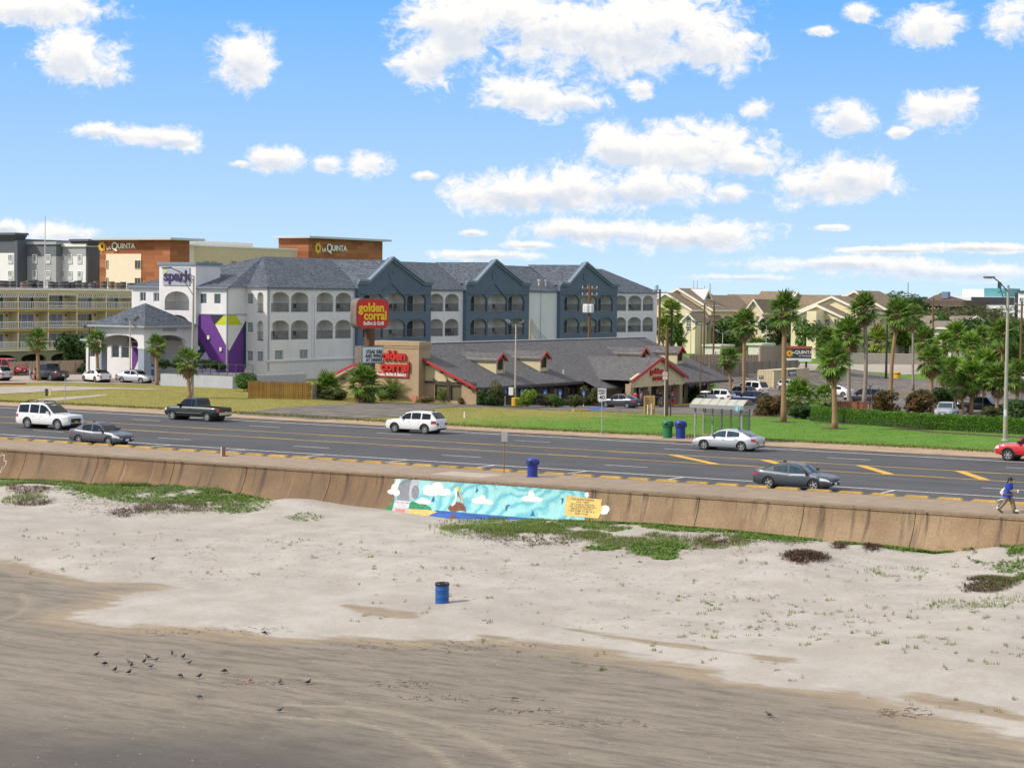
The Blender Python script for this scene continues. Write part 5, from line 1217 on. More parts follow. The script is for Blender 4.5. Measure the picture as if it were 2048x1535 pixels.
def pickup(L, W, H, wb, r, fo=.95, cabend=None, **k):
    f, b = L/2, -L/2; wf = f-fo; wr = wf-wb; ce = cabend if cabend is not None else wr+.75
    S = dict(L=L, W=W, r=r, wf=wf, wr=wr, cl=.36, top=[(b, 1.02), (b+.03, 1.12), (ce-.02, 1.14), (f-1.5, 1.13), (f-.6, 1.10), (f-.12, 1.02), (f, .9)], bed=(b+.09, ce-.12, .72),
        cab=[(ce, 1.14), (ce+.10, H-.12), (ce+.22, H-.02), (ce+.9, H), (f-2.25, H-.03), (f-2.05, H-.1), (f-1.42, 1.135)],
        win=[(f-2.85, f-1.75), (ce+.28, f-2.95)], upright=True, tum=.13, hand=(f-2.8,), seam=(f-2.9, f-1.75), tl=(.5, .95, .2), hl=(.62, .9, .3), sill=.12, mmat=M_PLAST, sp=6)
    S.update(k); return S
def on_road(px, py): p = G(px, py); return p
def car_at(wheel_a, wheel_b, S, W, facing):
    """centre of a car from where its two near wheels touch the road; facing +1 right, -1 left"""
    pa, pb = G(*wheel_a), G(*wheel_b); y = (pa[1]+pb[1])/2; xm = (pa[0]+pb[0])/2
    return xm-facing*(S['wf']+S['wr'])/2, y+W/2-.1
def place(name, label, cat, wa, wb, S, paint, facing, **k):
    x, y = car_at(wa, wb, S, S['W'], facing)
    return make_car(name, label, cat, (x, y, .004), 0 if facing > 0 else math.pi, S, paint, **k)
P_WHITE = paint_mat('white', (.70, .70, .69), 0, .3); P_GREY = paint_mat('grey', (.10, .108, .125), .45); P_DGREY = paint_mat('dark_grey', (.062, .075, .092), .45); P_GREEN = paint_mat('dark_green', (.010, .017, .016), .1)
P_SILV = paint_mat('silver', (.46, .48, .51), .55); P_RED = paint_mat('red', (.52, .012, .015), .0); P_BLACK = paint_mat('black', (.012, .013, .016), .2); P_NAVY = paint_mat('navy', (.015, .03, .075), .3); P_CHAR = paint_mat('charcoal', (.045, .05, .065), .4)
S_ESC = suv(5.38, 2.05, 1.93, 3.07, .42, .95, cl=.30, top=[(-2.69, 1.0), (-2.64, 1.16), (-1.2, 1.17), (1.15, 1.15), (2.0, 1.12), (2.5, 1.09), (2.66, 1.05), (2.69, .95)], cab=[(-2.62, 1.18), (-2.42, 1.72), (-2.3, 1.86), (-1.0, 1.93), (.1, 1.91), (.45, 1.80), (1.28, 1.16)], win=[(-.15, .95), (-1.15, -.25), (-2.33, -1.28)], roofbars=(-1.75, -.75, .05), gmat=M_PLAST, grille=(.62, .30, .85), hl=(.70, .86, .5), plate=M_PLATEY, sp=9, hmat=P_WHITE, archtrim=False)
place('large_suv', 'large white SUV with black roof bars driving right on the road', 'car', (117.5, 859.5), (53.5, 856), S_ESC, P_WHITE, 1, clear=False)
place('sedan', 'grey sedan in the near lane just behind the large white SUV', 'car', (218.5, 891), (157, 887.5), sedan(4.63, 1.78, 1.49, 2.70, .32), P_GREY, 1)
place('sedan', 'dark blue-grey sedan parked at the kerb near the walking person', 'car', (1630, 981), (1535, 976), sedan(4.64, 1.80, 1.44, 2.70, .33, cab=[(-1.98, .99), (-1.3, 1.24), (-.85, 1.38), (-.25, 1.44), (.2, 1.41), (.5, 1.32), (1.1, .905)], sp=5), P_DGREY, 1, clear=True)
place('hatchback_suv', 'white compact SUV driving left past the restaurant driveway', 'car', (787.5, 864.5), (852, 867), suv(4.65, 1.84, 1.66, 2.73, .35, .93), P_WHITE, -1)
place('sedan', 'silver sedan driving left in front of the bus shelter', 'car', (1405, 899), (1486, 902), sedan(4.87, 1.85, 1.47, 2.85, .35, .95, hl=(.64, .84, .6)), P_SILV, -1, clear=True)
place('pickup_truck', 'dark green extended-cab pickup driving left on the far lane', 'truck', (342, 839), (417, 842.5), pickup(5.75, 1.99, 1.84, 3.64, .38, .92, cabend=-.62, mould=M_CHROME, bumper=M_CHROME), P_GREEN, -1)
place('pickup_truck', 'red pickup entering at the right edge of the picture', 'truck', (2019, 921), (2111, 926), pickup(5.7, 2.0, 1.88, 3.30, .39, .92, cabend=-1.2, archtrim=True, bumper=M_CHROME), P_RED, -1)
def lot(name, label, cat, px, py, deg, S, paint, **k):
    g = gnd(px, py); a = math.radians(deg)
    sc_ = k.pop('lift', .06)
    return make_car(name, label, cat, (g[0], g[1], g[2]+sc_), a, S, paint, **k)
# hotel forecourt
lot('pickup_truck', 'bright red pickup with white wheels parked by the motel', 'truck', 10, 750, 0, pickup(6.3, 2.05, 2.0, 4.0, .41, .95, cabend=-.9), P_RED, far=True)
lot('hatchback_suv', 'silver SUV at the left edge in front of the red pickup', 'car', -10, 761, 170, suv(4.6, 1.85, 1.68, 2.7, .35), P_SILV, far=True)
lot('pickup_truck', 'charcoal crew-cab pickup parked behind the leftmost palm', 'truck', 98, 761, 166, pickup(5.9, 2.03, 1.95, 3.7, .41, 1.0, cabend=-.85), P_CHAR, far=True)
lot('sedan', 'white sedan parked behind the second palm', 'car', 193, 764, 158, sedan(4.69, 1.85, 1.44, 2.87, .34), P_WHITE, far=True)
lot('sedan', 'silver sedan parked in front of the hotel canopy', 'car', 271, 766, 3, sedan(4.64, 1.78, 1.46, 2.70, .32), P_SILV, far=True)
# restaurant lot
lot('sedan', 'dark grey sedan parked by the restaurant entrance behind the speed limit sign', 'car', 1240, 815.5, 180, sedan(4.53, 1.70, 1.48, 2.60, .32), P_DGREY, far=True)
lot('hatchback_suv', 'white crossover parked nose-in beside the restaurant entrance', 'car', 1432, 806, 178, suv(4.77, 1.88, 1.70, 2.74, .36), P_WHITE, far=True)
lot('hatchback_suv', 'dark blue SUV parked beside the white crossover', 'car', 1480, 798, 165, suv(4.7, 1.87, 1.66, 2.76, .36), P_NAVY, far=True)
lot('large_suv', 'tall white SUV parked behind the dark blue SUV', 'car', 1498, 791, 165, suv(5.6, 2.04, 1.92, 3.3, .40), P_WHITE, far=True)
lot('pickup_truck', 'navy pickup half hidden behind two palm trunks', 'truck', 1505, 812, 172, pickup(5.6, 1.95, 1.8, 3.5, .37), P_NAVY, far=True)
lot('hatchback_suv', 'silver crossover parked in front of the storage container', 'car', 1585, 783, -12, suv(4.5, 1.82, 1.66, 2.66, .35), P_SILV, far=True)
lot('sedan', 'white sedan parked to the right of the storage container', 'car', 1672, 793, 180, sedan(4.6, 1.8, 1.45, 2.7, .33), P_WHITE, far=True)
lot('large_suv', 'dark SUV with roof rails behind the hedge', 'car', 1730, 806, 182, suv(5.1, 1.98, 1.85, 3.0, .38), P_CHAR, far=True)
lot('pickup_truck', 'silver pickup facing the hedge beside the palm', 'truck', 1893, 838, -80, pickup(5.5, 1.9, 1.8, 3.4, .37), P_SILV, far=True, clear=True)
lot('pickup_truck', 'black pickup parked under the palm clump on the right', 'truck', 1962, 826, 5, pickup(5.8, 2.0, 1.9, 3.6, .39), P_BLACK, far=True)
for i, (px, py, p) in enumerate(((1508, 688, P_BLACK), (1530, 687, P_WHITE), (1553, 687, P_WHITE), (1590, 684, P_SILV))):
    lot('sedan' if i != 2 else 'hatchback_suv', ['black car at the left of the far row before the cream flats', 'white car second in the far row before the cream flats', 'white car in the middle of the far row before the cream flats', 'silver car at the right of the far row before the cream flats'][i], 'car', px, py, 95, sedan(4.6, 1.8, 1.46, 2.7, .33), p, far=True, group='far parked cars')
# ================================================================ PLANTS
L_PALM = [leafmat('palm_leaf_dark', (.055, .130, .020), (.23, .33, .06)), leafmat('palm_leaf_green', (.075, .185, .018), (.26, .40, .055)), leafmat('palm_leaf_dry', (.16, .105, .045), (.34, .25, .11)), leafmat('palm_leaf_sunny', (.14, .24, .02), (.36, .42, .07))]
M_TRUNK = pm('palm_trunk', (.29, .18, .095), .95, var=.22, scale=2.5, bump=.8, bscale=7, stretch=(1, 1, 3.5), fine=.2)
M_TRUNKG = pm('palm_trunk_grey', (.27, .225, .18), .95, var=.2, scale=2.5, bump=.8, bscale=7, stretch=(1, 1, 3.5), fine=.2)
M_BOOT = pm('palm_boots', (.19, .115, .06), .95, var=.35, scale=4, bump=.9, bscale=10)
def frond_mesh(seed, mat, n=15, blade=.78, stem=.75, droop=.25, spread=105):
    rd = random.Random(seed); m = MB()
    pts = [(0, 0, 0), (stem*.5, 0, .03), (stem, 0, .0)]
    m.tube(pts, [.022, .016, .012], 3, False)
    for i in range(n):
        a = math.radians(-spread+2*spread*i/(n-1)+rd.uniform(-4, 4)); l = blade*(1-.28*abs(a)/math.radians(spread))*rd.uniform(.85, 1.1)
        w = .052; dx, dy = math.cos(a), math.sin(a); nx, ny = -dy, dx; zf = .16*math.cos(a*.9); o = (stem, 0, 0)
        def P(t, s, z): return (o[0]+dx*l*t+nx*s, o[1]+dy*l*t+ny*s, o[2]+z)
        k = droop*rd.uniform(.7, 1.5)
        v = [P(.02, 0, 0), P(.45, -w, .05*zf-.04*k), P(.45, 0, .05+.05*zf-.04*k), P(.45, w, .05*zf-.04*k), P(.80, -w*.6, -.25*k), P(.80, w*.6, -.25*k), P(1.0, 0, -.62*k)]
        m.add(v, [(0, 1, 2), (0, 2, 3), (1, 4, 2), (2, 5, 3), (2, 4, 5), (4, 6, 5)])
    return m.mesh('frond', mat, fix=False)
FR = {k: [frond_mesh(s+10*k, L_PALM[k], droop=(.22, .24, .7, .24)[k]) for s in range(3)] for k in range(4)}
def feather_mesh(seed, mat, L=1.5):
    rd = random.Random(seed); m = MB(); n = 22
    P = lambda t: Vector((L*t, 0, .30*math.sin(t*2.2)*L*.5-.12*t*t*L))
    m.tube([P(0), P(.5), P(1)], [.02, .015, .005], 3, False)
    for i in range(1, n):
        t = i/n; b = P(t); l = .36*math.sin(math.pi*min(1, t*.9+.08))+.05
        for s in (-1, 1):
            e = b+Vector((.16, s*l, .05-.10*rd.random())); w = Vector((.03, 0, 0)); m.add([b-w, b+w, e], [(0, 1, 2)])
    return m.mesh('frond', mat, fix=False)
FEA = [feather_mesh(s, L_PALM[s % 2]) for s in range(3)]
def palm(label, base, top, r0=.19, n=36, size=1.0, kind=0, dry=7, trunkmat=None, skirt=True, name='palm_tree', lean=0.0, group=None, boots=True, seed=None):
    """fan palm: base and top are points; fronds are parts that share a few meshes"""
    rd = random.Random(seed if seed is not None else int(abs(base[0]*13+base[1]*7))); dry = (dry+1)*2//3
    T = thing(name, label, 'palm tree', base, rd.uniform(0, 6.28), group); T.rotation_euler.z = 0
    b, t = Vector((0, 0, -.1)), Vector(top)-Vector(base); h = t.z
    pts = []; rad = []
    for i in range(9):
        f = i/8; w = math.sin(f*math.pi)*lean
        pts.append(b.lerp(t, f)+Vector((w, w*.4, 0))); rad.append(r0*(1.25-.35*min(1, f*4))*(1-.12*f)*(1+rd.uniform(-.05, .05)))
    MB().tube(pts, rad, 10).build('trunk', trunkmat or M_TRUNK, T, smooth=2)
    if boots:
        m = MB()
        for k in range(int(26*size)):
            a = k*2.4; z = t.z-1.05*size+.9*size*k/26; c = t.lerp(b, (t.z-z)/max(.5, t.z)); q = Vector((math.cos(a), math.sin(a), 0))
            m.bar(c+q*r0*.7, c+q*(r0+.20*size)+Vector((0, 0, .26*size)), .10*size, .04*size)
        m.build('leaf_boots', M_BOOT, T)
    tot = n+dry
    for k in range(tot):
        f = (k+.5)/n
        if k < n: el = math.radians(82-128*f+rd.uniform(-10, 10)); ms = FR[kind][k % 3] if not (kind in (0, 1) and rd.random() < .12) else FR[1-kind][k % 3]
        else: el = math.radians(-38-rd.uniform(0, 42)); ms = FR[2][k % 3]
        az = k*2.39996+rd.uniform(-.3, .3); s = size*rd.uniform(.85, 1.15)*(1.0 if k < n else .85)
        o = link('frond', ms, T, t+Vector((0, 0, -.15*size*f if k < n else -.35*size)))
        o.rotation_euler = (rd.uniform(-.5, .5), -el, az); o.scale = (s, s, s)
    return T
def palm_px(label, bx, by, cx, cy, r0=.19, **k):
    g = gnd(bx, by); D = project(g)[2]
    d = ray(cx, cy); c, s = math.cos(YAW), math.sin(YAW); t = D/((-d[0]*s+d[1]*c)); top = (d[0]*t, d[1]*t, CAMZ+d[2]*t)
    k['size'] = k.get('size', 1.0)*1.14; k['n'] = int(k.get('n', 36)*1.02)
    return palm(label, g, top, r0, **k)
def sago(label, px, py, size=1.0, n=26, h=.35, group=None):
    g = gnd(px, py); T = thing('sago_palm', label, 'plant', g, 0, group); rd = random.Random(int(px))
    MB().lathe([(.22*size, -.1), (.24*size, h*.7), (.12*size, h)], (0, 0, 0), 9).build('trunk', M_BOOT, T)
    for k in range(n):
        o = link('frond', FEA[k % 3], T, (0, 0, h)); o.rotation_euler = (0, -math.radians(65-75*(k/n)+rd.uniform(-8, 8)), k*2.4); s = size*rd.uniform(.8, 1.1); o.scale = (s, s, s)
    return T
# the palms, left to right
palm_px('stout palm in front of the motel, leftmost of the palms', 78, 762, 74, 678, .24, n=30, kind=0, size=.95)
palm_px('palm with orange trunk between the white and silver parked sedans', 196, 762, 193, 682, .21, n=30, kind=0, size=.9)
palm_px('small round-headed palm in front of the hotel canopy', 314, 770, 312, 690, .2, n=28, kind=0, size=.82, dry=10)
palm_px('palm with yellowed fronds just left of the tall street lamp', 380, 796, 374, 722, .23, n=26, kind=0, size=.95, dry=14)
palm_px('shaggy thick-trunked palm at the foot of the pylon sign', 730, 806, 728, 766, .34, n=44, kind=0, size=1.25, dry=22, seed=5)
palm_px('trunkless grey-green palm clump beside the wooden fence', 655, 796, 655, 782, .3, n=44, kind=0, size=1.3, dry=12, boots=False)
palm_px('tallest palm standing alone on the mulched lawn right of the bus shelter', 1567, 844, 1569, 622, .25, n=42, kind=0, size=1.12)
palm_px('tall palm behind the bus shelter', 1487, 808, 1489, 648, .25, n=42, kind=0, size=1.25)
palm_px('short palm behind the bus shelter beside the taller one', 1463, 806, 1458, 718, .22, n=36, kind=0, size=.98)
palm_px('medium palm on a mulch ring in front of the hedge', 1670, 857, 1667, 722, .24, n=42, kind=0, size=1.05, dry=10)
palm_px('tall palm with slightly curved trunk behind the left end of the hedge', 1727, 817, 1728, 617, .27, n=42, kind=0, size=1.25, lean=.25, trunkmat=M_TRUNKG)
palm_px('tall palm leaning right behind the hedge', 1782, 824, 1797, 628, .26, n=44, kind=0, size=1.25, dry=9, lean=-.3)
palm_px('slender tall palm behind the leaning palm', 1826, 782, 1826, 632, .2, n=36, kind=0, size=1.2, dry=12, trunkmat=M_TRUNKG)
palm_px('broad green palm left of the curved-trunk palm', 1698, 816, 1697, 668, .26, n=44, kind=1, size=1.35, dry=9, trunkmat=M_TRUNKG)
palm_px('palm with dry lower fronds rising over the silver pickup', 1864, 829, 1862, 720, .24, n=44, kind=0, size=1.2, dry=12)
palm_px('bright green palm in the clump right of the silver pickup', 1942, 829, 1945, 752, .25, n=46, kind=1, size=1.35, dry=14)
palm_px('palm nearest the right street lamp', 1993, 831, 1996, 756, .24, n=44, kind=0, size=1.3, dry=18)
palm_px('thin-trunked palm in the right clump', 1927, 829, 1922, 768, .17, n=26, kind=1, size=1.0, dry=10)
palm_px('green palm left of a pair of thin trunks beyond the car park', 1917, 740, 1913, 670, .27, n=40, kind=1, size=1.75, dry=12)
palm_px('dark palm in the middle of the group beyond the car park', 1967, 742, 1967, 678, .25, n=40, kind=0, size=1.7, dry=16)
palm_px('dark palm behind the right street lamp', 2005, 752, 2004, 668, .27, n=44, kind=0, size=1.8, dry=14)
palm_px('sunlit yellow-green palm right of the hotel corner', 1342, 716, 1342, 622, .3, n=40, kind=3, size=1.75, dry=4)
palm_px('second sunlit palm half hidden behind the hotel corner', 1326, 716, 1326, 655, .3, n=40, kind=3, size=1.7, dry=6)
palm_px('small far palm on the skyline left of the white building', 1882, 650, 1882, 598, .3, n=30, kind=3, size=1.9, dry=6)
palm_px('sunlit far palm below the white building', 1936, 690, 1936, 626, .4, n=34, kind=3, size=2.6, dry=10)
palm_px('sunlit far palm left of the right street lamp', 1990, 690, 1990, 634, .4, n=34, kind=3, size=2.4, dry=10)
palm_px('far palm at the right edge of the picture', 2036, 690, 2036, 628, .4, n=34, kind=3, size=2.4, dry=12)
palm_px('grey drooping palm left of the dark utility pole', 1848, 742, 1846, 678, .28, n=34, kind=0, size=1.8, dry=18)
palm_px('low broad palm right of the black utility pole', 1755, 718, 1755, 682, .45, n=36, kind=3, size=2.3, dry=10)
palm_px('green palm growing up behind the entrance gable', 1338, 770, 1336, 740, .2, n=30, kind=1, size=1.15, dry=0)
palm_px('bushy fan palm between the lawn palms and the white sedan', 1600, 830, 1598, 792, .3, n=44, kind=1, size=1.35, dry=6, boots=False)
palm_px('smaller fan palm left of the brown fence', 1645, 822, 1648, 796, .22, n=34, kind=1, size=1.1, dry=2, boots=False)
palm_px('bushy palm at the right end of the restaurant roof', 1402, 790, 1398, 768, .25, n=44, kind=1, size=1.45, dry=4, boots=False)
palm_px('low dark palm in front of the shed', 1508, 722, 1512, 700, .3, n=40, kind=0, size=1.8, dry=2, boots=False)
palm_px('palm with drooping grey fronds behind the timber sign', 1598, 712, 1610, 684, .35, n=40, kind=0, size=2.2, dry=10)
palm_px('palm beside the tall pole right of the roadside sign', 1660, 745, 1662, 690, .3, n=44, kind=0, size=1.9, dry=8)
palm_px('drooping palm behind the right lamp post at the picture edge', 2030, 752, 2032, 716, .3, n=36, kind=0, size=1.6, dry=14)
sago('sago palm right of the pylon sign', 786, 799, 1.35, 30, .6); sago('sago palm below the restaurant front windows', 886, 806, .95); sago('small sago palm under the shaggy palm', 762, 803, .8)
sago('sago palm beside the hotel lobby', 175, 742, 1.3, 26, 1.1); sago('sago palm at the hotel canopy pillar', 272, 742, 1.3, 26, .6)
palm_px('palm filling the gap left of the silver pickup', 1888, 800, 1886, 738, .22, n=40, kind=1, size=1.2, dry=10)
palm_px('bright palm between the silver and black pickups', 1912, 815, 1906, 742, .22, n=42, kind=1, size=1.3, dry=8); palm_px('green palm behind the black pickup', 1968, 800, 1972, 728, .24, n=42, kind=1, size=1.35, dry=12); palm_px('palm at the right picture edge behind the lamp', 2034, 812, 2036, 752, .24, n=42, kind=0, size=1.3, dry=14)
palm_px('tall green palm above the middle palm group', 1945, 760, 1943, 690, .25, n=40, kind=1, size=1.5, dry=12); palm_px('green palm left of the middle palm group', 1888, 745, 1890, 685, .25, n=38, kind=1, size=1.5, dry=10)
# ---------------------------------------------------------------- leafy shrubs and trees
L_BUSH = {'dark': leafmat('leaf_dark', (.018, .052, .012), (.065, .125, .026)), 'mid': leafmat('leaf_mid', (.035, .09, .014), (.11, .20, .035)), 'lime': leafmat('leaf_lime', (.09, .19, .014), (.26, .36, .04)), 'olive': leafmat('leaf_olive', (.055, .07, .018), (.14, .15, .045)), 'red': leafmat('leaf_red', (.035, .075, .018), (.20, .085, .035)), 'rose': leafmat('leaf_rose', (.05, .06, .025), (.11, .11, .05)), 'dry': leafmat('leaf_dry', (.14, .11, .05), (.30, .22, .11)), 'woodp': leafmat('leaf_orange', (.25, .12, .04), (.45, .28, .10))}
M_BARK = pm('bark', (.10, .075, .055), .95, var=.3, scale=3, bump=.7)
def crown_mesh(seed, mat, n=2600, lobes=11, leaf=.085, flat=1.0):
    """unit crown: leaves spread over a cluster of lobes with gaps between them"""
    rd = random.Random(seed); L = []
    for i in range(lobes):
        a = rd.uniform(0, 6.28); q = rd.uniform(.15, .62); L.append((math.cos(a)*q, math.sin(a)*q, rd.uniform(-.42, .55), rd.uniform(.30, .50)))
    m = MB()
    for i in range(n):
        lx, ly, lz, lr = L[i % lobes]
        while True:
            d = Vector((rd.gauss(0, 1), rd.gauss(0, 1), rd.gauss(0, 1))).normalized()
            if d.z > -.75: break
        p = Vector((lx, ly, lz))+d*lr*rd.uniform(.72, 1.06)
        nrm = (d+Vector((rd.uniform(-.8, .8), rd.uniform(-.8, .8), rd.uniform(-.4, .9)))).normalized()
        u = nrm.orthogonal().normalized(); v = nrm.cross(u); ang = rd.uniform(0, 6.28); uu = u*math.cos(ang)+v*math.sin(ang); vv = nrm.cross(uu); s = leaf*rd.uniform(.7, 1.3)
        m.add([p-uu*s, p+vv*s*.45, p+uu*s, p-vv*s*.45], [(0, 1, 2, 3)])
    return m.mesh('crown', mat, fix=False)
CR = {}
def crown(kind, i, leaf=.085, n=2600):
    k = (kind, i % 3, leaf, n)
    if k not in CR: CR[k] = crown_mesh(hash((kind, i % 3)) % 1000 if False else i % 3*31+len(kind)*7, L_BUSH[kind], n, 11, leaf)
    return CR[k]
def shrub(label, px, py, w, h, kind='mid', name='shrub', cat='shrub', dep=None, leaf=.085, group=None, z0=None, trunk=False, n=2600, i=0):
    """w and h are metres; the foot stands on the ground"""
    g = gnd(px, py); z = g[2] if z0 is None else z0; T = thing(name, label, cat, (g[0], g[1], z), random.uniform(0, 6), group)
    th = h*.16 if trunk else h*.12
    m = MB(); rd = random.Random(int(px*3+py))
    m.tube([(0, 0, -.1), (.03*w, 0, th), (.0, .04*w, h*.6)], [.05*w*(1 if trunk else .4), .04*w*(1 if trunk else .4), .01*w], 7)
    for k in range(4): a = k*1.6+rd.random(); m.tube([(.02*w, 0, th*.8), (math.cos(a)*w*.16, math.sin(a)*w*.16, h*.45), (math.cos(a)*w*.30, math.sin(a)*w*.30, h*.68)], [.022*w*(1 if trunk else .5), .015*w*(1 if trunk else .5), .004*w], 5)
    m.build('trunk' if trunk else 'stem', M_BARK, T, smooth=2)
    hh = (h-th*.7) if trunk else h
    o = link('crown' if trunk else 'foliage', crown(kind, i if i else int(px), leaf, n), T, (0, 0, th*.7+hh*.47 if trunk else h*.42)); o.scale = (w/1.9, (dep or w)/1.9, hh/1.75 if trunk else h/1.6)
    return T
shrub('round dark shrub between the motel and the hotel lobby', 158, 745, 6.6, 5.6, 'dark')
shrub('clipped green hedge bush left of the hotel canopy', 245, 748, 5.0, 2.3, 'mid'); shrub('dark shrub behind the second palm', 190, 745, 3.2, 2.1, 'dark'); shrub('low dark bush beside the lobby wall', 172, 748, 3.0, 1.5, 'dark')
shrub('pile of orange split firewood leaves by the hotel drive' if False else 'heap of orange dry growth beside the silver sedan', 222, 752, 3.6, 2.9, 'woodp')
for k, (px, w) in enumerate(((328, 1.7), (352, 1.9), (385, 1.5), (412, 2.3), (438, 2.4))):
    shrub(['first clipped bush on the retaining wall, next to the blue bollard', 'second clipped bush on the retaining wall', 'clipped bush on the retaining wall behind the street lamp', 'clipped bush on the retaining wall below the purple mural', 'clipped bush at the right end of the retaining wall'][k], px, 766, w, 1.25, 'dark', group='bushes on the retaining wall', z0=1.55)
shrub('leafy green shrub at the end of the grey retaining wall', 500, 782, 3.6, 2.4, 'mid'); shrub('grey-green low bush by the wooden fence end', 668, 800, 3.2, 1.3, 'olive'); shrub('dark bush behind the shaggy palm', 770, 801, 2.6, 1.7, 'dark')
shrub('yucca-like dark bush at the restaurant corner', 975, 812, 2.7, 2.1, 'dark'); shrub('bare-stemmed bush beside the restaurant corner', 995, 812, 2.4, 2.6, 'olive'); shrub('bright green bush behind the yellow lamp base', 1052, 813, 2.6, 2.0, 'lime'); shrub('pink-flowering rose bush before the restaurant windows', 1090, 814, 2.4, 1.5, 'rose'); shrub('green strappy bush before the restaurant windows', 1112, 815, 2.0, 1.7, 'mid')
shrub('long olive bush in front of the restaurant side', 1150, 815, 4.6, 1.4, 'olive', dep=2); shrub('tall olive bush behind the speed limit sign', 1180, 812, 2.6, 2.2, 'olive'); shrub('brown low scrub along the restaurant front wall', 925, 808, 3.6, .9, 'dry', dep=1.4); shrub('brown scrub left of the restaurant window', 848, 806, 2.2, .9, 'dry')
shrub('white-flowering bush right of the restaurant entrance', 1382, 803, 4.2, 2.3, 'mid'); shrub('dark bush between entrance and white crossover', 1362, 800, 2.4, 1.9, 'dark')
shrub('red-tipped bush beside the bus shelter', 1530, 832, 3.2, 2.1, 'red'); shrub('red-tipped bush left of the tallest palm', 1552, 833, 2.8, 2.3, 'red'); shrub('green bush at the foot of the bushy fan palm', 1610, 838, 4.4, 1.5, 'dark'); shrub('red-leaved bush behind the leaning palm trunk', 1770, 826, 4.2, 2.6, 'red'); shrub('large red-leaved bush left of the silver pickup', 1828, 828, 5.4, 3.0, 'red'); shrub('dark bush above the silver pickup', 1892, 812, 4.6, 2.6, 'dark')
shrub('dark green bush at the right edge behind the hedge', 2030, 838, 5.2, 2.4, 'dark'); shrub('bush right of the black pickup', 1985, 834, 3.0, 1.2, 'olive')
# trees beyond the lots
shrub('bright green tree right of the curved palm', 1640, 705, 11, 13.5, 'lime', 'tree', 'tree', trunk=True); shrub('lime tree beside the cream flats entrance', 1556, 690, 6, 9, 'lime', 'tree', 'tree', trunk=True)
for k, (px, py, w, h, kd, lb) in enumerate(((1360, 706, 9, 8, 'mid', 'leafy shrub tree below the sunlit palms'), (1392, 704, 9, 9, 'mid', 'dark leafy tree left of the white pole'), (1425, 704, 8, 7.5, 'dark', 'low dark tree behind the utility poles'), (1462, 706, 9, 8, 'mid', 'round tree behind the tall shelter palm'), (1560, 712, 11, 9, 'dark', 'dark tree behind the roadside sign'), (1625, 716, 10, 10, 'mid', 'feathery tree right of the roadside sign'),
        (1700, 712, 10, 13, 'lime', 'lime tree between the two tall palms'), (1742, 712, 8, 9, 'lime', 'sunlit tree behind the black pole'), (1775, 712, 9, 10, 'lime', 'sunlit oak behind the leaning palm'), (1812, 714, 11, 13, 'lime', 'large sunlit oak with twisted trunk'), (1870, 712, 9, 10, 'mid', 'green tree right of the dark utility pole'), (1945, 722, 10, 10, 'dark', 'dark tree among the middle palms'), (1985, 745, 9, 6, 'olive', 'grey scrub below the right palms'), (2030, 720, 11, 8, 'mid', 'green tree at the right edge'))):
    shrub(lb, px, py, w, h, kd, 'tree', 'tree', trunk=True, group='trees beyond the car park', i=k)
for k, (px, py, w, h, kd, D) in enumerate(((1545, 582, 16, 7, 'dark', 620), (1640, 588, 34, 9, 'dark', 640), (1450, 588, 22, 6, 'dark', 640), (1795, 583, 32, 14, 'mid', 560), (1760, 592, 20, 9, 'dark', 600), (1910, 605, 24, 15, 'olive', 520), (1955, 615, 20, 14, 'olive', 510), (1995, 607, 30, 15, 'olive', 530), (2040, 620, 24, 12, 'mid', 520), (1868, 615, 20, 12, 'olive', 520), (1925, 645, 14, 11, 'lime', 470), (2015, 645, 14, 9, 'olive', 470), (1600, 596, 40, 6, 'dark', 700), (1700, 596, 40, 7, 'dark', 700))):
    d = ray(px, py); c, s = math.cos(YAW), math.sin(YAW); t = D/(-d[0]*s+d[1]*c); x, y, zt = d[0]*t, d[1]*t, CAMZ+d[2]*t
    T = thing('tree', ['skyline tree above the long flats roof', 'broad skyline tree right of the flats ridge', 'low skyline trees behind the flats', 'big domed tree behind the leaning palm', 'skyline tree left of the domed tree', 'olive tree below the brown roof', 'olive tree left of the white building', 'wide olive tree in front of the white building', 'tree at the right edge below the far building', 'olive tree beside the dark utility pole top', 'lime tree before the small white house', 'tree right of the far street lamp', 'distant tree line behind the flats', 'distant tree line right of the flats'][k], 'tree', (x, y, -2.6), 0, 'trees on the skyline')
    hh = zt+2.6
    MB().tube([(0, 0, -.2), (0, 0, hh*.6)], [w*.03, w*.015], 7).build('trunk', M_BARK, T, smooth=2)
    o = link('crown', crown(kd, k, .05, 4200), T, (0, 0, hh*.50)); o.scale = (w/1.9, w/1.9, hh/2.0)
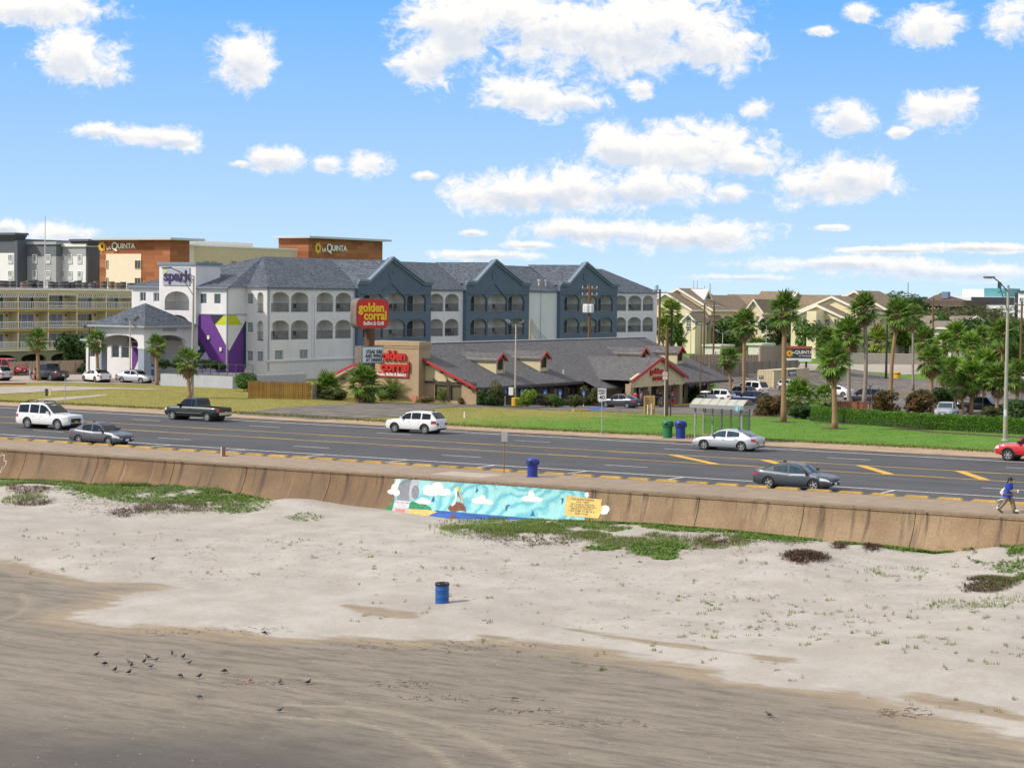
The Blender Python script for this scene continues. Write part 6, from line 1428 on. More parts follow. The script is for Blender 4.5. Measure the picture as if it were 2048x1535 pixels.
# ---------------------------------------------------------------- clipped hedge
def build_hedge():
    A, Bm, B = gnd(1632, 842), gnd(1850, 858), gnd(2075, 870); T = thing('hedge', 'long clipped bright green hedge along the lawn edge', 'hedge', (0, 0, 0))
    def path(t): return Vector(A).lerp(Vector(Bm), t*2) if t < .5 else Vector(Bm).lerp(Vector(B), t*2-1)
    N = 60; h, w = 1.28, .62; core = MB(); rows = []
    for i in range(N+1):
        p = path(i/N); p.z = terr(p.x, p.y); d = (path(min(1, i/N+.01))-path(max(0, i/N-.01))); d.z = 0; n = Vector((-d.y, d.x, 0)).normalized()
        hh = h+.06*math.sin(i*.9)+.05*math.sin(i*2.3)
        rows.append([tuple(p+n*a+Vector((0, 0, z))) for a, z in ((-w, -.1), (-w*1.05, .5), (-w*.95, hh-.12), (-w*.7, hh), (w*.7, hh), (w*.95, hh-.12), (w, -.1))])
    core.grid(rows); core.poly(rows[0]); core.poly(rows[-1]); core.build('core', pm('hedge_inner', (.018, .040, .008), .9, var=.3, scale=3), T)
    rd = random.Random(4); m = MB()
    for k in range(26000):
        i = rd.random()*N; a = rows[int(i)]; b = rows[int(i)+1]; f = i-int(i); j = rd.choice((0, 1, 1, 1, 1, 2, 3, 3, 4, 5)); u = rd.random()
        p = (Vector(a[j]).lerp(Vector(b[j]), f)).lerp(Vector(a[j+1]).lerp(Vector(b[j+1]), f), u)
        nn = Vector((rd.uniform(-1, 1), rd.uniform(-1, 1), rd.uniform(-.3, 1))).normalized(); uu = nn.orthogonal().normalized(); vv = nn.cross(uu); s = rd.uniform(.05, .10); p = p+nn*rd.uniform(-.02, .07)
        m.add([p-uu*s, p+vv*s*.55, p+uu*s, p-vv*s*.55], [(0, 1, 2, 3)])
    o = m.build('foliage', leafmat('hedge_leaf', (.045, .14, .008), (.14, .30, .02)), T, fix=False); o['kind'] = 'stuff'
    mb = ga((1625, 845), (1740, 850), (1860, 865), (2075, 878)); mt = [(p[0]-.0, p[1]+2.2) for p in mb[::-1]]
    sheet('mulch_bed', mb+mt, .045, pm('mulch', (.085, .042, .025), .95, var=.3, scale=2, fine=.4))
    for px, py, r in ((1567, 844, 1.05), (1670, 857, 1.0)):
        g = gnd(px, py); sheet('mulch_ring', [(g[0]+r*1.1*math.cos(a*.42), g[1]+r*1.35*math.sin(a*.42)) for a in range(15)], .05, MATS['mulch'])
build_hedge()
# ---------------------------------------------------------------- dune plants, wrack and tufts on the sand
L_DUNE = leafmat('dune_vine_leaf', (.045, .12, .012), (.19, .29, .045)); L_DGR = leafmat('dune_grass_blade', (.085, .15, .025), (.27, .30, .09)); L_DRY = leafmat('dry_tuft', (.24, .20, .09), (.46, .38, .22)); L_TWIG = leafmat('dead_twig', (.055, .033, .022), (.19, .115, .075)); L_GREY = leafmat('grey_shrub_leaf', (.12, .16, .06), (.32, .34, .17))
def scatter(name, label, cat, mat, items, seed=1):
    """items: (px, py, rx, ry, count, height, kind) in survey pixels; every blade is real geometry standing on the sand"""
    rd = random.Random(seed); P = []; K = []
    for (cx, cy, rx, ry, n, h, kd) in items:
        for i in range(n):
            a = rd.uniform(0, 6.2832); q = math.sqrt(rd.random())
            if rd.random() < .25: q = q*1.25
            P.append((cx+rx*q*math.cos(a), cy+ry*q*math.sin(a))); K.append((h, kd))
    X, Y = bpx_arr([p[0] for p in P], [p[1] for p in P]); Y = np.minimum(Y, 99.0)
    keep = vnoise(X, Y, .9, 21)*.6+vnoise(X, Y, 2.3, 22)*.4
    Z = beach_z(X, Y); m = MB()
    for x, y, z, (h, kd), kp in zip(X, Y, Z, K, keep):
        if kd != 't' and kp < (.36 if kd == 'g' else .25)+.12*rd.random(): continue
        b = Vector((x, y, z-.01)); az = rd.uniform(0, 6.283); d = Vector((math.cos(az), math.sin(az), 0))
        if kd == 'v':       # low vine leaves
            for k in range(2):
                p = b+Vector((rd.uniform(-.1, .1), rd.uniform(-.1, .1), rd.uniform(.02, h))); nn = Vector((rd.uniform(-.7, .7), rd.uniform(-.9, .5), 1)).normalized(); u = nn.orthogonal().normalized(); v = nn.cross(u); s = rd.uniform(.04, .085)
                m.add([p-u*s, p+v*s*.7, p+u*s, p-v*s*.7], [(0, 1, 2, 3)])
        elif kd == 'w':     # wrack and dead runners lying down
            l = rd.uniform(.15, .5); n = Vector((-d.y, d.x, 0))*.018; e = b+d*l+Vector((0, 0, rd.uniform(0, h))); md = (b+e)/2+Vector((0, 0, h*.6*rd.random()))
            m.add([b-n, b+n, md+n, md-n, e], [(0, 1, 2, 3), (3, 2, 4)])
        else:
            for k in range(3 if kd == 'g' else 9):
                az2 = rd.uniform(0, 6.283); ln = h*rd.uniform(.5, 1.2); o = Vector((rd.uniform(-.06, .06), rd.uniform(-.06, .06), 0))*(1 if kd == 'g' else 1.3); d2 = Vector((math.cos(az2), math.sin(az2), 0)); n = Vector((-d2.y, d2.x, 0))*.013
                q = b+o; m.add([q-n, q+n, q+d2*ln*rd.uniform(.15, .6)+Vector((0, 0, ln))], [(0, 1, 2)])
    o = m.build(name, mat, fix=False); tag(o, label, cat, kind='stuff')
scatter('dune_vine', 'bright green beach vine creeping along the foot of the sea wall', 'ground cover', L_DUNE, [(60, 968, 110, 11, 2200, .10, 'v'), (210, 978, 120, 15, 3600, .12, 'v'), (340, 990, 160, 20, 5200, .14, 'v'), (440, 985, 110, 18, 3400, .16, 'v'), (480, 1010, 60, 14, 900, .1, 'v'), (1040, 1056, 130, 14, 2600, .12, 'v'), (1260, 1052, 130, 10, 1500, .12, 'v'), (1420, 1060, 110, 10, 2200, .12, 'v'), (1560, 1078, 90, 12, 2600, .12, 'v'), (1320, 1103, 60, 11, 1500, .12, 'v'), (1330, 1118, 22, 6, 450, .1, 'v'), (1210, 1098, 35, 5, 350, .08, 'v'), (1740, 1090, 45, 10, 900, .12, 'v'), (1820, 1096, 55, 12, 1500, .16, 'v'), (1890, 1102, 25, 8, 300, .14, 'v'), (2020, 1100, 45, 14, 1200, .14, 'v'), (1965, 1120, 25, 8, 300, .1, 'v'), (2030, 1130, 40, 10, 350, .1, 'v'), (610, 1032, 34, 7, 110, .1, 'v'), (420, 880+100, 50, 10, 900, .2, 'v')], 1)
scatter('dune_grass', 'green dune grass below the mural', 'grass', L_DGR, [(1000, 1058, 120, 20, 3000, .20, 'g'), (1120, 1062, 130, 20, 3000, .20, 'g'), (1230, 1070, 90, 18, 1500, .18, 'g'), (1290, 1088, 90, 12, 1000, .2, 'g'), (1450, 1090, 60, 14, 800, .2, 'g'), (120, 975, 110, 12, 1900, .22, 'g'), (300, 985, 150, 14, 1800, .22, 'g'), (430, 972, 80, 14, 1500, .42, 'g'), (380, 1000, 110, 14, 900, .25, 'g'), (50, 1003, 50, 8, 500, .2, 'g'), (230, 995, 40, 6, 300, .18, 'g'), (420, 1010, 90, 14, 900, .2, 'g'), (1985, 1165, 50, 16, 1200, .2, 'g'), (2030, 1150, 30, 14, 600, .2, 'g'), (1820, 1145, 90, 8, 420, .16, 'g'), (1950, 1210, 100, 14, 300, .16, 'g')], 2)
scatter('grey_dune_shrub', 'silvery dune shrub on the left mound', 'shrub', L_GREY, [(415, 975, 65, 15, 2600, .28, 'g'), (360, 992, 60, 9, 1300, .2, 'g'), (330, 1024, 50, 8, 500, .15, 'g'), (440, 968, 35, 10, 700, .3, 'v')], 3)
scatter('dead_runners', 'brown dead runners and wrack on the upper beach', 'wrack', L_TWIG, [(60, 985, 42, 10, 1100, .16, 'w'), (65, 1008, 36, 5, 500, .12, 'w'), (250, 1010, 120, 22, 900, .05, 'w'), (260, 1028, 40, 7, 450, .14, 'w'), (340, 1018, 70, 10, 900, .14, 'w'), (440, 1010, 60, 12, 600, .12, 'w'), (1610, 1128, 42, 9, 1500, .2, 'w'), (1745, 1102, 18, 8, 500, .18, 'w'), (1680, 1098, 14, 7, 300, .14, 'w'), (1975, 1172, 48, 14, 1500, .16, 'w'), (1970, 1108, 30, 9, 600, .2, 'w'), (1080, 1072, 130, 18, 1500, .12, 'w'), (1330, 1092, 120, 14, 900, .08, 'w'), (1440, 1088, 50, 9, 600, .14, 'w'), (1560, 1088, 60, 8, 300, .06, 'w'), (900, 1120, 900, 50, 900, .03, 'w'), (1500, 1180, 600, 90, 600, .03, 'w'), (560, 1085, 300, 40, 300, .03, 'w'), (940, 1395, 130, 6, 110, .03, 'w'), (1050, 1420, 80, 4, 80, .03, 'w'), (800, 1368, 60, 8, 120, .03, 'w'), (430, 1262, 140, 7, 160, .03, 'w'), (880, 1290, 200, 9, 160, .03, 'w'), (1820, 1425, 60, 9, 160, .04, 'w'), (500, 1363, 110, 3, 120, .02, 'w'), (1200, 1445, 120, 8, 120, .02, 'w')], 4)
TUFT = random.Random(9); tu = []
for k in range(240):
    px = TUFT.uniform(0, 2048); py = 1060+px*.03+TUFT.random()**1.3*(150+px*.085)
    if px < 700 and py > 1150: continue
    tu.append((px, py, 10, 3, TUFT.randint(1, 3), TUFT.uniform(.08, .18), 't'))
for k in range(90):
    px = TUFT.uniform(1350, 2048); py = 1215+(px-1350)*.09+TUFT.uniform(-45, 60); tu.append((px, py, 14, 3, TUFT.randint(1, 4), TUFT.uniform(.08, .2), 't'))
scatter('dry_tufts', 'sparse dry grass tufts dotted over the pale sand', 'grass', L_DRY, tu[::2], 5)
scatter('green_tufts', 'sparse green grass tufts dotted over the pale sand', 'grass', L_DGR, tu[1::2], 6)
# ragged grass along the road verge
def verge_grass():
    rd = random.Random(2); m = MB()
    for k in range(26000):
        x = rd.uniform(-185, -25); y = 141.0+.8*math.sin(x*.09)+rd.gauss(.1, .6)
        if -113 < x < -84 and False: continue
        b = Vector((x, y, terr(x, y)+.02)); a = rd.uniform(0, 6.28); d = Vector((math.cos(a), math.sin(a), 0)); n = Vector((-d.y, d.x, 0))*.03; h = rd.uniform(.06, .22)
        m.add([b-n, b+n, b+d*h*.6+Vector((0, 0, h))], [(0, 1, 2)])
    o = m.build('verge_grass', leafmat('verge_blade', (.07, .11, .015), (.26, .24, .06)), fix=False); tag(o, 'ragged grass edge along the far road verge', 'grass', kind='stuff')
verge_grass()
def lawn_blades(name, label, x0, x1, y0, y1, n, mat, seed):
    rg = np.random.RandomState(seed); X = rg.uniform(x0, x1, n); Y = rg.uniform(y0, y1, n); ok = vnoise(X, Y, 1.7, seed)*.6+vnoise(X, Y, 5.0, seed+1)*.4 > .38
    for q in LOTS: ok &= poly_sd(X, Y, q) > .15
    m = MB(); rd = random.Random(seed)
    for x, y in zip(X[ok], Y[ok]):
        b = Vector((x, y, terr(x, y)+.015)); a = rd.uniform(0, 6.28); d = Vector((math.cos(a), math.sin(a), 0)); w = Vector((-d.y, d.x, 0))*rd.uniform(.02, .045); h = rd.uniform(.03, .08); m.add([b-w, b+w, b+d*h*.8+Vector((0, 0, h))], [(0, 1, 2)])
    tag(m.build(name, mat, fix=False), label, 'grass', kind='stuff')
lawn_blades('dry_lawn_blades', 'dry yellow-green turf on the left lawn', -175, -88, 141.6, 176, 20000, leafmat('dry_turf', (.18, .18, .03), (.40, .33, .09)), 3)
lawn_blades('lawn_blades', 'short green turf on the right lawn', -92, -38, 141.6, 184, 20000, leafmat('green_turf', (.08, .19, .014), (.17, .30, .035)), 5)
# ================================================================ THE CREAM FLATS AND THE FAR TOWN
M_FLAT = pm('flats_cream', (.72, .62, .42), .85, var=.06, scale=.3); M_FLATW = pm('flats_trim', (.74, .70, .60), .7)
def gable_block(T, x0, x1, y0, y1, zb, ze, zr, axis, cols=(), sidecols=(), rows=((.9, 2.3), (3.9, 5.4), (6.9, 8.4)), roofmat=None, wallmat=None, bal=()):
    """house volume with a gabled roof (ridge along axis), windows on the sea side and the right side"""
    wallmat = wallmat or M_FLAT; roofmat = roofmat or M_SHBRN
    ops = [(x0+a*(x1-x0), x0+b*(x1-x0), zb+r0, zb+r1, .35 if (i in bal) else 0) for i, (a, b) in enumerate(cols) for r0, r1 in rows if zb+r1 < ze-.1]
    m = MB(); facade(m, x0, x1, zb, ze, ops, mpY(y0), .3)
    so = [(y0+a*(y1-y0), y0+b*(y1-y0), zb+r0, zb+r1, .5) for a, b in sidecols for r0, r1 in rows if zb+r1 < ze-.1]
    facade(m, y0, y1, zb, ze, so, mpX(x1), .3)
    m.poly([(x0, y0, zb), (x0, y1, zb), (x0, y1, ze), (x0, y0, ze)]); m.poly([(x0, y1, zb), (x1, y1, zb), (x1, y1, ze), (x0, y1, ze)])
    xm, ym = (x0+x1)/2, (y0+y1)/2
    if axis == 'y':
        for yy in (y0, y1): m.poly([(x0, yy, ze), (x1, yy, ze), (xm, yy, zr-.15)])
    else:
        for xx in (x0, x1): m.poly([(xx, y0, ze), (xx, y1, ze), (xx, ym, zr-.15)])
    w = m.build('wall', wallmat, T)
    for o in ops:
        if o[4]: balcony(T, '-Y', y0, o[0], o[1], o[2], o[3], 1.6, chairs=0, railmat=M_FLATW, bal=.35)
        else: pane(w, '-Y', y0, o[0], o[1], o[2], o[3], M_GLASS, M_FLATW, 1, 1, .22, .14)
    for o in so: balcony(T, '+X', x1, o[0], o[1], o[2], o[3], 1.6, chairs=0, railmat=M_FLATW, bal=.35)
    ov = .7; m = MB(); tr = MB()
    if axis == 'y':
        sl = (zr-ze)/(xm-x0)
        for s, xe in ((-1, x0-ov), (1, x1+ov)):
            zl = ze-ov*sl; m.poly([(xe, y0-ov, zl), (xe, y1+ov, zl), (xm, y1+ov, zr), (xm, y0-ov, zr)])
            tr.prism([(xe, y0-ov-.08, zl+.05), (xm, y0-ov-.08, zr+.05), (xm, y0-ov-.08, zr-.42), (xe, y0-ov-.08, zl-.42)], (0, .3, 0)); tr.box(xe-.1, xe+.1, y0-ov+.23, y1+ov, zl-.42, zl-.01)
    else:
        sl = (zr-ze)/(ym-y0)
        for s, ye in ((-1, y0-ov), (1, y1+ov)):
            zl = ze-ov*sl; m.poly([(x0-ov, ye, zl), (x1+ov, ye, zl), (x1+ov, ym, zr), (x0-ov, ym, zr)])
            tr.prism([(x1+ov+.08, ye, zl+.05), (x1+ov+.08, ym, zr+.05), (x1+ov+.08, ym, zr-.42), (x1+ov+.08, ye, zl-.42)], (-.3, 0, 0)); tr.box(x0-ov, x1+ov-.23, ye-.1, ye+.1, zl-.42, zl-.01)
    r = m.build('roof', roofmat, T); o = tr.build('roof_trim', M_FLATW, T); o['kind'] = 'stuff'
    return r
def YX(px, Y): return onY(px, 610, Y)[0]
def YZ(px, py, Y): return onY(px, py, Y)[2]
def arch_porch(T, px0, px1, Y, ytop, yeave, ybase):
    """small front gable with a tall arched window"""
    x0, x1 = YX(px0, Y), YX(px1, Y); xm = (px0+px1)/2; ze, zr, zb = YZ(xm, yeave, Y), YZ(xm, ytop, Y), -2.6
    w = x1-x0; za, zt = YZ(xm, ybase, Y), ze+.2*(zr-ze)
    m = MB(); facade(m, x0, x1, zb, ze, [(x0+w*.3, x0+w*.7, za, ze-.05, .0)], mpY(Y), .2); m.poly([(x0, Y, ze), (x1, Y, ze), ((x0+x1)/2, Y, zr)])
    for xx in (x0, x1): m.poly([(xx, Y, zb), (xx, Y+6, zb), (xx, Y+6, ze), (xx, Y, ze)])
    o = m.build('porch', M_FLAT, T); pane(o, '-Y', Y, x0+w*.3, x0+w*.7, za, ze-.05, M_GLASS, M_FLATW, 2, 3, .15, .12, 'tall_window')
    cx, zc, rr = (x0+x1)/2, ze-.02, w*.2
    MB().poly([(cx+rr*math.cos(math.pi*k/10), Y-.03, zc+rr*math.sin(math.pi*k/10)) for k in range(11)]).build('fanlight', M_GLASS, o)
    m = MB()
    for xx, s in ((x0-.5, -1), (x1+.5, 1)): m.prism([(xx, Y-.5, ze-.3), ((x0+x1)/2, Y-.5, zr+.25), ((x0+x1)/2, Y-.5, zr-.15), (xx, Y-.5, ze-.7)], (0, .25, 0))
    m.build('porch_trim', M_FLATW, o)
    m = MB()
    for xx in (x0-.5, x1+.5): m.poly([(xx, Y-.48, ze-.28), ((x0+x1)/2, Y-.48, zr+.26), ((x0+x1)/2, Y+7, zr+.26), (xx, Y+7, ze-.28)])
    m.build('porch_roof', M_SHBRN, o)
def build_flats():
    T = thing('apartment_building', 'cream three-storey flats with brown stepped gable roofs right of the hotel', 'flats'); zb = -2.6
    Y1 = 432.0; xp, xe = YX(1357, Y1), YX(1423, Y1); ze, zr = YZ(1423, 616, Y1), YZ(1357, 576, Y1)
    gable_block(T, 2*xp-xe, xe, Y1, Y1+12, zb, ze, zr, 'y', cols=((.53, .58), (.62, .69), (.76, .82), (.88, .95)), sidecols=((.1, .42), (.55, .88)), bal=(1, 3))
    gable_block(T, 2*xp-xe+4, xe-.6, Y1+12.1, Y1+36, zb, ze-.2, zr-1.5, 'y', sidecols=((.04, .2), (.28, .44), (.52, .68), (.76, .92)))
    Y2 = Y1-6; xp, xe = YX(1333, Y2), YX(1381, Y2); gable_block(T, 2*xp-xe, xe, Y2, Y1-.1, zb, ze, YZ(1333, 585, Y2), 'y', cols=((.56, .68), (.76, .92)), bal=(0,), sidecols=((.2, .8),))
    arch_porch(T, 1366, 1391, Y2-5, 628, 640, 663); arch_porch(T, 1405, 1421, Y1-2.5, 632, 640, 662)
    p = onX(1417, 591, YX(1423, Y1)-3.5); dm = MB().prism([(p[0], p[1]-2.4, p[2]-1.0), (p[0], p[1]+2.4, p[2]-1.0), (p[0], p[1], p[2]+1.5)], (-5, 0, 0)).build('dormer', M_FLATW, T); MB().poly([(p[0]+.05, p[1]-1.4, p[2]-.8), (p[0]+.05, p[1]+1.4, p[2]-.8), (p[0]+.05, p[1], p[2]+.7)]).build('dormer_window', M_GLASS, dm)
    T = thing('apartment_building', 'cream flats with the highest brown ridge behind the shelter palms', 'flats'); Y3 = 452.0
    gable_block(T, YX(1498, Y3), YX(1561, Y3), Y3, Y3+17, zb, YZ(1530, 622, Y3), YZ(1530, 582, Y3+8), 'x', cols=((.06, .16), (.30, .42), (.55, .67), (.80, .92)), bal=(1, 3))
    gable_block(T, YX(1561.5, Y3), YX(1650, Y3), Y3+3, Y3+16, zb, YZ(1600, 624, Y3), YZ(1600, 589, Y3+8), 'x', cols=((.05, .12), (.25, .34), (.5, .58), (.75, .84)))
    gable_block(T, YX(1430, Y3), YX(1497.5, Y3), Y3+3, Y3+14, zb, YZ(1460, 620, Y3), YZ(1460, 588, Y3+8), 'x', cols=((.5, .62), (.75, .9)))
    gable_block(T, YX(1494, Y3-8), YX(1524, Y3-8), Y3-8, Y3-.1, zb, YZ(1510, 618, Y3-8), YZ(1510, 598, Y3-8), 'y', cols=((.15, .35), (.6, .85)), sidecols=((.2, .8),))
    arch_porch(T, 1517, 1537, Y3-12, 634, 645, 668)
    MB().box(YX(1555, Y3), YX(1564, Y3), Y3+7, Y3+9, 8, YZ(1560, 583.5, Y3+8)).build('chimney', M_FLATW, T)
    T = thing('apartment_building', 'cream flats with nested gables behind the curved-trunk palm', 'flats'); Y4 = 415.0
    for pk, ex, py, pe, dy, dp in ((1665, 1730, 592, 622, 6, 16), (1636, 1690, 609, 634, 0, 5.9), (1710, 1775, 581, 618, 17, 14)):
        Y = Y4+dy; xp, xe = YX(pk, Y), YX(ex, Y); ze, zr = YZ(ex, pe, Y), YZ(pk, py, Y)
        gable_block(T, 2*xp-xe, xe, Y, Y+dp, zb, ze, zr, 'y', cols=((.10, .20), (.26, .36), (.62, .72), (.80, .9)), sidecols=((.1, .4), (.55, .85)))
    Y = Y4-5; MB().box(YX(1614, Y), YX(1633, Y), Y, Y+5, zb, YZ(1620, 622, Y)).build('chimney_breast', M_FLAT, T)
    for px in (1604.5, 1614): pane(T, '-Y', Y4-.02, YX(px-3, Y4), YX(px+3, Y4), YZ(px, 652, Y4), YZ(px, 641, Y4), M_GLASS, M_FLATW, 1, 1, -.03, .12)
    # far town
    D = 640; Yf = 560.0
    T = thing('white_office_building', 'long white building with a teal upper storey on the right skyline', 'building'); MWB = pm('far_white', (.74, .75, .76), .7); MDK = pm('far_dark_glass', (.045, .045, .055), .3); MT = pm('far_teal', (.09, .30, .33), .6)
    MB().box(YX(1907, Yf), YX(2040, Yf), Yf, Yf+20, -2.6, YZ(1950, 593, Yf)).build('wall', MWB, T); MB().box(YX(1917, Yf), YX(1968, Yf), Yf+3, Yf+16, 8, YZ(1940, 578, Yf)).build('upper_storey', MWB, T); MB().box(YX(1963, Yf), YX(2004, Yf), Yf+2, Yf+16, 8, YZ(1980, 576, Yf)).build('teal_storey', MT, T)
    MB().box(YX(1943, Yf), YX(2028, Yf), Yf-.4, Yf-.02, YZ(1980, 607, Yf), YZ(1980, 594, Yf)).build('window_band', MDK, T); MB().box(YX(1988, Yf)-.4, YX(1988, Yf)+.4, Yf+4, Yf+5, 8, YZ(1986, 564, Yf)).build('mast', MDK, T)
    for px in (1990, 1998): pane(T, '-Y', Yf+2, YX(px, Yf), YX(px+5, Yf), YZ(px, 585, Yf), YZ(px, 581, Yf), M_GLASS, MT, 1, 0, -.05, .15)
    T = thing('brown_roofed_hall', 'long low brown-roofed hall on the right skyline', 'building'); Y = 540.0
    MB().box(YX(1832, Y), YX(1930, Y), Y, Y+18, -2.6, YZ(1880, 600, Y)).build('wall', pm('far_brown_wall', (.12, .09, .075), .9), T); xa, xb, z0, z1 = YX(1828, Y), YX(1934, Y), YZ(1880, 612, Y), YZ(1870, 589, Y+6)
    m = MB(); m.poly([(xa, Y-1, z0), (xb, Y-1, z0), (xb-9, Y+9, z1), (xa+3, Y+9, z1)]); m.poly([(xb, Y-1, z0), (xb, Y+19, z0), (xb-9, Y+9, z1)]); m.poly([(xa, Y+19, z0), (xb, Y+19, z0), (xb-9, Y+9, z1), (xa+3, Y+9, z1)]); m.poly([(xa, Y-1, z0), (xa, Y+19, z0), (xa+3, Y+9, z1)]); m.build('roof', pm('far_brown_roof', (.125, .085, .062), .9, var=.1, scale=.2), T)
    p = onY(1887, 586, Y+4); MB().box(p[0]-.9, p[0]+.9, Y+5, Y+7, z1-1, p[2]+.4).build('rooftop_unit', pm('far_bluegrey', (.16, .22, .30), .5), T)
    T = thing('corner_building', 'dark and white building cut by the right picture edge', 'building'); Y = 520.0
    MB().box(YX(2027, Y), YX(2036, Y), Y+1, Y+12, -2.6, YZ(2030, 585, Y)).build('dark_wall', MDK, T); w = MB().box(YX(2036, Y), YX(2075, Y), Y, Y+12, -2.6, YZ(2040, 583, Y)).build('wall', MWB, T); MB().box(YX(2034, Y), YX(2077, Y), Y-.6, Y+12, YZ(2040, 583, Y), YZ(2040, 581, Y)).build('flat_roof', MDK, T); pane(w, '-Y', Y, YX(2038, Y), YX(2047, Y), YZ(2040, 604, Y), YZ(2040, 594, Y), M_GLASS, MWB, 1, 0, -.05, .2)
    for lb, a, b, pe, pr, Y in (('small white house with grey roof right of the dark utility pole', 1862, 1905, 652, 641, 440.0), ('white-walled house half hidden behind the slender palm', 1806, 1858, 645, 630, 455.0), ('white house in the trees with its roof left of the far palm', 1895, 1935, 640, 631, 470.0)):
        T = thing('house', lb, 'house'); gable_block(T, YX(a, Y), YX(b, Y), Y, Y+10, -2.6, YZ(a, pe, Y), YZ(a, pr, Y+5), 'x', cols=((.1, .22), (.4, .52), (.7, .85)), rows=((1.0, 2.3), (4.0, 5.2)), wallmat=M_FLATW, roofmat=pm('grey_brown_roof', (.20, .165, .13), .9))
    T = thing('water_tank', 'small white and blue tank tower above the hotel corner', 'tower'); p = onY(1312.5, 575, 650.0)
    MB().lathe([(.4, -2.6-p[2]+0), (.4, -.8)], (p[0], p[1], p[2]), 8).build('leg', MWB, T); MB().lathe([(.5, -1.2), (.8, -.8), (.8, .8), (.6, 1.0)], (p[0], p[1], p[2]), 12).build('tank', pm('tank_blue', (.35, .52, .66), .5), T)
    for k, (px, py) in enumerate(((1387.5, 561), (1394.5, 560.5), (1409, 571), (1420, 567), (1816, 565))):
        p = onY(px, py, 800.0); T = thing('radio_mast', ['thin mast above the flats, leftmost of the distant masts', 'thin mast just right of the leftmost distant mast', 'shortest distant mast above the flats', 'thicker mast right of the flats dormer', 'striped mast above the big domed tree'][k], 'mast', (p[0], 800, -2.6), 0, 'distant masts'); MB().tube([(0, 0, 0), (0, 0, p[2]+2.6)], [.5 if k > 2 else .3, .25 if k > 2 else .15], 5).build('pole', pm('mast_grey', (.45, .43, .40), .5), T)
build_flats()
# far-off wood along the horizon
def far_wood():
    rd = random.Random(6); m = MB()
    for k in range(15000):
        px = rd.uniform(1250, 2200) if k % 3 else rd.uniform(-150, 2300); D = rd.uniform(720, 1150); d = ray(px, 590); c, s = math.cos(YAW), math.sin(YAW); t = D/(-d[0]*s+d[1]*c); x, y = d[0]*t, d[1]*t
        hmax = 8.5+3.0*math.sin(x*.03)+2*math.sin(x*.11+1); z = -2.6+hmax*math.sqrt(rd.random()); p = Vector((x, y, z)); nn = Vector((rd.uniform(-1, 1), -1, rd.uniform(0, 1.4))).normalized(); u = nn.orthogonal().normalized(); v = nn.cross(u); q = rd.uniform(.8, 2.0)
        m.add([p-u*q, p+v*q*.7, p+u*q, p-v*q*.7], [(0, 1, 2, 3)])
    o = m.build('far_wood', leafmat('far_leaf', (.030, .050, .022), (.075, .105, .045)), fix=False); tag(o, 'distant dark tree line along the horizon', 'wood', kind='stuff')
far_wood()
# ================================================================ FENCES, WALLS, CONTAINER
def board_fence(label, A, B, h, mat, pitch=.15, name='wooden_fence', group=None, joined=False, postmat=None, gap=.012):
    A, B = Vector(A), Vector(B); L = (B-A).to_2d().length; a = math.atan2(B.y-A.y, B.x-A.x)
    T = thing(name, label, 'fence', A, a, group); n = int(L/pitch); rd = random.Random(int(L*7)); dz = (B.z-A.z)/L
    if joined:
        m = MB()
        for k in range(n): x = k*pitch; m.box(x+gap, x+pitch-gap, -.012, .012, .04+dz*x+rd.uniform(-.02, .02), h+dz*x+rd.uniform(-.03, .03))
        o = m.build('boards', mat, T); o['kind'] = 'stuff'
    else:
        me = MB().box(gap, pitch-gap, -.012, .012, .03, h).mesh('board', mat)
        for k in range(n): o = link('board', me, T, (k*pitch, rd.uniform(-.004, .004), dz*k*pitch+rd.uniform(-.02, .02)))
    for z in (h*.2, h*.8): m = MB(); m.bar((0, .04, z), (L, .04, z+dz*L), .04, .09); m.build('rail', mat, T)
    k = 0
    while k*2.4 <= L: MB().box(-.05, .05, -.09, -.013, 0, h+.06).build('post', postmat or mat, T, loc=(k*2.4, 0, dz*k*2.4)); k += 1
    return T
def woodm(name, c): return pm(name, c, .9, var=.25, scale=1.2, fine=.15, rnd=.22, stretch=(6, 6, .6))
M_FNEW = woodm('fence_golden_pine', (.37, .19, .045)); M_FOLD = woodm('fence_weathered', (.30, .235, .175)); M_FGREY = woodm('fence_grey', (.21, .18, .15))
board_fence('golden new wooden board fence beside the driveway', gnd(497, 796), gnd(623, 799), 1.72, M_FNEW, .19)
board_fence('short brown fence behind the golden fence', gnd(623, 799), gnd(650, 790), 1.5, M_FOLD, .19)
a, b = gnd(20, 752), gnd(168, 748); board_fence('brown board fence in front of the motel arcade', a, b, 1.75, M_FOLD, .2, joined=True)
board_fence('weathered fence running behind the restaurant roof end', gnd(1378, 735), gnd(1600, 731), 2.0, M_FOLD, .22, joined=True); board_fence('grey fence behind the storage container', gnd(1418, 752), gnd(1598, 744), 1.9, M_FGREY, .22, joined=True); board_fence('dark fence below the row of far parked cars', gnd(1505, 718), gnd(1575, 716), 2.8, M_FGREY, .3, joined=True)
board_fence('reddish fence left of the red-leaved bush', gnd(1672, 822), gnd(1738, 824), 1.2, woodm('fence_red', (.24, .085, .04)), .2)
def wall_thing(name, label, cat, A, B, h, th, mat, cap=None):
    A, B = Vector(A), Vector(B); L = (B-A).to_2d().length; T = thing(name, label, cat, A, math.atan2(B.y-A.y, B.x-A.x)); dz = B.z-A.z
    MB().prism([(0, 0, -.4), (L, 0, dz-.4), (L, 0, dz+h), (0, 0, h)], (0, th, 0)).build('wall', mat, T)
    if cap: MB().prism([(0, -.05, h), (L, -.05, dz+h), (L, -.05, dz+h+.12), (0, -.05, h+.12)], (0, th+.1, 0)).build('coping', cap, T)
    return T
MCW = pm('barrier_concrete', (.30, .27, .23), .9, var=.12, scale=.4, streak=.2)
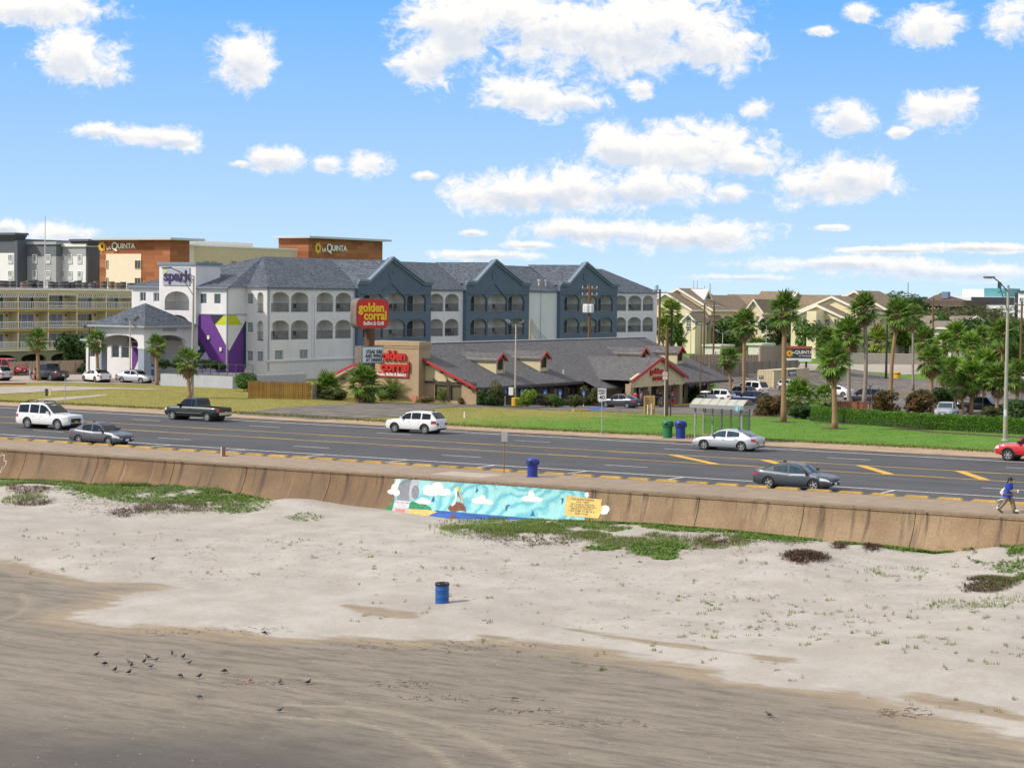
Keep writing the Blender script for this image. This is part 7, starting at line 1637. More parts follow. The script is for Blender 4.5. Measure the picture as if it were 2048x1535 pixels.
wall_thing('concrete_wall', 'low pale concrete wall beyond the side street', 'wall', gnd(1690, 727), gnd(1870, 730), 2.0, .3, MCW, pm('cap_pale', (.5, .48, .44), .8)); wall_thing('beige_wall', 'beige wall left of the roadside sign', 'wall', gnd(1520, 733), gnd(1572, 734), 3.2, .3, pm('beige_wall', (.30, .25, .18), .9))
def retaining():
    Y = 176.0; x0, x1 = onY(321, 770, Y)[0], onY(465, 770, Y)[0]; T = thing('retaining_wall', 'pale grey retaining wall with planted terrace in front of the mural', 'wall'); z0 = onY(330, 751, Y)[2]; z1 = onY(460, 749, Y)[2]; zt = (z0+z1)/2
    m = MB(); m.box(x0, x1, Y, Y+.35, -.5, zt); m.box(x1-.35, x1, Y+.351, YW-.4, -.5, zt); m.box(x0, x0+.35, Y+.351, Y+4, -.5, zt); m.build('wall', pm('retaining_grey', (.40, .42, .45), .9, var=.06, streak=.15), T)
    MB().box(x0+.3, x1-.3, Y+.3, Y+3.6, zt-.3, zt-.06).build('planting_bed', pm('soil', (.09, .065, .045), .95, var=.3), T)
    m = MB(); y = Y+3.9
    for k in range(9): xx = x0+.3+(x1-x0-.6)*k/8; m.box(xx-.03, xx+.03, y-.03, y+.03, zt-.4, zt+1.15)
    m.box(x0+.3, x1-.3, y-.02, y+.02, zt+1.1, zt+1.15); o = m.build('terrace_fence', M_RAIL, T); o['kind'] = 'stuff'
retaining()
def container():
    g = Vector(gnd(1547, 777)); T = thing('storage_container', 'tan corrugated storage container with blue labels and door end', 'container', g); M_CT = pm('container_tan', (.58, .49, .32), .7, var=.08, scale=.5, streak=.15); W_, L, H_ = 2.5, 12.6, 2.62
    m = MB(); pts = []; n = 56
    for k in range(n): y = .15+(L-.3)*k/n; p = (L-.3)/n; pts += [(0, y), (0, y+p*.35), (-.06, y+p*.5), (-.06, y+p*.85)]
    m.grid([[(x, y, .16) for x, y in pts], [(x, y, H_-.12) for x, y in pts]]); m.build('corrugated_side', M_CT, T)
    m = MB(); m.box(-W_, -.08, .12, L, .14, H_-.06); m.build('box', M_CT, T)
    m = MB()
    for x in (-W_, -.12): 
        for y in (0, L-.15): m.box(x, x+.14, y, y+.15, 0, H_)
    m.box(-W_, .02, .0, .12, H_-.14, H_+.01); m.box(-.10, .02, .15, L-.15, H_-.13, H_+.005); m.box(-.10, .02, .15, L-.15, 0, .16); m.build('frame', M_CT, T)
    for x0, x1 in ((-W_+.15, -W_/2-.02), (-W_/2+.02, -.13)):
        d = MB().box(x0, x1, .03, .11, .14, H_-.15).build('door', M_CT, T)
        for z in (.4, .9, 1.4, 1.9, 2.3): MB().box(x0+.05, x1-.05, .0, .028, z-.04, z+.04).build('door_rib', M_CT, d)
        for f in (.3, .7): MB().tube([(x0+(x1-x0)*f, -.02, .1), (x0+(x1-x0)*f, -.02, H_-.1)], .02, 5).build('lock_rod', M_CT, d)
    ML = pm('label_blue', (.012, .028, .10), .5); lw = MB().box(.005, .03, L*.40, L*.62, 1.6, 2.45).build('label_panel', ML, T); MWt = pm('letter_white', (.8, .78, .72), .5)
    text('label_lettering', 'mobile mini', .50, MWt, lw, (.045, L*.51, 2.1), '+X', .01, .015, sx=.98); text('label_small_lettering', 'STORAGE  SOLUTIONS', .16, MWt, lw, (.045, L*.51, 1.75), '+X', .01, .004)
    lw = MB().box(-W_+.25, -W_+.95, -.035, -.022, 1.35, 1.75).build('label_panel', ML, T); text('label_lettering', 'mobile mini', .14, MWt, lw, (-W_+.6, -.045, 1.58), '-Y', .005, .004)
container()
def shed(label, px0, px1, py, h, mat):
    A, B = gnd(px0, py), gnd(px1, py); Y = A[1]; x0, x1 = A[0], onY(px1, py, Y)[0]; T = thing('shed', label, 'shed', (x0, Y, A[2])); L = x1-x0
    MB().box(0, L, 0, 6, 0, h).build('wall', mat, T); MB().box(-.3, L+.3, -.4, 6.3, h, h+.35).build('flat_roof', pm('shed_roof', (.55, .50, .43), .8), T); pane(T, '-Y', 0, L*.7, L*.82, .1, 2.1, M_GLASS, M_FLATW, 0, 0, -.03, .1, 'door')
MSH = pm('shed_white', (.58, .55, .49), .85, var=.06); shed('low pale shed behind the restaurant roof end', 1405, 1440, 722, 3.0, MSH); shed('white box shed right of the shelter palms', 1496, 1522, 724, 3.4, MSH)
def edge_building():
    g = gnd(2030, 800); T = thing('flat_shed', 'pale shed with grey roof at the right edge behind the lamp', 'shed', g); MB().box(0, 14, 0, 8, 0, 2.6).build('wall', pm('shed_pinkish', (.52, .46, .40), .85), T); MB().poly([(-.4, -.5, 2.5), (14, -.5, 2.5), (14, 7, 3.9), (-.4, 7, 3.9)]).build('roof', pm('shed_roof_grey', (.42, .44, .46), .6), T); MB().box(-.42, 14, -.56, -.46, 2.3, 2.52).build('fascia', pm('far_teal', (.09, .30, .33), .6), T)
edge_building()
# ================================================================ POLES, LAMPS, SIGNS
M_POLEG = pm('lamp_pole_galvanised', (.36, .335, .29), .6, metal=.2, var=.12, scale=2, streak=.15); M_WOODP = pm('utility_pole_wood', (.15, .085, .05), .95, var=.25, scale=3, stretch=(4, 4, .5)); M_POLEB = pm('pole_black', (.025, .025, .028), .6); M_LHEAD = pm('lamp_head', (.10, .11, .12), .5); M_LENS = pm('lamp_lens', (.7, .7, .68), .2); M_STEEL = pm('galv_steel', (.42, .43, .44), .45, metal=.5, var=.08)
def street_lamp(label, bx, by, tx, ty, ax, ay, hx, hy):
    g = Vector(gnd(bx, by)); T = thing('street_lamp', label, 'street lamp', g); D = project(g)[2]
    d = ray(tx, ty); c, s = math.cos(YAW), math.sin(YAW); t = D/(-d[0]*s+d[1]*c); top = Vector((d[0]*t, d[1]*t, CAMZ+d[2]*t))-g; top.x *= .4; top.y *= .4
    MB().tube([(0, 0, 0), top], [.17, .095], 10).build('pole', M_POLEG, T, smooth=True); MB().lathe([(.30, 0), (.30, .10), (.2, .16)], (0, 0, 0), 10).build('base', M_POLEG, T)
    X = g.x; e = Vector(onX(ax, ay, X))-g; h = Vector(onX(hx, hy, X))-g; a0 = top+Vector((0, 0, -.5))
    MB().tube([a0, a0.lerp(e, .6)+Vector((0, 0, .10)), e], .05, 6).build('arm', M_LHEAD, T); MB().tube([top+Vector((0, 0, -2.0)), a0.lerp(e, .66)], .035, 6).build('brace', M_LHEAD, T)
    dv = (h-e); hd = MB(); hd.bar(e, h, .34, .13); hd.build('lamp_head', M_LHEAD, T); MB().bar(e.lerp(h, .35)+Vector((0, 0, -.09)), e.lerp(h, .95)+Vector((0, 0, -.09)), .26, .04).build('lens', M_LENS, T)
    MB().lathe([(.13, 0), (.13, .5)], (0, -.02, 1.9), 10).build('band', pm('band_white', (.6, .6, .58), .6), T)
    return T
street_lamp('tall street lamp with arm in front of the hotel, left of the pylon sign', 384, 795, 391, 551, 341, 535, 326, 535.6); T = street_lamp('tall street lamp at the right edge beside the hedge', 2010, 882, 2016, 570, 1986, 554.5, 1971, 554); MB().lathe([(.165, 0), (.165, .12)], (0, 0, 1.05), 10).build('yellow_band', M_PAINTY, T)
def lot_lamp(label, px, py, ty, mat, heads=2, r=.09, base=None, box=False, group='car park lamp posts'):
    g = Vector(gnd(px, py)); k = project(g)[2]/FPX; h = (py-ty)*k; T = thing('lamp_post', label, 'lamp post', g, 0, group)
    MB().tube([(0, 0, 0), (0, 0, h)], [r, r*.75], 8).build('pole', mat, T)
    MB().box(-.8, .8, -.05, .05, h-.12, h-.02).build('crossbar', M_LHEAD, T)
    for s in ((-1, 1) if heads == 2 else (1,)): m = MB(); m.prism([(s*.6, -.25, h), (s*1.15, -.25, h+.28), (s*1.15, -.25, h+.48), (s*.6, -.25, h+.22)], (0, .5, 0)); m.build('floodlight', M_LHEAD, T)
    if base: MB().lathe([(.36, -.2), (.36, .85), (.30, .9)], (0, 0, 0), 12).build('base', base, T)
    if box: MB().box(-.62, -.1, -.28, -.1, 1.15, 1.95).build('meter_box', pm('meter_box', (.6, .6, .57), .5), T)
M_YB = pm('bollard_yellow', (.60, .38, .02), .6, var=.1)
lot_lamp('pale lamp post with yellow base before the restaurant windows', 1030, 812, 648, pm('pole_cream', (.48, .42, .32), .7), base=M_YB, box=True); lot_lamp('slim twin lamp post by the silver sedan', 260, 765, 640, pm('pole_cream', (.48, .42, .32), .7)); lot_lamp('rusty twin lamp post left of the white crossover', 1400, 812, 648, pm('pole_rusty', (.17, .10, .055), .8, var=.2)); lot_lamp('white lamp post beyond the flats palms', 1381, 714, 658, M_STEEL); lot_lamp('white lamp post before the beige wall', 1532, 718, 650, M_STEEL); lot_lamp('black lamp post right of the roadside sign', 1644, 740, 648, M_POLEB); lot_lamp('thin black lamp post beside the shelter', 1444, 752, 665, M_POLEG); lot_lamp('small lamp post left of the hotel canopy', 178, 760, 654, M_POLEB)
def low_lamp(label, px, py, h, flat=True):
    g = Vector(gnd(px, py)); T = thing('bollard_lamp', label, 'lamp post', g); MB().tube([(0, 0, 0), (0, 0, h)], .055, 8).build('pole', M_POLEB, T)
    if flat: MB().lathe([(.08, 0), (.55, .05), (.5, .13), (.1, .2)], (0, 0, h), 14).build('shade', pm('shade_pale', (.6, .6, .56), .5), T)
    else:
        for s in (-1, 1): MB().tube([(0, 0, h-.3), (s*.22, 0, h), (s*.42, 0, h+.16)], .035, 5).build('arm', M_POLEB, T)
low_lamp('mushroom lamp beside the white crossover', 1411, 826, 2.1); low_lamp('dark forked lamp post beside the no-parking sign', 1341, 832, 2.9, False); low_lamp('dark forked lamp post behind the hedge left end', 1739, 826, 3.2, False); low_lamp('thin black post left of the right palm clump', 1912, 830, 3.0, False); low_lamp('thin black post in front of the black pickup', 1965, 832, 3.0, False)
def utility_pole(label, px, py, ty, r=.17, arms=(), cans=0, D=None, mat=None, group='utility poles'):
    if D: d = ray(px, py); c, s = math.cos(YAW), math.sin(YAW); t = D/(-d[0]*s+d[1]*c); g = Vector((d[0]*t, d[1]*t, terr(d[0]*t, d[1]*t)))
    else: g = Vector(gnd(px, py))
    dd = project(g)[2]; top = CAMZ+(ray(px, ty)[2])*math.hypot(g.x, g.y)/math.hypot(*ray(px, ty)[:2])-g.z
    T = thing('utility_pole', label, 'utility pole', g, 0, group); MB().tube([(0, 0, -.2), (0, 0, top)], [r, r*.75], 8).build('pole', mat or M_WOODP, T)
    for dz, w in arms:
        MB().box(-w/2, w/2, -.07, .07, top-dz-.07, top-dz+.07).build('crossarm', mat or M_WOODP, T)
        for k in range(4): x = -w/2+.12+(w-.24)*k/3; MB().lathe([(.05, 0), (.07, .06), (.05, .12), (.06, .2), (.02, .24)], (x, 0, top-dz+.07), 7).build('insulator', pm('insulator', (.6, .58, .54), .3), T)
    for k in range(cans): a = -.9+.9*k; MB().lathe([(.28, 0), (.32, .05), (.32, .95), (.2, 1.08)], (.55*math.cos(a-1.57), .55*math.sin(a-1.57), top-3.6), 12).build('transformer', pm('transformer_grey', (.58, .60, .60), .5), T)
    return T, g+Vector((0, 0, top))
_, t1 = utility_pole('wooden utility pole with transformers rising behind the restaurant roof', 1178, 700, 568, .2, ((.55, 2.3), (1.4, 2.3)), 3, D=262); _, t2 = utility_pole('wooden utility pole at the hotel right corner', 1318, 700, 578, .2, ((.5, 2.2),), D=300)
utility_pole('thin dark pole beside the sunlit palm', 1343, 700, 604, .17, D=330, mat=M_POLEB); utility_pole('dark pole before the cream flats, left of a pair', 1408, 690, 606, .2, ((.6, 1.8),), D=400); utility_pole('dark pole before the cream flats, right of a pair', 1427, 690, 604, .2, ((.9, 1.8),), D=400); utility_pole('stub pole with bundled cables above the restaurant roof', 1060, 700, 641, .15, D=256, mat=pm('pole_pale_wood', (.36, .29, .16), .9))
utility_pole('wooden pole with notice in front of the restaurant lot', 1332, 832, 657, .2); utility_pole('black steel pole left of the leaning palm', 1772, 757, 636, .2, mat=M_POLEB); _, t3 = utility_pole('dark utility pole between palms on the right', 1865, 690, 594, .22, ((2.3, 2.2),), D=400); _, t4 = utility_pole('dark utility pole near the right picture edge', 2041, 730, 602, .22, ((.6, 2.2),), D=330)
def wire(name, label, pts, sag, r=.022):
    out = []
    for a, b in zip(pts, pts[1:]):
        a, b = Vector(a), Vector(b)
        for k in range(12): f = k/11; out.append(a.lerp(b, f)+Vector((0, 0, -sag*4*f*(1-f))))
    o = MB().tube(out, r, 4).build(name, M_POLEB, None); tag(o, label, 'cable')
far_r = Vector(onY(2300, 600, 300.0)); far_l = Vector(onY(1500, 640, 430.0))
wire('power_cable', 'upper power cable crossing the right side below the skyline', [far_l+Vector((0, 0, .8)), t3+Vector((0, 0, -1)), t4+Vector((0, 0, -.6)), far_r], 1.2); wire('power_cable', 'lower power cable crossing the right side below the skyline', [far_l+Vector((0, 0, -.6)), t3+Vector((0, 0, -2.4)), t4+Vector((0, 0, -1.7)), far_r+Vector((0, 0, -1))], 1.3)
wire('power_cable', 'cable from the transformer pole to the hotel corner pole', [t1+Vector((0, 0, -.6)), t2+Vector((0, 0, -.5))], .8, .018); wire('guy_wire', 'slanting guy wire at the restaurant entrance', [onX(1325, 676, -106.0), gnd(1237, 826)], .0, .02)
cb = Vector(onX(1062, 646, -141.0))
for k in range(5): wire('service_cable', ['lowest', 'second lowest', 'middle', 'second highest', 'highest'][k]+' of the bundled cables fanning down from the stub pole', [cb+Vector((0, 0, -.1+.35*(k-2))), Vector(onX(1088, 677, -141.0))+Vector((0, -.8+.6*k, -.2))], .5, .03)
def plate_sign(name, label, px, py, h, w, ph, mat, post, lines=(), face='-Y', rz=0.0, back=False, r=.035, tmat=None, border=True):
    g = Vector(gnd(px, py)); T = thing(name, label, 'sign', g, rz); MB().tube([(0, 0, -.05), (0, 0, h)], r, 8).build('post', post, T)
    p = MB().prism([(x, -r-.025, h-ph/2+z) for x, z in rrect(w, ph, .05, 3)], (0, .02, 0)).build('plate', mat, T)
    if border and lines:
        m = MB(); o = rrect(w-.05, ph-.05, .04, 3); i = rrect(w-.09, ph-.09, .03, 3); n = len(o); m.add([(x, -r-.028, h-ph/2+z) for x, z in o+i], [(k, (k+1) % n, n+(k+1) % n, n+k) for k in range(n)]); m.build('border', tmat or M_BLACK, p)
    for tx, dz, s in lines: text('lettering', tx, s, tmat or M_BLACK, p, (0, -r-.032, h+dz), '-Y', .006, .006)
    return T
MSW = pm('sign_white', (.72, .72, .70), .5, var=.03)
plate_sign('speed_limit_sign', 'white speed limit 40 sign on a steel post in front of the lawn', 1203, 869, 3.55, .66, 1.0, MSW, M_STEEL, (('SPEED', -.20, .19), ('LIMIT', -.40, .19), ('40', -.71, .44)), rz=.45)
T = plate_sign('sign_post', 'rusty post with grey sign backs at the sidewalk edge', 1008, 949, 2.55, .36, .58, M_STEEL, pm('rusty_post', (.24, .125, .06), .9, var=.3, scale=4), r=.035, rz=.5)
plate_sign('parking_notice', 'white and red no-parking notice on a white post by the utility pole', 1329, 832, 4.1, .46, .72, MSW, pm('post_white', (.7, .7, .68), .6), (('NO', -.16, .17), ('PARK', -.36, .15), ('>>', -.56, .15)), rz=.5, tmat=pm('letter_red', (.45, .05, .04), .5)); plate_sign('street_sign', 'thin street-name sign post beside the large white SUV', 130, 809, 2.6, .12, .25, pm('sign_green', (.02, .16, .06), .5), M_STEEL, rz=1.2)
for k, (px, py) in enumerate(((1010, 812), (1044, 812), (1090, 813), (1120, 813), (1167, 813))):
    T = plate_sign('disabled_parking_sign', ['leftmost blue parking sign at the restaurant, by the corner bush', 'blue parking sign just right of the pale lamp post', 'blue parking sign among the rose bushes', 'blue parking sign before the dark restaurant windows', 'rightmost blue parking sign near the grey sedan'][k], px, py, 1.75, .36, .52, pm('sign_blue', (.02, .11, .42), .5), pm('post_white', (.7, .7, .68), .6), rz=.6); T['group'] = 'blue parking signs'
    MB().lathe([(.10, 0), (.10, .006), (.07, .006), (.07, 0)], (0, -.072, 1.42), 12, 'y').build('wheelchair_symbol', MSW, T); MB().bar((-.02, -.075, 1.62), (.02, -.075, 1.46), .04, .01).build('wheelchair_symbol', MSW, T)
def monument_sign():
    g = Vector(gnd(1597, 741)); k = project(g)[2]/FPX; T = thing('roadside_sign', 'dark hotel roadside sign with sun emblem on two posts', 'sign', g, .5); h = (741-697)*k; w, ph = 50*k, 19*k
    fc = MB().box(-w/2, w/2, -.3, .3, h-ph, h).build('panel', pm('sign_charcoal', (.035, .045, .055), .4), T); MB().box(-w/2-.1, w/2+.1, -.36, .36, h+.01, h+.4).build('red_cap', pm('cap_red', (.35, .10, .05), .6), T); MB().box(-w/2, w/2, -.31, .31, h-ph-.5, h-ph-.01).build('white_base', MSW, T)
    for s in (-.3, .3): MB().box(w*s-.15, w*s+.15, -.15, .15, -.2, h-ph-.5).build('post', M_POLEB, T)
    MW = pm('letter_white', (.8, .78, .72), .5); text('lettering', 'LA', .36, MW, fc, (-w*.27, -.34, h-ph*.42), '-Y', .04, .01, 'LEFT'); text('lettering', 'QUINTA', .72, MW, fc, (-w*.16, -.34, h-ph*.38), '-Y', .04, .012, 'LEFT'); text('small_lettering', 'BY WYNDHAM', .28, MW, fc, (w*.25, -.34, h-ph*.76), '-Y', .04, .004)
    m = MB()
    for q in range(13): a = 6.2832*q/13; c, s = math.cos(a), math.sin(a); m.prism([(-w*.38+c*.25-s*.09, -.33, h-ph*.5+s*.25+c*.09), (-w*.38+c*.72, -.33, h-ph*.5+s*.72), (-w*.38+c*.25+s*.09, -.33, h-ph*.5+s*.25-c*.09)], (0, .025, 0))
    o = m.build('sun_emblem', MATS['sun_emblem'], fc); MB().poly([(-w*.38+.32*math.cos(q*.524), -.34, h-ph*.5+.32*math.sin(q*.524)) for q in range(12)]).build('emblem_ring', MATS['sun_emblem'], o); MB().poly([(-w*.38+.16*math.cos(q*.524), -.345, h-ph*.5+.16*math.sin(q*.524)) for q in range(12)]).build('emblem_centre', M_EMB, o)
M_EMB = pm('emblem_brown', (.04, .02, .01), .6)
monument_sign()
# ================================================================ STREET FURNITURE
def shelter():
    A = Vector(gnd(1389, 881)); T = thing('bus_shelter', 'grey bus shelter with curved pale roof and glass panels beside the road', 'bus shelter', A); L, Dp, H_ = 3.75, 1.5, 2.5; MGY = pm('shelter_grey', (.27, .28, .28), .6, metal=.2, var=.05); MGL = pm('shelter_glass', (.72, .80, .78), .03, var=.02, trans=1.0); MPN = pm('roof_panel_pale', (.42, .41, .34), .45, var=.08)
    for k in range(2): MB().box(L*k-.06, L*k+.06, 0, .12, 0, H_).build('post', MGY, T)
    for k in range(6): x = L*k/5; MB().box(x-.05, x+.05, Dp-.1, Dp, 0, H_).build('post', MGY, T)
    MB().box(-.3, L+.3, -.34, -.24, H_-.05, H_+.22).build('fascia', MGY, T); MB().box(-.3, L+.3, Dp+.2, Dp+.3, H_-.05, H_+.22).build('fascia', MGY, T); MB().box(L+.2, L+.3, -.23, Dp+.19, H_-.05, H_+.22).build('fascia', MGY, T); MB().box(-.3, -.2, -.23, Dp+.19, H_-.05, H_+.22).build('fascia', MGY, T)
    n = 6; prof = [(-.28+(Dp+.52)*i/8, H_+.20+.42*math.sin(math.pi*i/8)) for i in range(9)]
    for k in range(n):
        x0, x1 = -.24+(L+.48)*k/n+.03, -.24+(L+.48)*(k+1)/n-.03; MB().grid([[(x0, y, z) for y, z in prof], [(x1, y, z) for y, z in prof]]).build('roof_panel', MPN, T, smooth=2); 
    for k in range(n+1): x = -.24+(L+.48)*k/n; MB().grid([[(x-.035, y, z+.012) for y, z in prof], [(x+.035, y, z+.012) for y, z in prof]]).build('roof_rib', MGY, T)
    for k in range(5): x0, x1 = L*k/5+.06, L*(k+1)/5-.06; MB().box(x0, x1, Dp-.055, Dp-.045, .35, H_-.2).build('glass_pane', MGL, T)
    MB().box(L-.006, L+.006, .14, Dp-.12, .35, H_-.2).build('glass_pane', MGL, T)
    b = MB().box(.25, L-.6, Dp-.62, Dp-.15, .42, .48).build('bench', pm('bench_wood', (.34, .22, .12), .8), T)
    for x in (.5, L-.9): MB().box(x, x+.06, Dp-.6, Dp-.2, .0, .42).build('bench_leg', MGY, b)
    o = MB().lathe([(.24, 0), (.24, .05), (.01, .06)], (L-.15, -.36, H_+.05), 18, 'y').build('route_roundel', pm('roundel_teal', (.18, .45, .50), .5), T); text('roundel_lettering', 'i', .3, MSW, o, (L-.15, -.43, H_+.05), '-Y', .01, .02)
shelter()
def litter_bin(label, px, py, mat, h=1.12, r=.31, name='litter_bin', z=None, group='hooded litter bins'):
    g = Vector(gnd(px, py)) if z is None else Vector(G(px, py, z)); T = thing(name, label, 'litter bin', g, .3, group)
    MB().lathe([(r*1.22, 0), (r*1.22, .045), (r*1.02, .06), (r*.98, .07), (r, h*.62)], (0, 0, 0), 20).build('body', mat, T, smooth=True)
    MB().lathe([(r*1.22, h*.63), (r*1.27, h*.66), (r*1.27, h*.86), (r*1.14, h*.93), (r*.7, h*.985), (0.02, h)], (0, 0, 0), 20).build('hood', mat, T, smooth=True)
    for k in range(4):
        a = math.pi/4+k*math.pi/2-.3-.55; o = MB(); w = .30
        rows = [[(r*1.285*math.cos(a+w*(q/3-.5)*2), r*1.285*math.sin(a+w*(q/3-.5)*2), zz) for q in range(4)] for zz in (h*.69, h*.83)]
        MB().grid(rows).build('opening', M_BLACK, T)
litter_bin('green hooded litter bin left of the bus shelter', 1335, 876, pm('bin_green', (.012, .16, .055), .45, var=.06), 1.40, .36); litter_bin('blue hooded litter bin beside the green one', 1361, 877, pm('bin_blue', (.012, .035, .24), .4, var=.06), 1.40, .36); litter_bin('blue hooded litter bin standing alone on the sidewalk', 1065, 953, MATS['bin_blue'], 1.12, .30, z=.1)
def hoop():
    g = Vector(gnd(1348, 875)); T = thing('bike_hoop', 'white oval bike hoop between the two bins', 'bike rack', g, .5); pts = [(.28*math.cos(a), 0, .50+.52*math.sin(a)) for a in [math.radians(-80+ 340*k/24) for k in range(25)]]
    MB().tube(pts, .035, 7).build('hoop', pm('hoop_white', (.7, .7, .68), .5), T)
    MB().box(-.25, .25, -.08, .08, -.02, .02).build('foot', M_STEEL, T)
hoop()
def barrel():
    x, y = bpx(884, 1212); z = float(beach_z(x, y)); T = thing('oil_drum', 'blue plastic drum with black liner standing on the pale sand', 'barrel', (x, y, z-.03)); r = .29; h = .9
    MB().lathe([(r, 0), (r*1.03, .03), (r, .06), (r, h*.30), (r*1.035, h*.33), (r, h*.36), (r, h*.64), (r*1.035, h*.67), (r, h*.70), (r*.985, h*.9)], (0, 0, 0), 24).build('drum', pm('drum_blue', (.008, .085, .30), .45, var=.12, scale=2, streak=.2), T, smooth=True)
    rd = random.Random(1); n = 24; rows = [[((r*k+rd.uniform(-.012, .02))*math.cos(6.2832*i/n), (r*k+rd.uniform(-.012, .02))*math.sin(6.2832*i/n), zz+rd.uniform(-.012, .012)) for i in range(n)] for k, zz in ((1.02, h*.86), (1.05, h*.92), (1.04, h*.985), (.93, h*1.0), (.85, h*.9), (.7, h*.8))]
    MB().grid([q+[q[0]] for q in rows]).poly(rows[-1]).build('bin_liner', pm('liner_black', (.012, .012, .013), .25), T, smooth=2)
barrel()
def marker():
    g = Vector(G(445, 912, .1)); T = thing('wooden_marker', 'short broken brown wooden post with white edge at the kerb', 'post', g, .4); MB().box(-.03, .16, -.08, .08, 0, .62).build('post', pm('marker_brown', (.19, .075, .03), .8, var=.2), T); MB().box(-.09, -.031, -.085, .085, .02, .6).build('white_board', MSW, T); MB().box(.02, .34, -.09, .09, 0, .06).build('foot', MATS['marker_brown'], T)
marker()
def crate_screen():
    g = Vector(gnd(1298, 829)); T = thing('timber_enclosure', 'small pale timber screen enclosing white pipes', 'enclosure', g, .6); M_TM = woodm('screen_pine', (.44, .28, .12)); k = project(g)[2]/FPX; h = 38*k
    for i in range(7): MB().box(-.5, .5, 0, .05, .05+i*h/7, .05+(i+.86)*h/7).build('slat', M_TM, T)
    for x in (-.5, .42): MB().box(x, x+.09, -.1, -.002, 0, h+.03).build('post', M_TM, T)
    MB().box(.51, .56, .0, .9, .05, h).build('side_panel', M_TM, T)
    for x in (-.15, .2): MB().tube([(x, -.16, 0), (x, -.16, 1.0+.3*x)], .05, 7).build('pipe', MSW, T)
crate_screen()
def bollard(name, label, px, py, h, r, mat, cap=None):
    g = Vector(gnd(px, py)); T = thing(name, label, 'bollard', g); MB().lathe([(r, -.1), (r, h*.92), (r*.7, h), (.01, h*1.02)], (0, 0, 0), 12).build('post', mat, T, smooth=True)
    if cap: MB().lathe([(r*1.03, h*.7), (r*1.03, h*.8)], (0, 0, 0), 12).build('band', cap, T)
bollard('bollard', 'blue bollard at the hotel canopy pillar', 305, 760, 1.9, .17, pm('bollard_blue', (.02, .12, .45), .5), MSW); bollard('bollard', 'orange marker post beside the charcoal pickup', 68, 763, 1.5, .09, pm('marker_orange', (.55, .14, .05), .6), MSW); bollard('bollard', 'thin grey marker post left of the orange one', 60, 763, 1.6, .05, M_STEEL, MSW); bollard('bollard', 'yellow base block on the far grass', 1794, 757, 1.1, .55, M_YB, M_BLACK); bollard('bollard', 'small white peg on the lawn behind the white compact SUV', 929, 836, .55, .06, MSW, M_STEEL)
for lb, px, py, w in (('black utility meter box on the dry lawn', 93, 792, .18), ('cream pipe stand on the dry lawn', 101, 791, .12)):
    g = Vector(gnd(px, py)); T = thing('utility_box', lb, 'utility box', g); MB().box(-w/2, w/2, -w/2, w/2, 0, .55).build('post', M_POLEB if w > .15 else pm('pipe_cream', (.6, .55, .4), .6), T); MB().box(-w*.8, w*.8 if w > .15 else -w*.5-.0, -w*.6, w*.6, .551, .72).build('head', M_POLEB if w > .15 else pm('pipe_cream', (.6, .55, .4), .6), T)
def painted_kerb(label, A, B, mat, h=.16, w=.3):
    A, B = Vector(A), Vector(B); T = thing('painted_kerb', label, 'kerb', A, math.atan2(B.y-A.y, B.x-A.x)); L = (B-A).length; MB().prism([(0, 0, 0), (L, 0, B.z-A.z), (L, 0, B.z-A.z+h), (0, 0, h)], (0, w, 0)).build('kerb', mat, T); return T
M_KR = pm('kerb_red', (.36, .03, .025), .8, var=.2, scale=2); M_KB = pm('kerb_blue', (.02, .09, .36), .8, var=.15); M_KY = pm('kerb_yellow2', (.55, .33, .03), .8, var=.2, scale=2)
painted_kerb('long red painted kerb by the hotel drive', gnd(-40, 768.5), gnd(52, 769), M_KR); painted_kerb('upper red painted kerb in front of the red pickup', gnd(-40, 752), gnd(32, 752), M_KR); painted_kerb('yellow kerb left of the grey sedan', gnd(1148, 822), gnd(1180, 822.5), M_KY); painted_kerb('blue kerb before the restaurant entrance', gnd(1318, 813), gnd(1345, 812), M_KB); painted_kerb('yellow kerb right of the entrance', gnd(1346, 812), gnd(1398, 808.5), M_KY); painted_kerb('yellow kerb behind the grey sedan', gnd(1276, 817), gnd(1318, 813.5), M_KY); painted_kerb('yellow kerb behind the red-leaved bushes', gnd(1765, 790), gnd(1835, 786), M_KY)
sheet('blue_bay_marking', ga((1165, 820.5), (1190, 821), (1215, 815), (1195, 814)), .06, M_KB)
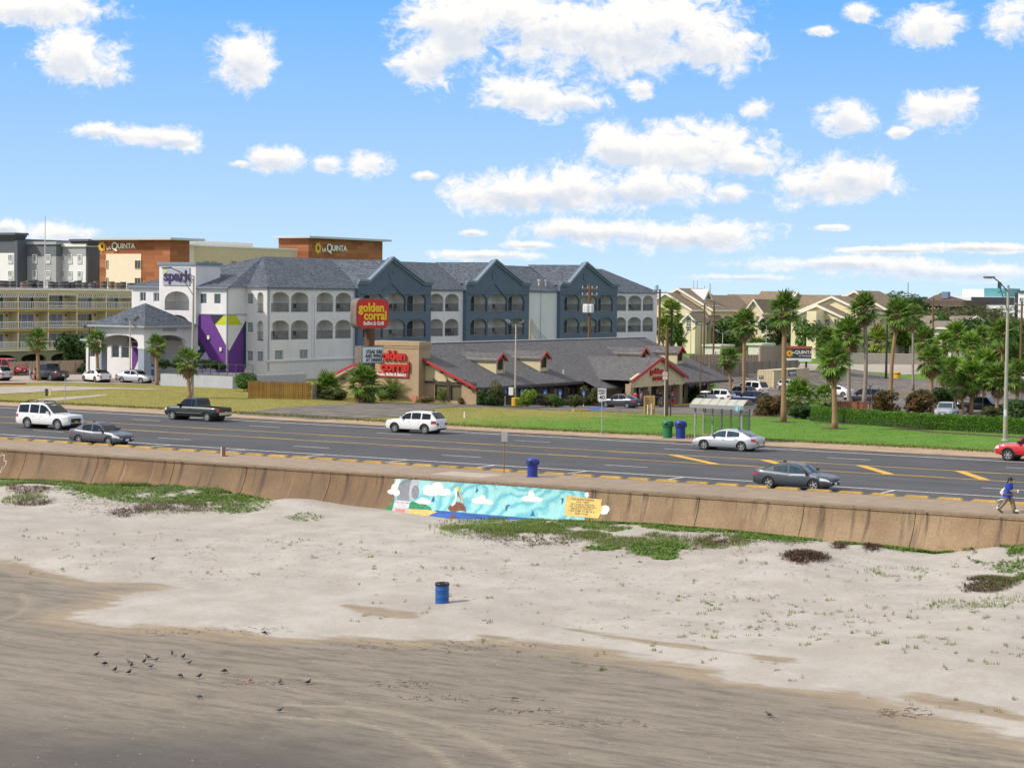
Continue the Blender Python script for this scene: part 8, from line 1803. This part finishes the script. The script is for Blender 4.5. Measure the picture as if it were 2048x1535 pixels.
# ================================================================ MURAL ON THE SEA WALL
def wallpt(px, py, off=.01):
    lo, hi = -2.6, .0
    for i in range(13):
        z = (lo+hi)/2; p = onY(px, py, wall_y(z)-off)
        if p[2] > z: lo = z
        else: hi = z
    return p
MU = thing('wall_mural', 'painted mural of a pelican, clouds and swirling blue sky on the sea wall', 'mural', (0, 100, 0))
def mural_mat():
    m = bpy.data.materials.new('mural_sky'); m.use_nodes = True; t = NT(m.node_tree); b = m.node_tree.nodes['Principled BSDF']
    pos = t.n('ShaderNodeTexCoord').outputs['Object']; x, y, z = t.n('ShaderNodeSeparateXYZ', {0: pos}).outputs; v = t.n('ShaderNodeCombineXYZ', {0: x, 1: t.m('MULTIPLY', z, 1.0), 2: 0.0}).outputs[0]
    vd = t.n('ShaderNodeTexVoronoi', {'Vector': t.vm('ADD', t.vm('MULTIPLY', v, (.8, 1.0, 0)), t.vm('MULTIPLY', t.noise(v, .6, 2, .5, 1), (.8, .8, 0))), 'Scale': .42}, feature='SMOOTH_F1').outputs['Distance']
    wv = t.m('MULTIPLY_ADD', t.m('SINE', t.m('MULTIPLY_ADD', vd, 46.0, t.m('MULTIPLY', t.noise(v, 1.6, 4, .6), 7.0))), .5, .5)
    c = t.mix(t.mr(wv, .2, .8), (.17, .47, .50), (.29, .58, .58)); c = t.mix(t.mr(wv, .0, .18, .6, 0), c, (.07, .34, .45)); c = t.mix(t.mr(t.noise(pos, 3, 4, .7), .58, .75, 0, .5), c, (.45, .60, .58)); c = t.mix(t.mr(t.noise(t.vm('MULTIPLY', pos, (1.5, 1, .15)), 1.2, 5, .7), .52, .72, 0, .35), c, (.10, .22, .24)); c = t.mix(t.mr(t.noise(pos, 11, 3, .7), .4, .75, 0, .3), c, (.08, .26, .30))
    m.node_tree.links.new(c, b.inputs['Base Color']); b.inputs['Roughness'].default_value = .8; return m
M_MS = mural_mat()
def mq(zx, zy): return (720+zx/3.793, 920+zy/3.793)
def loc(p): return (p[0], p[1]-100, p[2])
def mpatch(name, mat, pts, off, n=0):
    bm = bmesh.new(); bm.faces.new([bm.verts.new((p[0], p[1], 0)) for p in pts]); ys = [p[1] for p in pts]
    for c in range(int(min(ys)//14)*14, int(max(ys)), 14): bmesh.ops.bisect_plane(bm, geom=bm.verts[:]+bm.edges[:]+bm.faces[:], plane_co=(0, c, 0), plane_no=(0, 1, 0))
    for v in bm.verts: v.co = loc(wallpt(*mq(v.co.x, v.co.y), off))
    me = bpy.data.meshes.new(name); bm.to_mesh(me); bm.free(); me.materials.append(mat); link(name, me, MU)
def mband(name, mat, top, bot, off, n=44, m=7):
    rows = []
    x0, x1 = top[0][0], top[-1][0]
    for j in range(m+1): rows.append([loc(wallpt(*mq(x0+(x1-x0)*i/n, interp(top, x0+(x1-x0)*i/n)*(1-j/m)+interp(bot, x0+(x1-x0)*i/n)*j/m), off)) for i in range(n+1)])
    MB().grid(rows).build(name, mat, MU, smooth=2)
mband('painted_sky', M_MS, [(262, 140), (300, 139), (980, 180), (1705, 236)], [(262, 395), (450, 430), (1705, 452)], .012)
mm = lambda n, c, r=.8, **k: pm(n, c, r, fine=.25, bump=.4, bscale=8, **k)
MMW = mm('mural_white', (.62, .62, .62), .7); MMB = mm('mural_sea', (.02, .085, .33), .75, var=.4, scale=2.5, stretch=(.3, 1, 3)); MMG = mm('mural_grey', (.20, .215, .24), .8, var=.3, scale=1.6); MMLG = mm('mural_light_grey', (.38, .39, .41), .8, var=.15); MMD = mm('mural_dark', (.035, .035, .04), .8); MMGR = mm('mural_green', (.02, .20, .09), .8, var=.4, scale=5); MMY = mm('mural_sand', (.60, .40, .13), .8, var=.25, scale=5); MMBR = mm('mural_brown', (.16, .055, .03), .8, var=.35, scale=5); MMC = mm('mural_cloud', (.64, .62, .60), .8, var=.16, scale=3.5); MMBL = mm('mural_bird_blue', (.012, .10, .30), .8); MMS = mm('mural_scroll', (.60, .43, .13), .8, var=.2, scale=2); MMR = mm('mural_red', (.55, .14, .10), .8, var=.2, scale=6); MMP = mm('mural_bill', (.42, .34, .24), .8)
mband('painted_sea', MMB, [(440, 400), (575, 378), (700, 388), (1000, 415), (1330, 440)], [(440, 432), (575, 436), (700, 452), (1000, 452), (1330, 450)], .018, 24, 3)
def ell(cx, cy, rx, ry, n=14, rot=0.0):
    c, s = math.cos(rot), math.sin(rot); return [(cx+rx*math.cos(a)*c-ry*math.sin(a)*s, cy+rx*math.cos(a)*s+ry*math.sin(a)*c) for a in [2*math.pi*k/n for k in range(n)]]
def puff(lst, off, nm='painted_cloud'):
    for k, (cx, cy, rx, ry) in enumerate(lst): mpatch(nm, MMC, ell(cx, cy, rx, ry), off+.0015*k)
puff([(240, 238, 32, 20), (268, 215, 32, 42), (290, 165, 18, 26), (275, 245, 28, 26)], .02); puff([(520, 225, 42, 42), (585, 210, 48, 48), (545, 245, 68, 26), (640, 245, 55, 24), (660, 235, 30, 22)], .02); puff([(470, 300, 26, 20), (490, 315, 50, 18), (450, 315, 36, 16)], .02); puff([(928, 285, 26, 24), (890, 305, 45, 22), (940, 312, 60, 20), (985, 322, 28, 14)], .02); puff([(1300, 262, 24, 30), (1265, 290, 40, 22), (1320, 295, 50, 22), (1360, 300, 28, 18)], .02); puff([(1720, 262, 18, 22), (1860, 370, 34, 30), (1850, 395, 32, 16)], .02)
mpatch('painted_pipe', MMG, [(325, 150), (360, 145), (400, 146), (390, 200), (378, 260), (372, 310), (285, 304), (278, 262), (285, 215), (300, 175)], .024); mpatch('painted_pipe_rim', MMLG, [(388, 150), (420, 148), (445, 160), (435, 240), (415, 300), (375, 296), (372, 255), (378, 200)], .028); mpatch('painted_pipe_mouth', pm('mural_netting', (.20, .19, .23), .8, var=.7, scale=14), ell(418, 240, 28, 52, 14, .12), .032)
mpatch('painted_collection_box', MMLG, [(262, 300), (386, 312), (352, 404), (240, 396)], .026); mpatch('painted_box_label', MMW, [(272, 306), (382, 315), (368, 356), (258, 350)], .030); mpatch('painted_red_label', MMR, [(272, 368), (342, 372), (334, 398), (264, 394)], .030)
mpatch('painted_bush', MMGR, [(376, 320), (398, 310), (425, 318), (445, 330), (475, 330), (500, 335), (530, 352), (548, 376), (370, 368)], .026); mpatch('painted_plant', MMGR, [(165, 395), (178, 360), (196, 372), (205, 340), (222, 372), (240, 300), (252, 310), (256, 350), (240, 398)], .022)
mpatch('painted_sand', MMY, [(370, 368), (545, 378), (585, 392), (548, 406), (520, 420), (365, 412), (356, 395)], .028)
mpatch('pelican_body', MMBR, [(668, 355), (690, 335), (720, 318), (750, 315), (780, 328), (798, 352), (804, 396), (790, 382), (760, 380), (720, 388), (685, 384), (670, 372)], .034); mpatch('pelican_neck', MMW, [(690, 340), (712, 318), (722, 285), (716, 240), (722, 212), (738, 204), (748, 222), (738, 238), (736, 290), (722, 330), (700, 348)], .038); mpatch('pelican_crown', pm('mural_yellow', (.62, .46, .03), .8), [(728, 208), (742, 194), (754, 204), (752, 228), (738, 226)], .042); mpatch('pelican_bill', MMP, [(738, 228), (750, 232), (770, 268), (788, 318), (782, 332), (762, 300), (744, 262)], .042); mpatch('pelican_bill_line', MMD, [(736, 232), (744, 236), (758, 280), (772, 312), (750, 275), (738, 250)], .046); mpatch('pelican_reflection', MMBR, [(690, 412), (728, 416), (722, 450), (672, 450), (684, 430)], .024)
for pts in ([(538, 315), (548, 290), (560, 268), (566, 290), (562, 316), (550, 312)], [(872, 248), (880, 226), (884, 200), (892, 218), (902, 230), (890, 232), (888, 250), (882, 236)], [(1105, 390), (1102, 352), (1118, 335), (1140, 338), (1120, 352), (1116, 372)], [(1290, 424), (1302, 402), (1310, 378), (1320, 404), (1326, 424), (1308, 420)], [(1528, 338), (1530, 300), (1520, 284), (1546, 290), (1540, 318)]): mpatch('painted_bird', MMBL, pts, .026)
mpatch('painted_scroll', MMS, [(1564, 266), (1640, 274), (1700, 284), (1760, 290), (1838, 296), (1830, 330), (1836, 365), (1826, 400), (1808, 440), (1740, 436), (1680, 430), (1600, 424), (1550, 418), (1558, 380), (1552, 340), (1566, 300)], .03)
def mtext(nm, tx, cx, cy, size, mat, off, slope=.07, lean=-.05, sx=1.0, bold=.0):
    me = text_mesh(tx, size, .0, bold)
    for v in me.vertices: u, w = v.co.x*sx, v.co.y; v.co = loc(wallpt(*mq(cx+u+lean*w, cy-w+slope*u), off))
    me.materials.append(mat); link(nm, me, MU)
for k, (tx, cx, cy) in enumerate((('DISCARDED FISHING', 1690, 299), ('LINE   GEAR', 1690, 318), ('ENTANGLES WILDLIFE', 1688, 337), ('LIKE THE BROWN PELICAN', 1686, 354), ('MAKING IT DIFFICULT', 1684, 371), ('FOR THEM TO MOVE &', 1684, 388), ('FIND  FOOD', 1680, 407))): mtext('scroll_lettering', tx, cx, cy, 18, MMD, .036, .075, -.05, .92 if len(tx) > 18 else 1.0, .25)
mtext('box_lettering', 'YOU CAN TAKE', 322, 322, 19, MMD, .036, .09, -.2, .78, .4); mtext('box_lettering', 'ACTION', 316, 341, 20, MMR, .036, .09, -.2, .9, .4); mtext('red_label_lettering', 'RECYCLE', 302, 383, 15, MMLG, .036, .09, -.2, .8, .2)
# chalked outline on the wall at the far left
def wtag():
    T = thing('chalk_outline', 'white painted outline mark on the wall at the left picture edge', 'wall marking', (0, 100, 0)); q = [(-6, 914), (2, 911), (4, 909), (9, 909.5), (8, 921), (13, 921.5), (12, 929), (8, 934), (5, 933), (1, 944), (-2, 948)]
    m = MB(); m.tube([loc(wallpt(a, b, .012)) for a, b in q], .022, 4); m.build('line', MSW, T)
wtag()
# ================================================================ PEOPLE AND BIRDS
M_SKIN = pm('skin', (.36, .20, .13), .6, var=.06); M_SKIN2 = pm('skin_dark', (.22, .115, .07), .6, var=.06); M_HAIR = pm('hair_dark', (.018, .013, .012), .6)
BONES = [('pelvis', 'spine'), ('spine', 'chest'), ('chest', 'neck'), ('neck', 'head'), ('head', 'crown'), ('chest', 'shL'), ('shL', 'elL'), ('elL', 'wrL'), ('wrL', 'haL'), ('chest', 'shR'), ('shR', 'elR'), ('elR', 'wrR'), ('wrR', 'haR'), ('pelvis', 'hiL'), ('hiL', 'knL'), ('knL', 'anL'), ('anL', 'toL'), ('pelvis', 'hiR'), ('hiR', 'knR'), ('knR', 'anR'), ('anR', 'toR')]
RAD = dict(pelvis=.15, spine=.15, chest=.155, neck=.062, head=.095, crown=.07, sh=.075, hem=.158, el=.047, wr=.033, ha=.04, hi=.10, kn=.068, an=.045, to=.036)
def skin(name, J, bones, mat, parent, grow=0.0, flat=.72):
    names = []
    for a, b in bones:
        for n in (a, b):
            if n not in names: names.append(n)
    me = bpy.data.meshes.new(name); me.from_pydata([J[n] for n in names], [(names.index(a), names.index(b)) for a, b in bones], [])
    o = bpy.data.objects.new(name, me); COL.objects.link(o); o.modifiers.new('s', 'SKIN'); sub = o.modifiers.new('d', 'SUBSURF'); sub.levels = 1; sub.render_levels = 1
    for i, n in enumerate(names):
        k = n[:-1] if n[-1] in 'LR' and n[:-1] in RAD else n; r = RAD[k]+grow; sv = me.skin_vertices[0].data[i]; sv.radius = (r, r*flat) if k in ('pelvis', 'spine', 'chest') else (r, r); sv.use_root = (i == 0)
    dg = bpy.context.evaluated_depsgraph_get(); m2 = bpy.data.meshes.new_from_object(o.evaluated_get(dg)); bpy.data.objects.remove(o); bpy.data.meshes.remove(me)
    m2.name = name; m2.materials.clear(); m2.materials.append(mat); m2.polygons.foreach_set('use_smooth', [True]*len(m2.polygons)); return link(name, m2, parent)
def pose(walk=0.0, armL=(.1, -.25), armR=(-.1, -.25), lean=.03, h=1.72):
    """local +x is forward; arms given as (forward swing, elbow lift)"""
    s = h/1.72; J = dict(hem=(-.005, 0, .89), pelvis=(0, 0, .94), spine=(lean*.4, 0, 1.16), chest=(lean, 0, 1.37), neck=(lean*1.5, 0, 1.50), head=(lean*1.5+.03, 0, 1.60), crown=(lean*1.5+.02, 0, 1.68))
    for q, sg, (sw, lift), st in (('L', 1, armL, walk), ('R', -1, armR, -walk)):
        J['sh'+q] = (lean, sg*.19, 1.40); J['el'+q] = (lean+sw*.28, sg*.25, 1.12); f = max(0, lift); J['wr'+q] = (lean+sw*.45+.26*f, sg*(.24-.08*f), .90+.26*f); J['ha'+q] = (lean+sw*.5+.34*f, sg*(.23-.09*f), .82+.36*f)
        J['hi'+q] = (0, sg*.10, .88); J['kn'+q] = (st*.26+.05*abs(st), sg*.11, .50); bk = -.12 if st < 0 else 0.0; J['an'+q] = (st*.46+bk, sg*.11, .08+(.10 if st < -.2 else 0)); J['to'+q] = (st*.46+bk+.17, sg*.12, .035)
    return {k: tuple(c*s for c in v) for k, v in J.items()}
def person(label, loc_, heading, J, shirt, legs, shoes=None, shorts=False, sleeve=True, cap=None, hairlong=False, skinm=None, bulk=0.0, group=None):
    T = thing('person', label, 'person', loc_, heading, group); sk = skinm or M_SKIN
    skin('body', J, BONES, sk, T)
    skin('shirt', J, [b for b in BONES if b in (('pelvis', 'spine'), ('spine', 'chest'), ('chest', 'shL'), ('chest', 'shR'), ('shL', 'elL'), ('shR', 'elR'))]+[('pelvis', 'hem')], shirt, T, .02+bulk, .80)
    RAD['kn'] += bulk*.5; RAD['an'] += bulk*.5; lb = [('pelvis', 'hiL'), ('hiL', 'knL'), ('pelvis', 'hiR'), ('hiR', 'knR')]+([] if shorts else [('knL', 'anL'), ('knR', 'anR')]); skin('trousers', J, lb, legs, T, .018); RAD['kn'] -= bulk*.5; RAD['an'] -= bulk*.5
    for q in 'LR':
        a, t = Vector(J['an'+q]), Vector(J['to'+q]); MB().tube([a+(a-t)*.35+Vector((0, 0, -.03)), a+Vector((0, 0, -.02)), t+Vector((0, 0, .005)), t+(t-a)*.35], [.035, .058, .048, .02], 8).build('shoe', shoes or M_BLACK, T, smooth=2)
        w, hnd = Vector(J['wr'+q]), Vector(J['ha'+q]); d = (hnd-w).normalized(); sd_ = d.cross(Vector((0, 0, 1))); sd_ = sd_.normalized() if sd_.length > .1 else Vector((0, 1, 0)); m = MB()
        for k in range(4): o = hnd+sd_*(.024-.016*k); l = (.062, .072, .068, .052)[k]; m.tube([o, o+d*l*.6, o+d*l+Vector((.012, 0, -.01))], [.010, .009, .006], 5)
        m.tube([w+sd_*.03, w+sd_*.05+d*.05, w+sd_*.045+d*.09], [.012, .010, .007], 5); o = m.build('fingers', sk, T, smooth=2); o['kind'] = 'stuff'
    c = Vector(J['crown']); hd = Vector(J['head']); m = MB(); m.lathe([(.100, -.09), (.108, -.03), (.098, .03), (.06, .065), (.01, .075)], (c.x-.018, c.y, c.z-.005), 12); m.build('hair', M_HAIR, T, smooth=2)
    m = MB(); m.tube([hd+Vector((.085, 0, .035)), hd+Vector((.118, 0, -.005)), hd+Vector((.09, 0, -.015))], [.008, .016, .010], 6); m.build('nose', sk, T)
    for sg in (-1, 1): MB().lathe([(.012, 0), (.011, .006), (.002, .009)], (hd.x+.088, sg*.036, hd.z+.03), 8, 'x').build('eye', M_BLACK, T); MB().lathe([(.02, -.008), (.024, 0), (.016, .008)], (hd.x-.005, sg*.098, hd.z+.01), 8, 'y').build('ear', sk, T)
    MB().box(hd.x+.082, hd.x+.092, -.025, .025, hd.z-.052, hd.z-.042).build('mouth', pm('lip', (.25, .09, .07), .6), T)
    if hairlong: MB().tube([c+Vector((-.08, 0, -.02)), c+Vector((-.13, 0, -.16)), c+Vector((-.12, 0, -.30))], [.045, .04, .012], 8).build('ponytail', M_HAIR, T, smooth=2)
    if cap: m = MB(); m.lathe([(.112, -.03), (.112, .01), (.09, .055), (.03, .082), (.005, .085)], (c.x-.005, 0, c.z+.01), 14); m.prism([(c.x+.08, -.08, c.z-.01), (c.x+.20, -.05, c.z-.025), (c.x+.20, .05, c.z-.025), (c.x+.08, .08, c.z-.01)], (0, 0, .012)); m.build('cap', cap, T, smooth=True)
    return T
def cloth(name, c): return pm('cloth_'+name, c, .85, var=.12, scale=6)
g = G(2015, 1025.5, .1); J = pose(.62, (.15, .15), (.35, .75), .06, 1.76)
A = person('person in blue shirt, khaki trousers and dark cap walking right with a white cup', g, 0.0, J, cloth('blue', (.012, .045, .36)), cloth('khaki', (.24, .185, .085)), pm('shoe_brown', (.05, .035, .025), .7), cap=cloth('cap', (.02, .02, .022)), hairlong=True, bulk=.04)
cu = thing('paper_cup', 'white paper cup held by the walking person in blue', 'cup', Vector(g)+Vector(J['haR'])+Vector((.06, .0, .01))); MB().lathe([(.032, -.06), (.045, .07), (.047, .085), (.02, .09)], (0, 0, 0), 12).build('cup', MSW, cu, smooth=True)
bg_ = thing('shoulder_bag', 'white cloth bag slung behind the walking person in blue', 'bag', Vector(g)+Vector((-.2, .10, 1.02))); MB().tube([(.02, 0, .24), (-.06, 0, .12), (-.13, 0, -.02), (-.05, 0, -.12), (.04, 0, -.15)], [.02, .08, .12, .11, .04], 10).build('sack', cloth('white', (.62, .64, .68)), bg_, smooth=2)
g2 = (g[0]*1.0075, g[1]*1.0075, .1); person('person in dark clothes and white shoes half hidden behind the walker in blue', g2, 0.0, pose(.8, (-.5, -.2), (-.4, -.1), .05, 1.66), cloth('charcoal', (.03, .032, .04)), cloth('denim', (.03, .055, .11)), MSW)
MTAN = cloth('tan', (.35, .26, .15)); MBLK = cloth('black', (.012, .012, .014)); MRED = cloth('red', (.45, .015, .02)); MGRYC = cloth('grey', (.26, .21, .19))
for k, (px, py, hd, lb, sh, lg, ht, sht) in enumerate(((1270, 803, 80, 'person in a red shirt left of the restaurant doors', MRED, MTAN, 1.72, False), (1282, 805, 20, 'person with pale hair, grey top and jeans by the restaurant doors', MGRYC, cloth('jeans', (.03, .07, .17)), 1.68, False), (1289, 806, 190, 'child in blue beside the grey-topped adult', cloth('lightblue', (.16, .22, .40)), MBLK, 1.35, True), (1297, 801, 200, 'person in a dark navy shirt before the dark doors', cloth('navy', (.02, .03, .06)), MBLK, 1.74, True), (1313, 802, 0, 'person with a grey cap in the restaurant doorway', MBLK, MBLK, 1.8, False), (1320, 803, 150, 'person in a black shirt and pale trousers facing the doors', MBLK, cloth('stone', (.42, .38, .30)), 1.76, False), (1345, 810, -60, 'person in a red hat and patterned shorts beside the forked lamp', cloth('dusk', (.06, .065, .10)), MRED, 1.66, True))):
    xq = -108.5 if k < 6 else -106.6; gg = (xq, onX(px, 805, xq)[1], 0); person(lb, (gg[0], gg[1], terr(gg[0], gg[1])+.055), math.radians(hd), pose(.12 if k % 2 else -.1, (.1, .3 if k in (1, 3, 5) else -.1), (-.05, .3 if k in (2, 3) else -.1), .02, ht), sh, lg, group='people at the restaurant entrance', shorts=sht, cap=MRED if k == 6 else (MGRYC if k == 4 else None), skinm=M_SKIN2 if k in (3, 4) else None)
def bird_mesh(peck, mat):
    st = [(-.19, .10, .022, .006), (-.13, .105, .030, .012), (-.08, .115, .048, .032), (-.02, .12, .060, .055), (.05, .13, .058, .060)]+([(.09, .145, .042, .046), (.115, .18, .028, .032), (.13, .205, .028, .028), (.15, .207, .017, .018), (.178, .198, .004, .005)] if not peck else [(.10, .115, .042, .042), (.14, .09, .028, .028), (.155, .06, .027, .027), (.165, .038, .016, .016), (.172, .012, .004, .004)])
    m = MB(); n = 8; rows = [[(x, ry*math.cos(2*math.pi*k/n), z+rz*math.sin(2*math.pi*k/n)) for k in range(n+1)] for x, z, ry, rz in st]; m.grid(rows); m.poly(rows[0][:-1]); m.poly(rows[-1][:-1]); return m.mesh('body', mat, 2)
MBD = [pm('pigeon_dark', (.012, .013, .016), .6, var=.3, scale=9), pm('pigeon_grey', (.07, .075, .09), .6, var=.5, scale=12), pm('pigeon_red', (.33, .14, .10), .6, var=.5, scale=10), pm('pigeon_black', (.010, .010, .012), .5)]
BM = {(a, b): bird_mesh(b, MBD[a]) for a in range(4) for b in (0, 1)}
def leg_mesh(): return MB().tube([(.01, 0, .075), (.0, 0, .0), (.04, 0, .0)], .006, 4).mesh('leg', pm('bird_leg', (.25, .08, .06), .6))
LEG = leg_mesh(); ORD = 'first second third fourth fifth sixth seventh eighth ninth tenth eleventh twelfth thirteenth fourteenth fifteenth sixteenth seventeenth eighteenth nineteenth twentieth twenty-first'.split()
BIRDS = sorted([(120+a/3.938, 1270+b/3.938+3, c, d, e) for a, b, c, d, e in ((286, 155, 0, 0, 90), (350, 228, 0, 1, 60), (432, 277, 0, 0, 80), (542, 213, 1, 0, 190), (562, 240, 0, 0, 100), (542, 298, 0, 0, 70), (662, 210, 0, 0, 95), (695, 176, 0, 0, 180), (755, 195, 1, 0, 20), (712, 250, 1, 0, 15), (884, 147, 0, 0, 120), (970, 172, 0, 0, 90), (1015, 220, 1, 0, 30), (945, 322, 3, 1, 5), (1097, 327, 0, 0, 75), (1293, 283, 0, 1, 80), (1493, 358, 2, 1, -60), (1730, 370, 1, 0, 120), (1953, 375, 0, 0, 85), (1092, 488, 1, 1, 10), (1728, 595, 1, 0, 20))])
for k, (px, py, c, pk, hd) in enumerate(BIRDS+[(305, 1124, 3, 0, 10), (528, 1269, 3, 1, 0), (1538, 1433, 3, 0, 170)]):
    x, y = bpx(px, py); z = float(beach_z(x, y))
    lb = ['dark', 'pied grey', 'pale reddish', 'black'][c]+' pigeon on the damp sand, '+ORD[k]+' bird of the flock from the left' if k < 21 else ['black bird alone on the pale sand at the left', 'black bird at the edge of the damp sand left of the drum', 'black bird alone on the damp sand at the right'][k-21]
    T = thing('pigeon', lb, 'bird', (x, y, z), math.radians(hd+random.uniform(-20, 20)), 'birds on the sand'); link('body', BM[(c, pk)], T)
    for s in (-.02, .02): link('leg', LEG, T, (0, s, 0))
    T.scale = (.86, .86, .86)
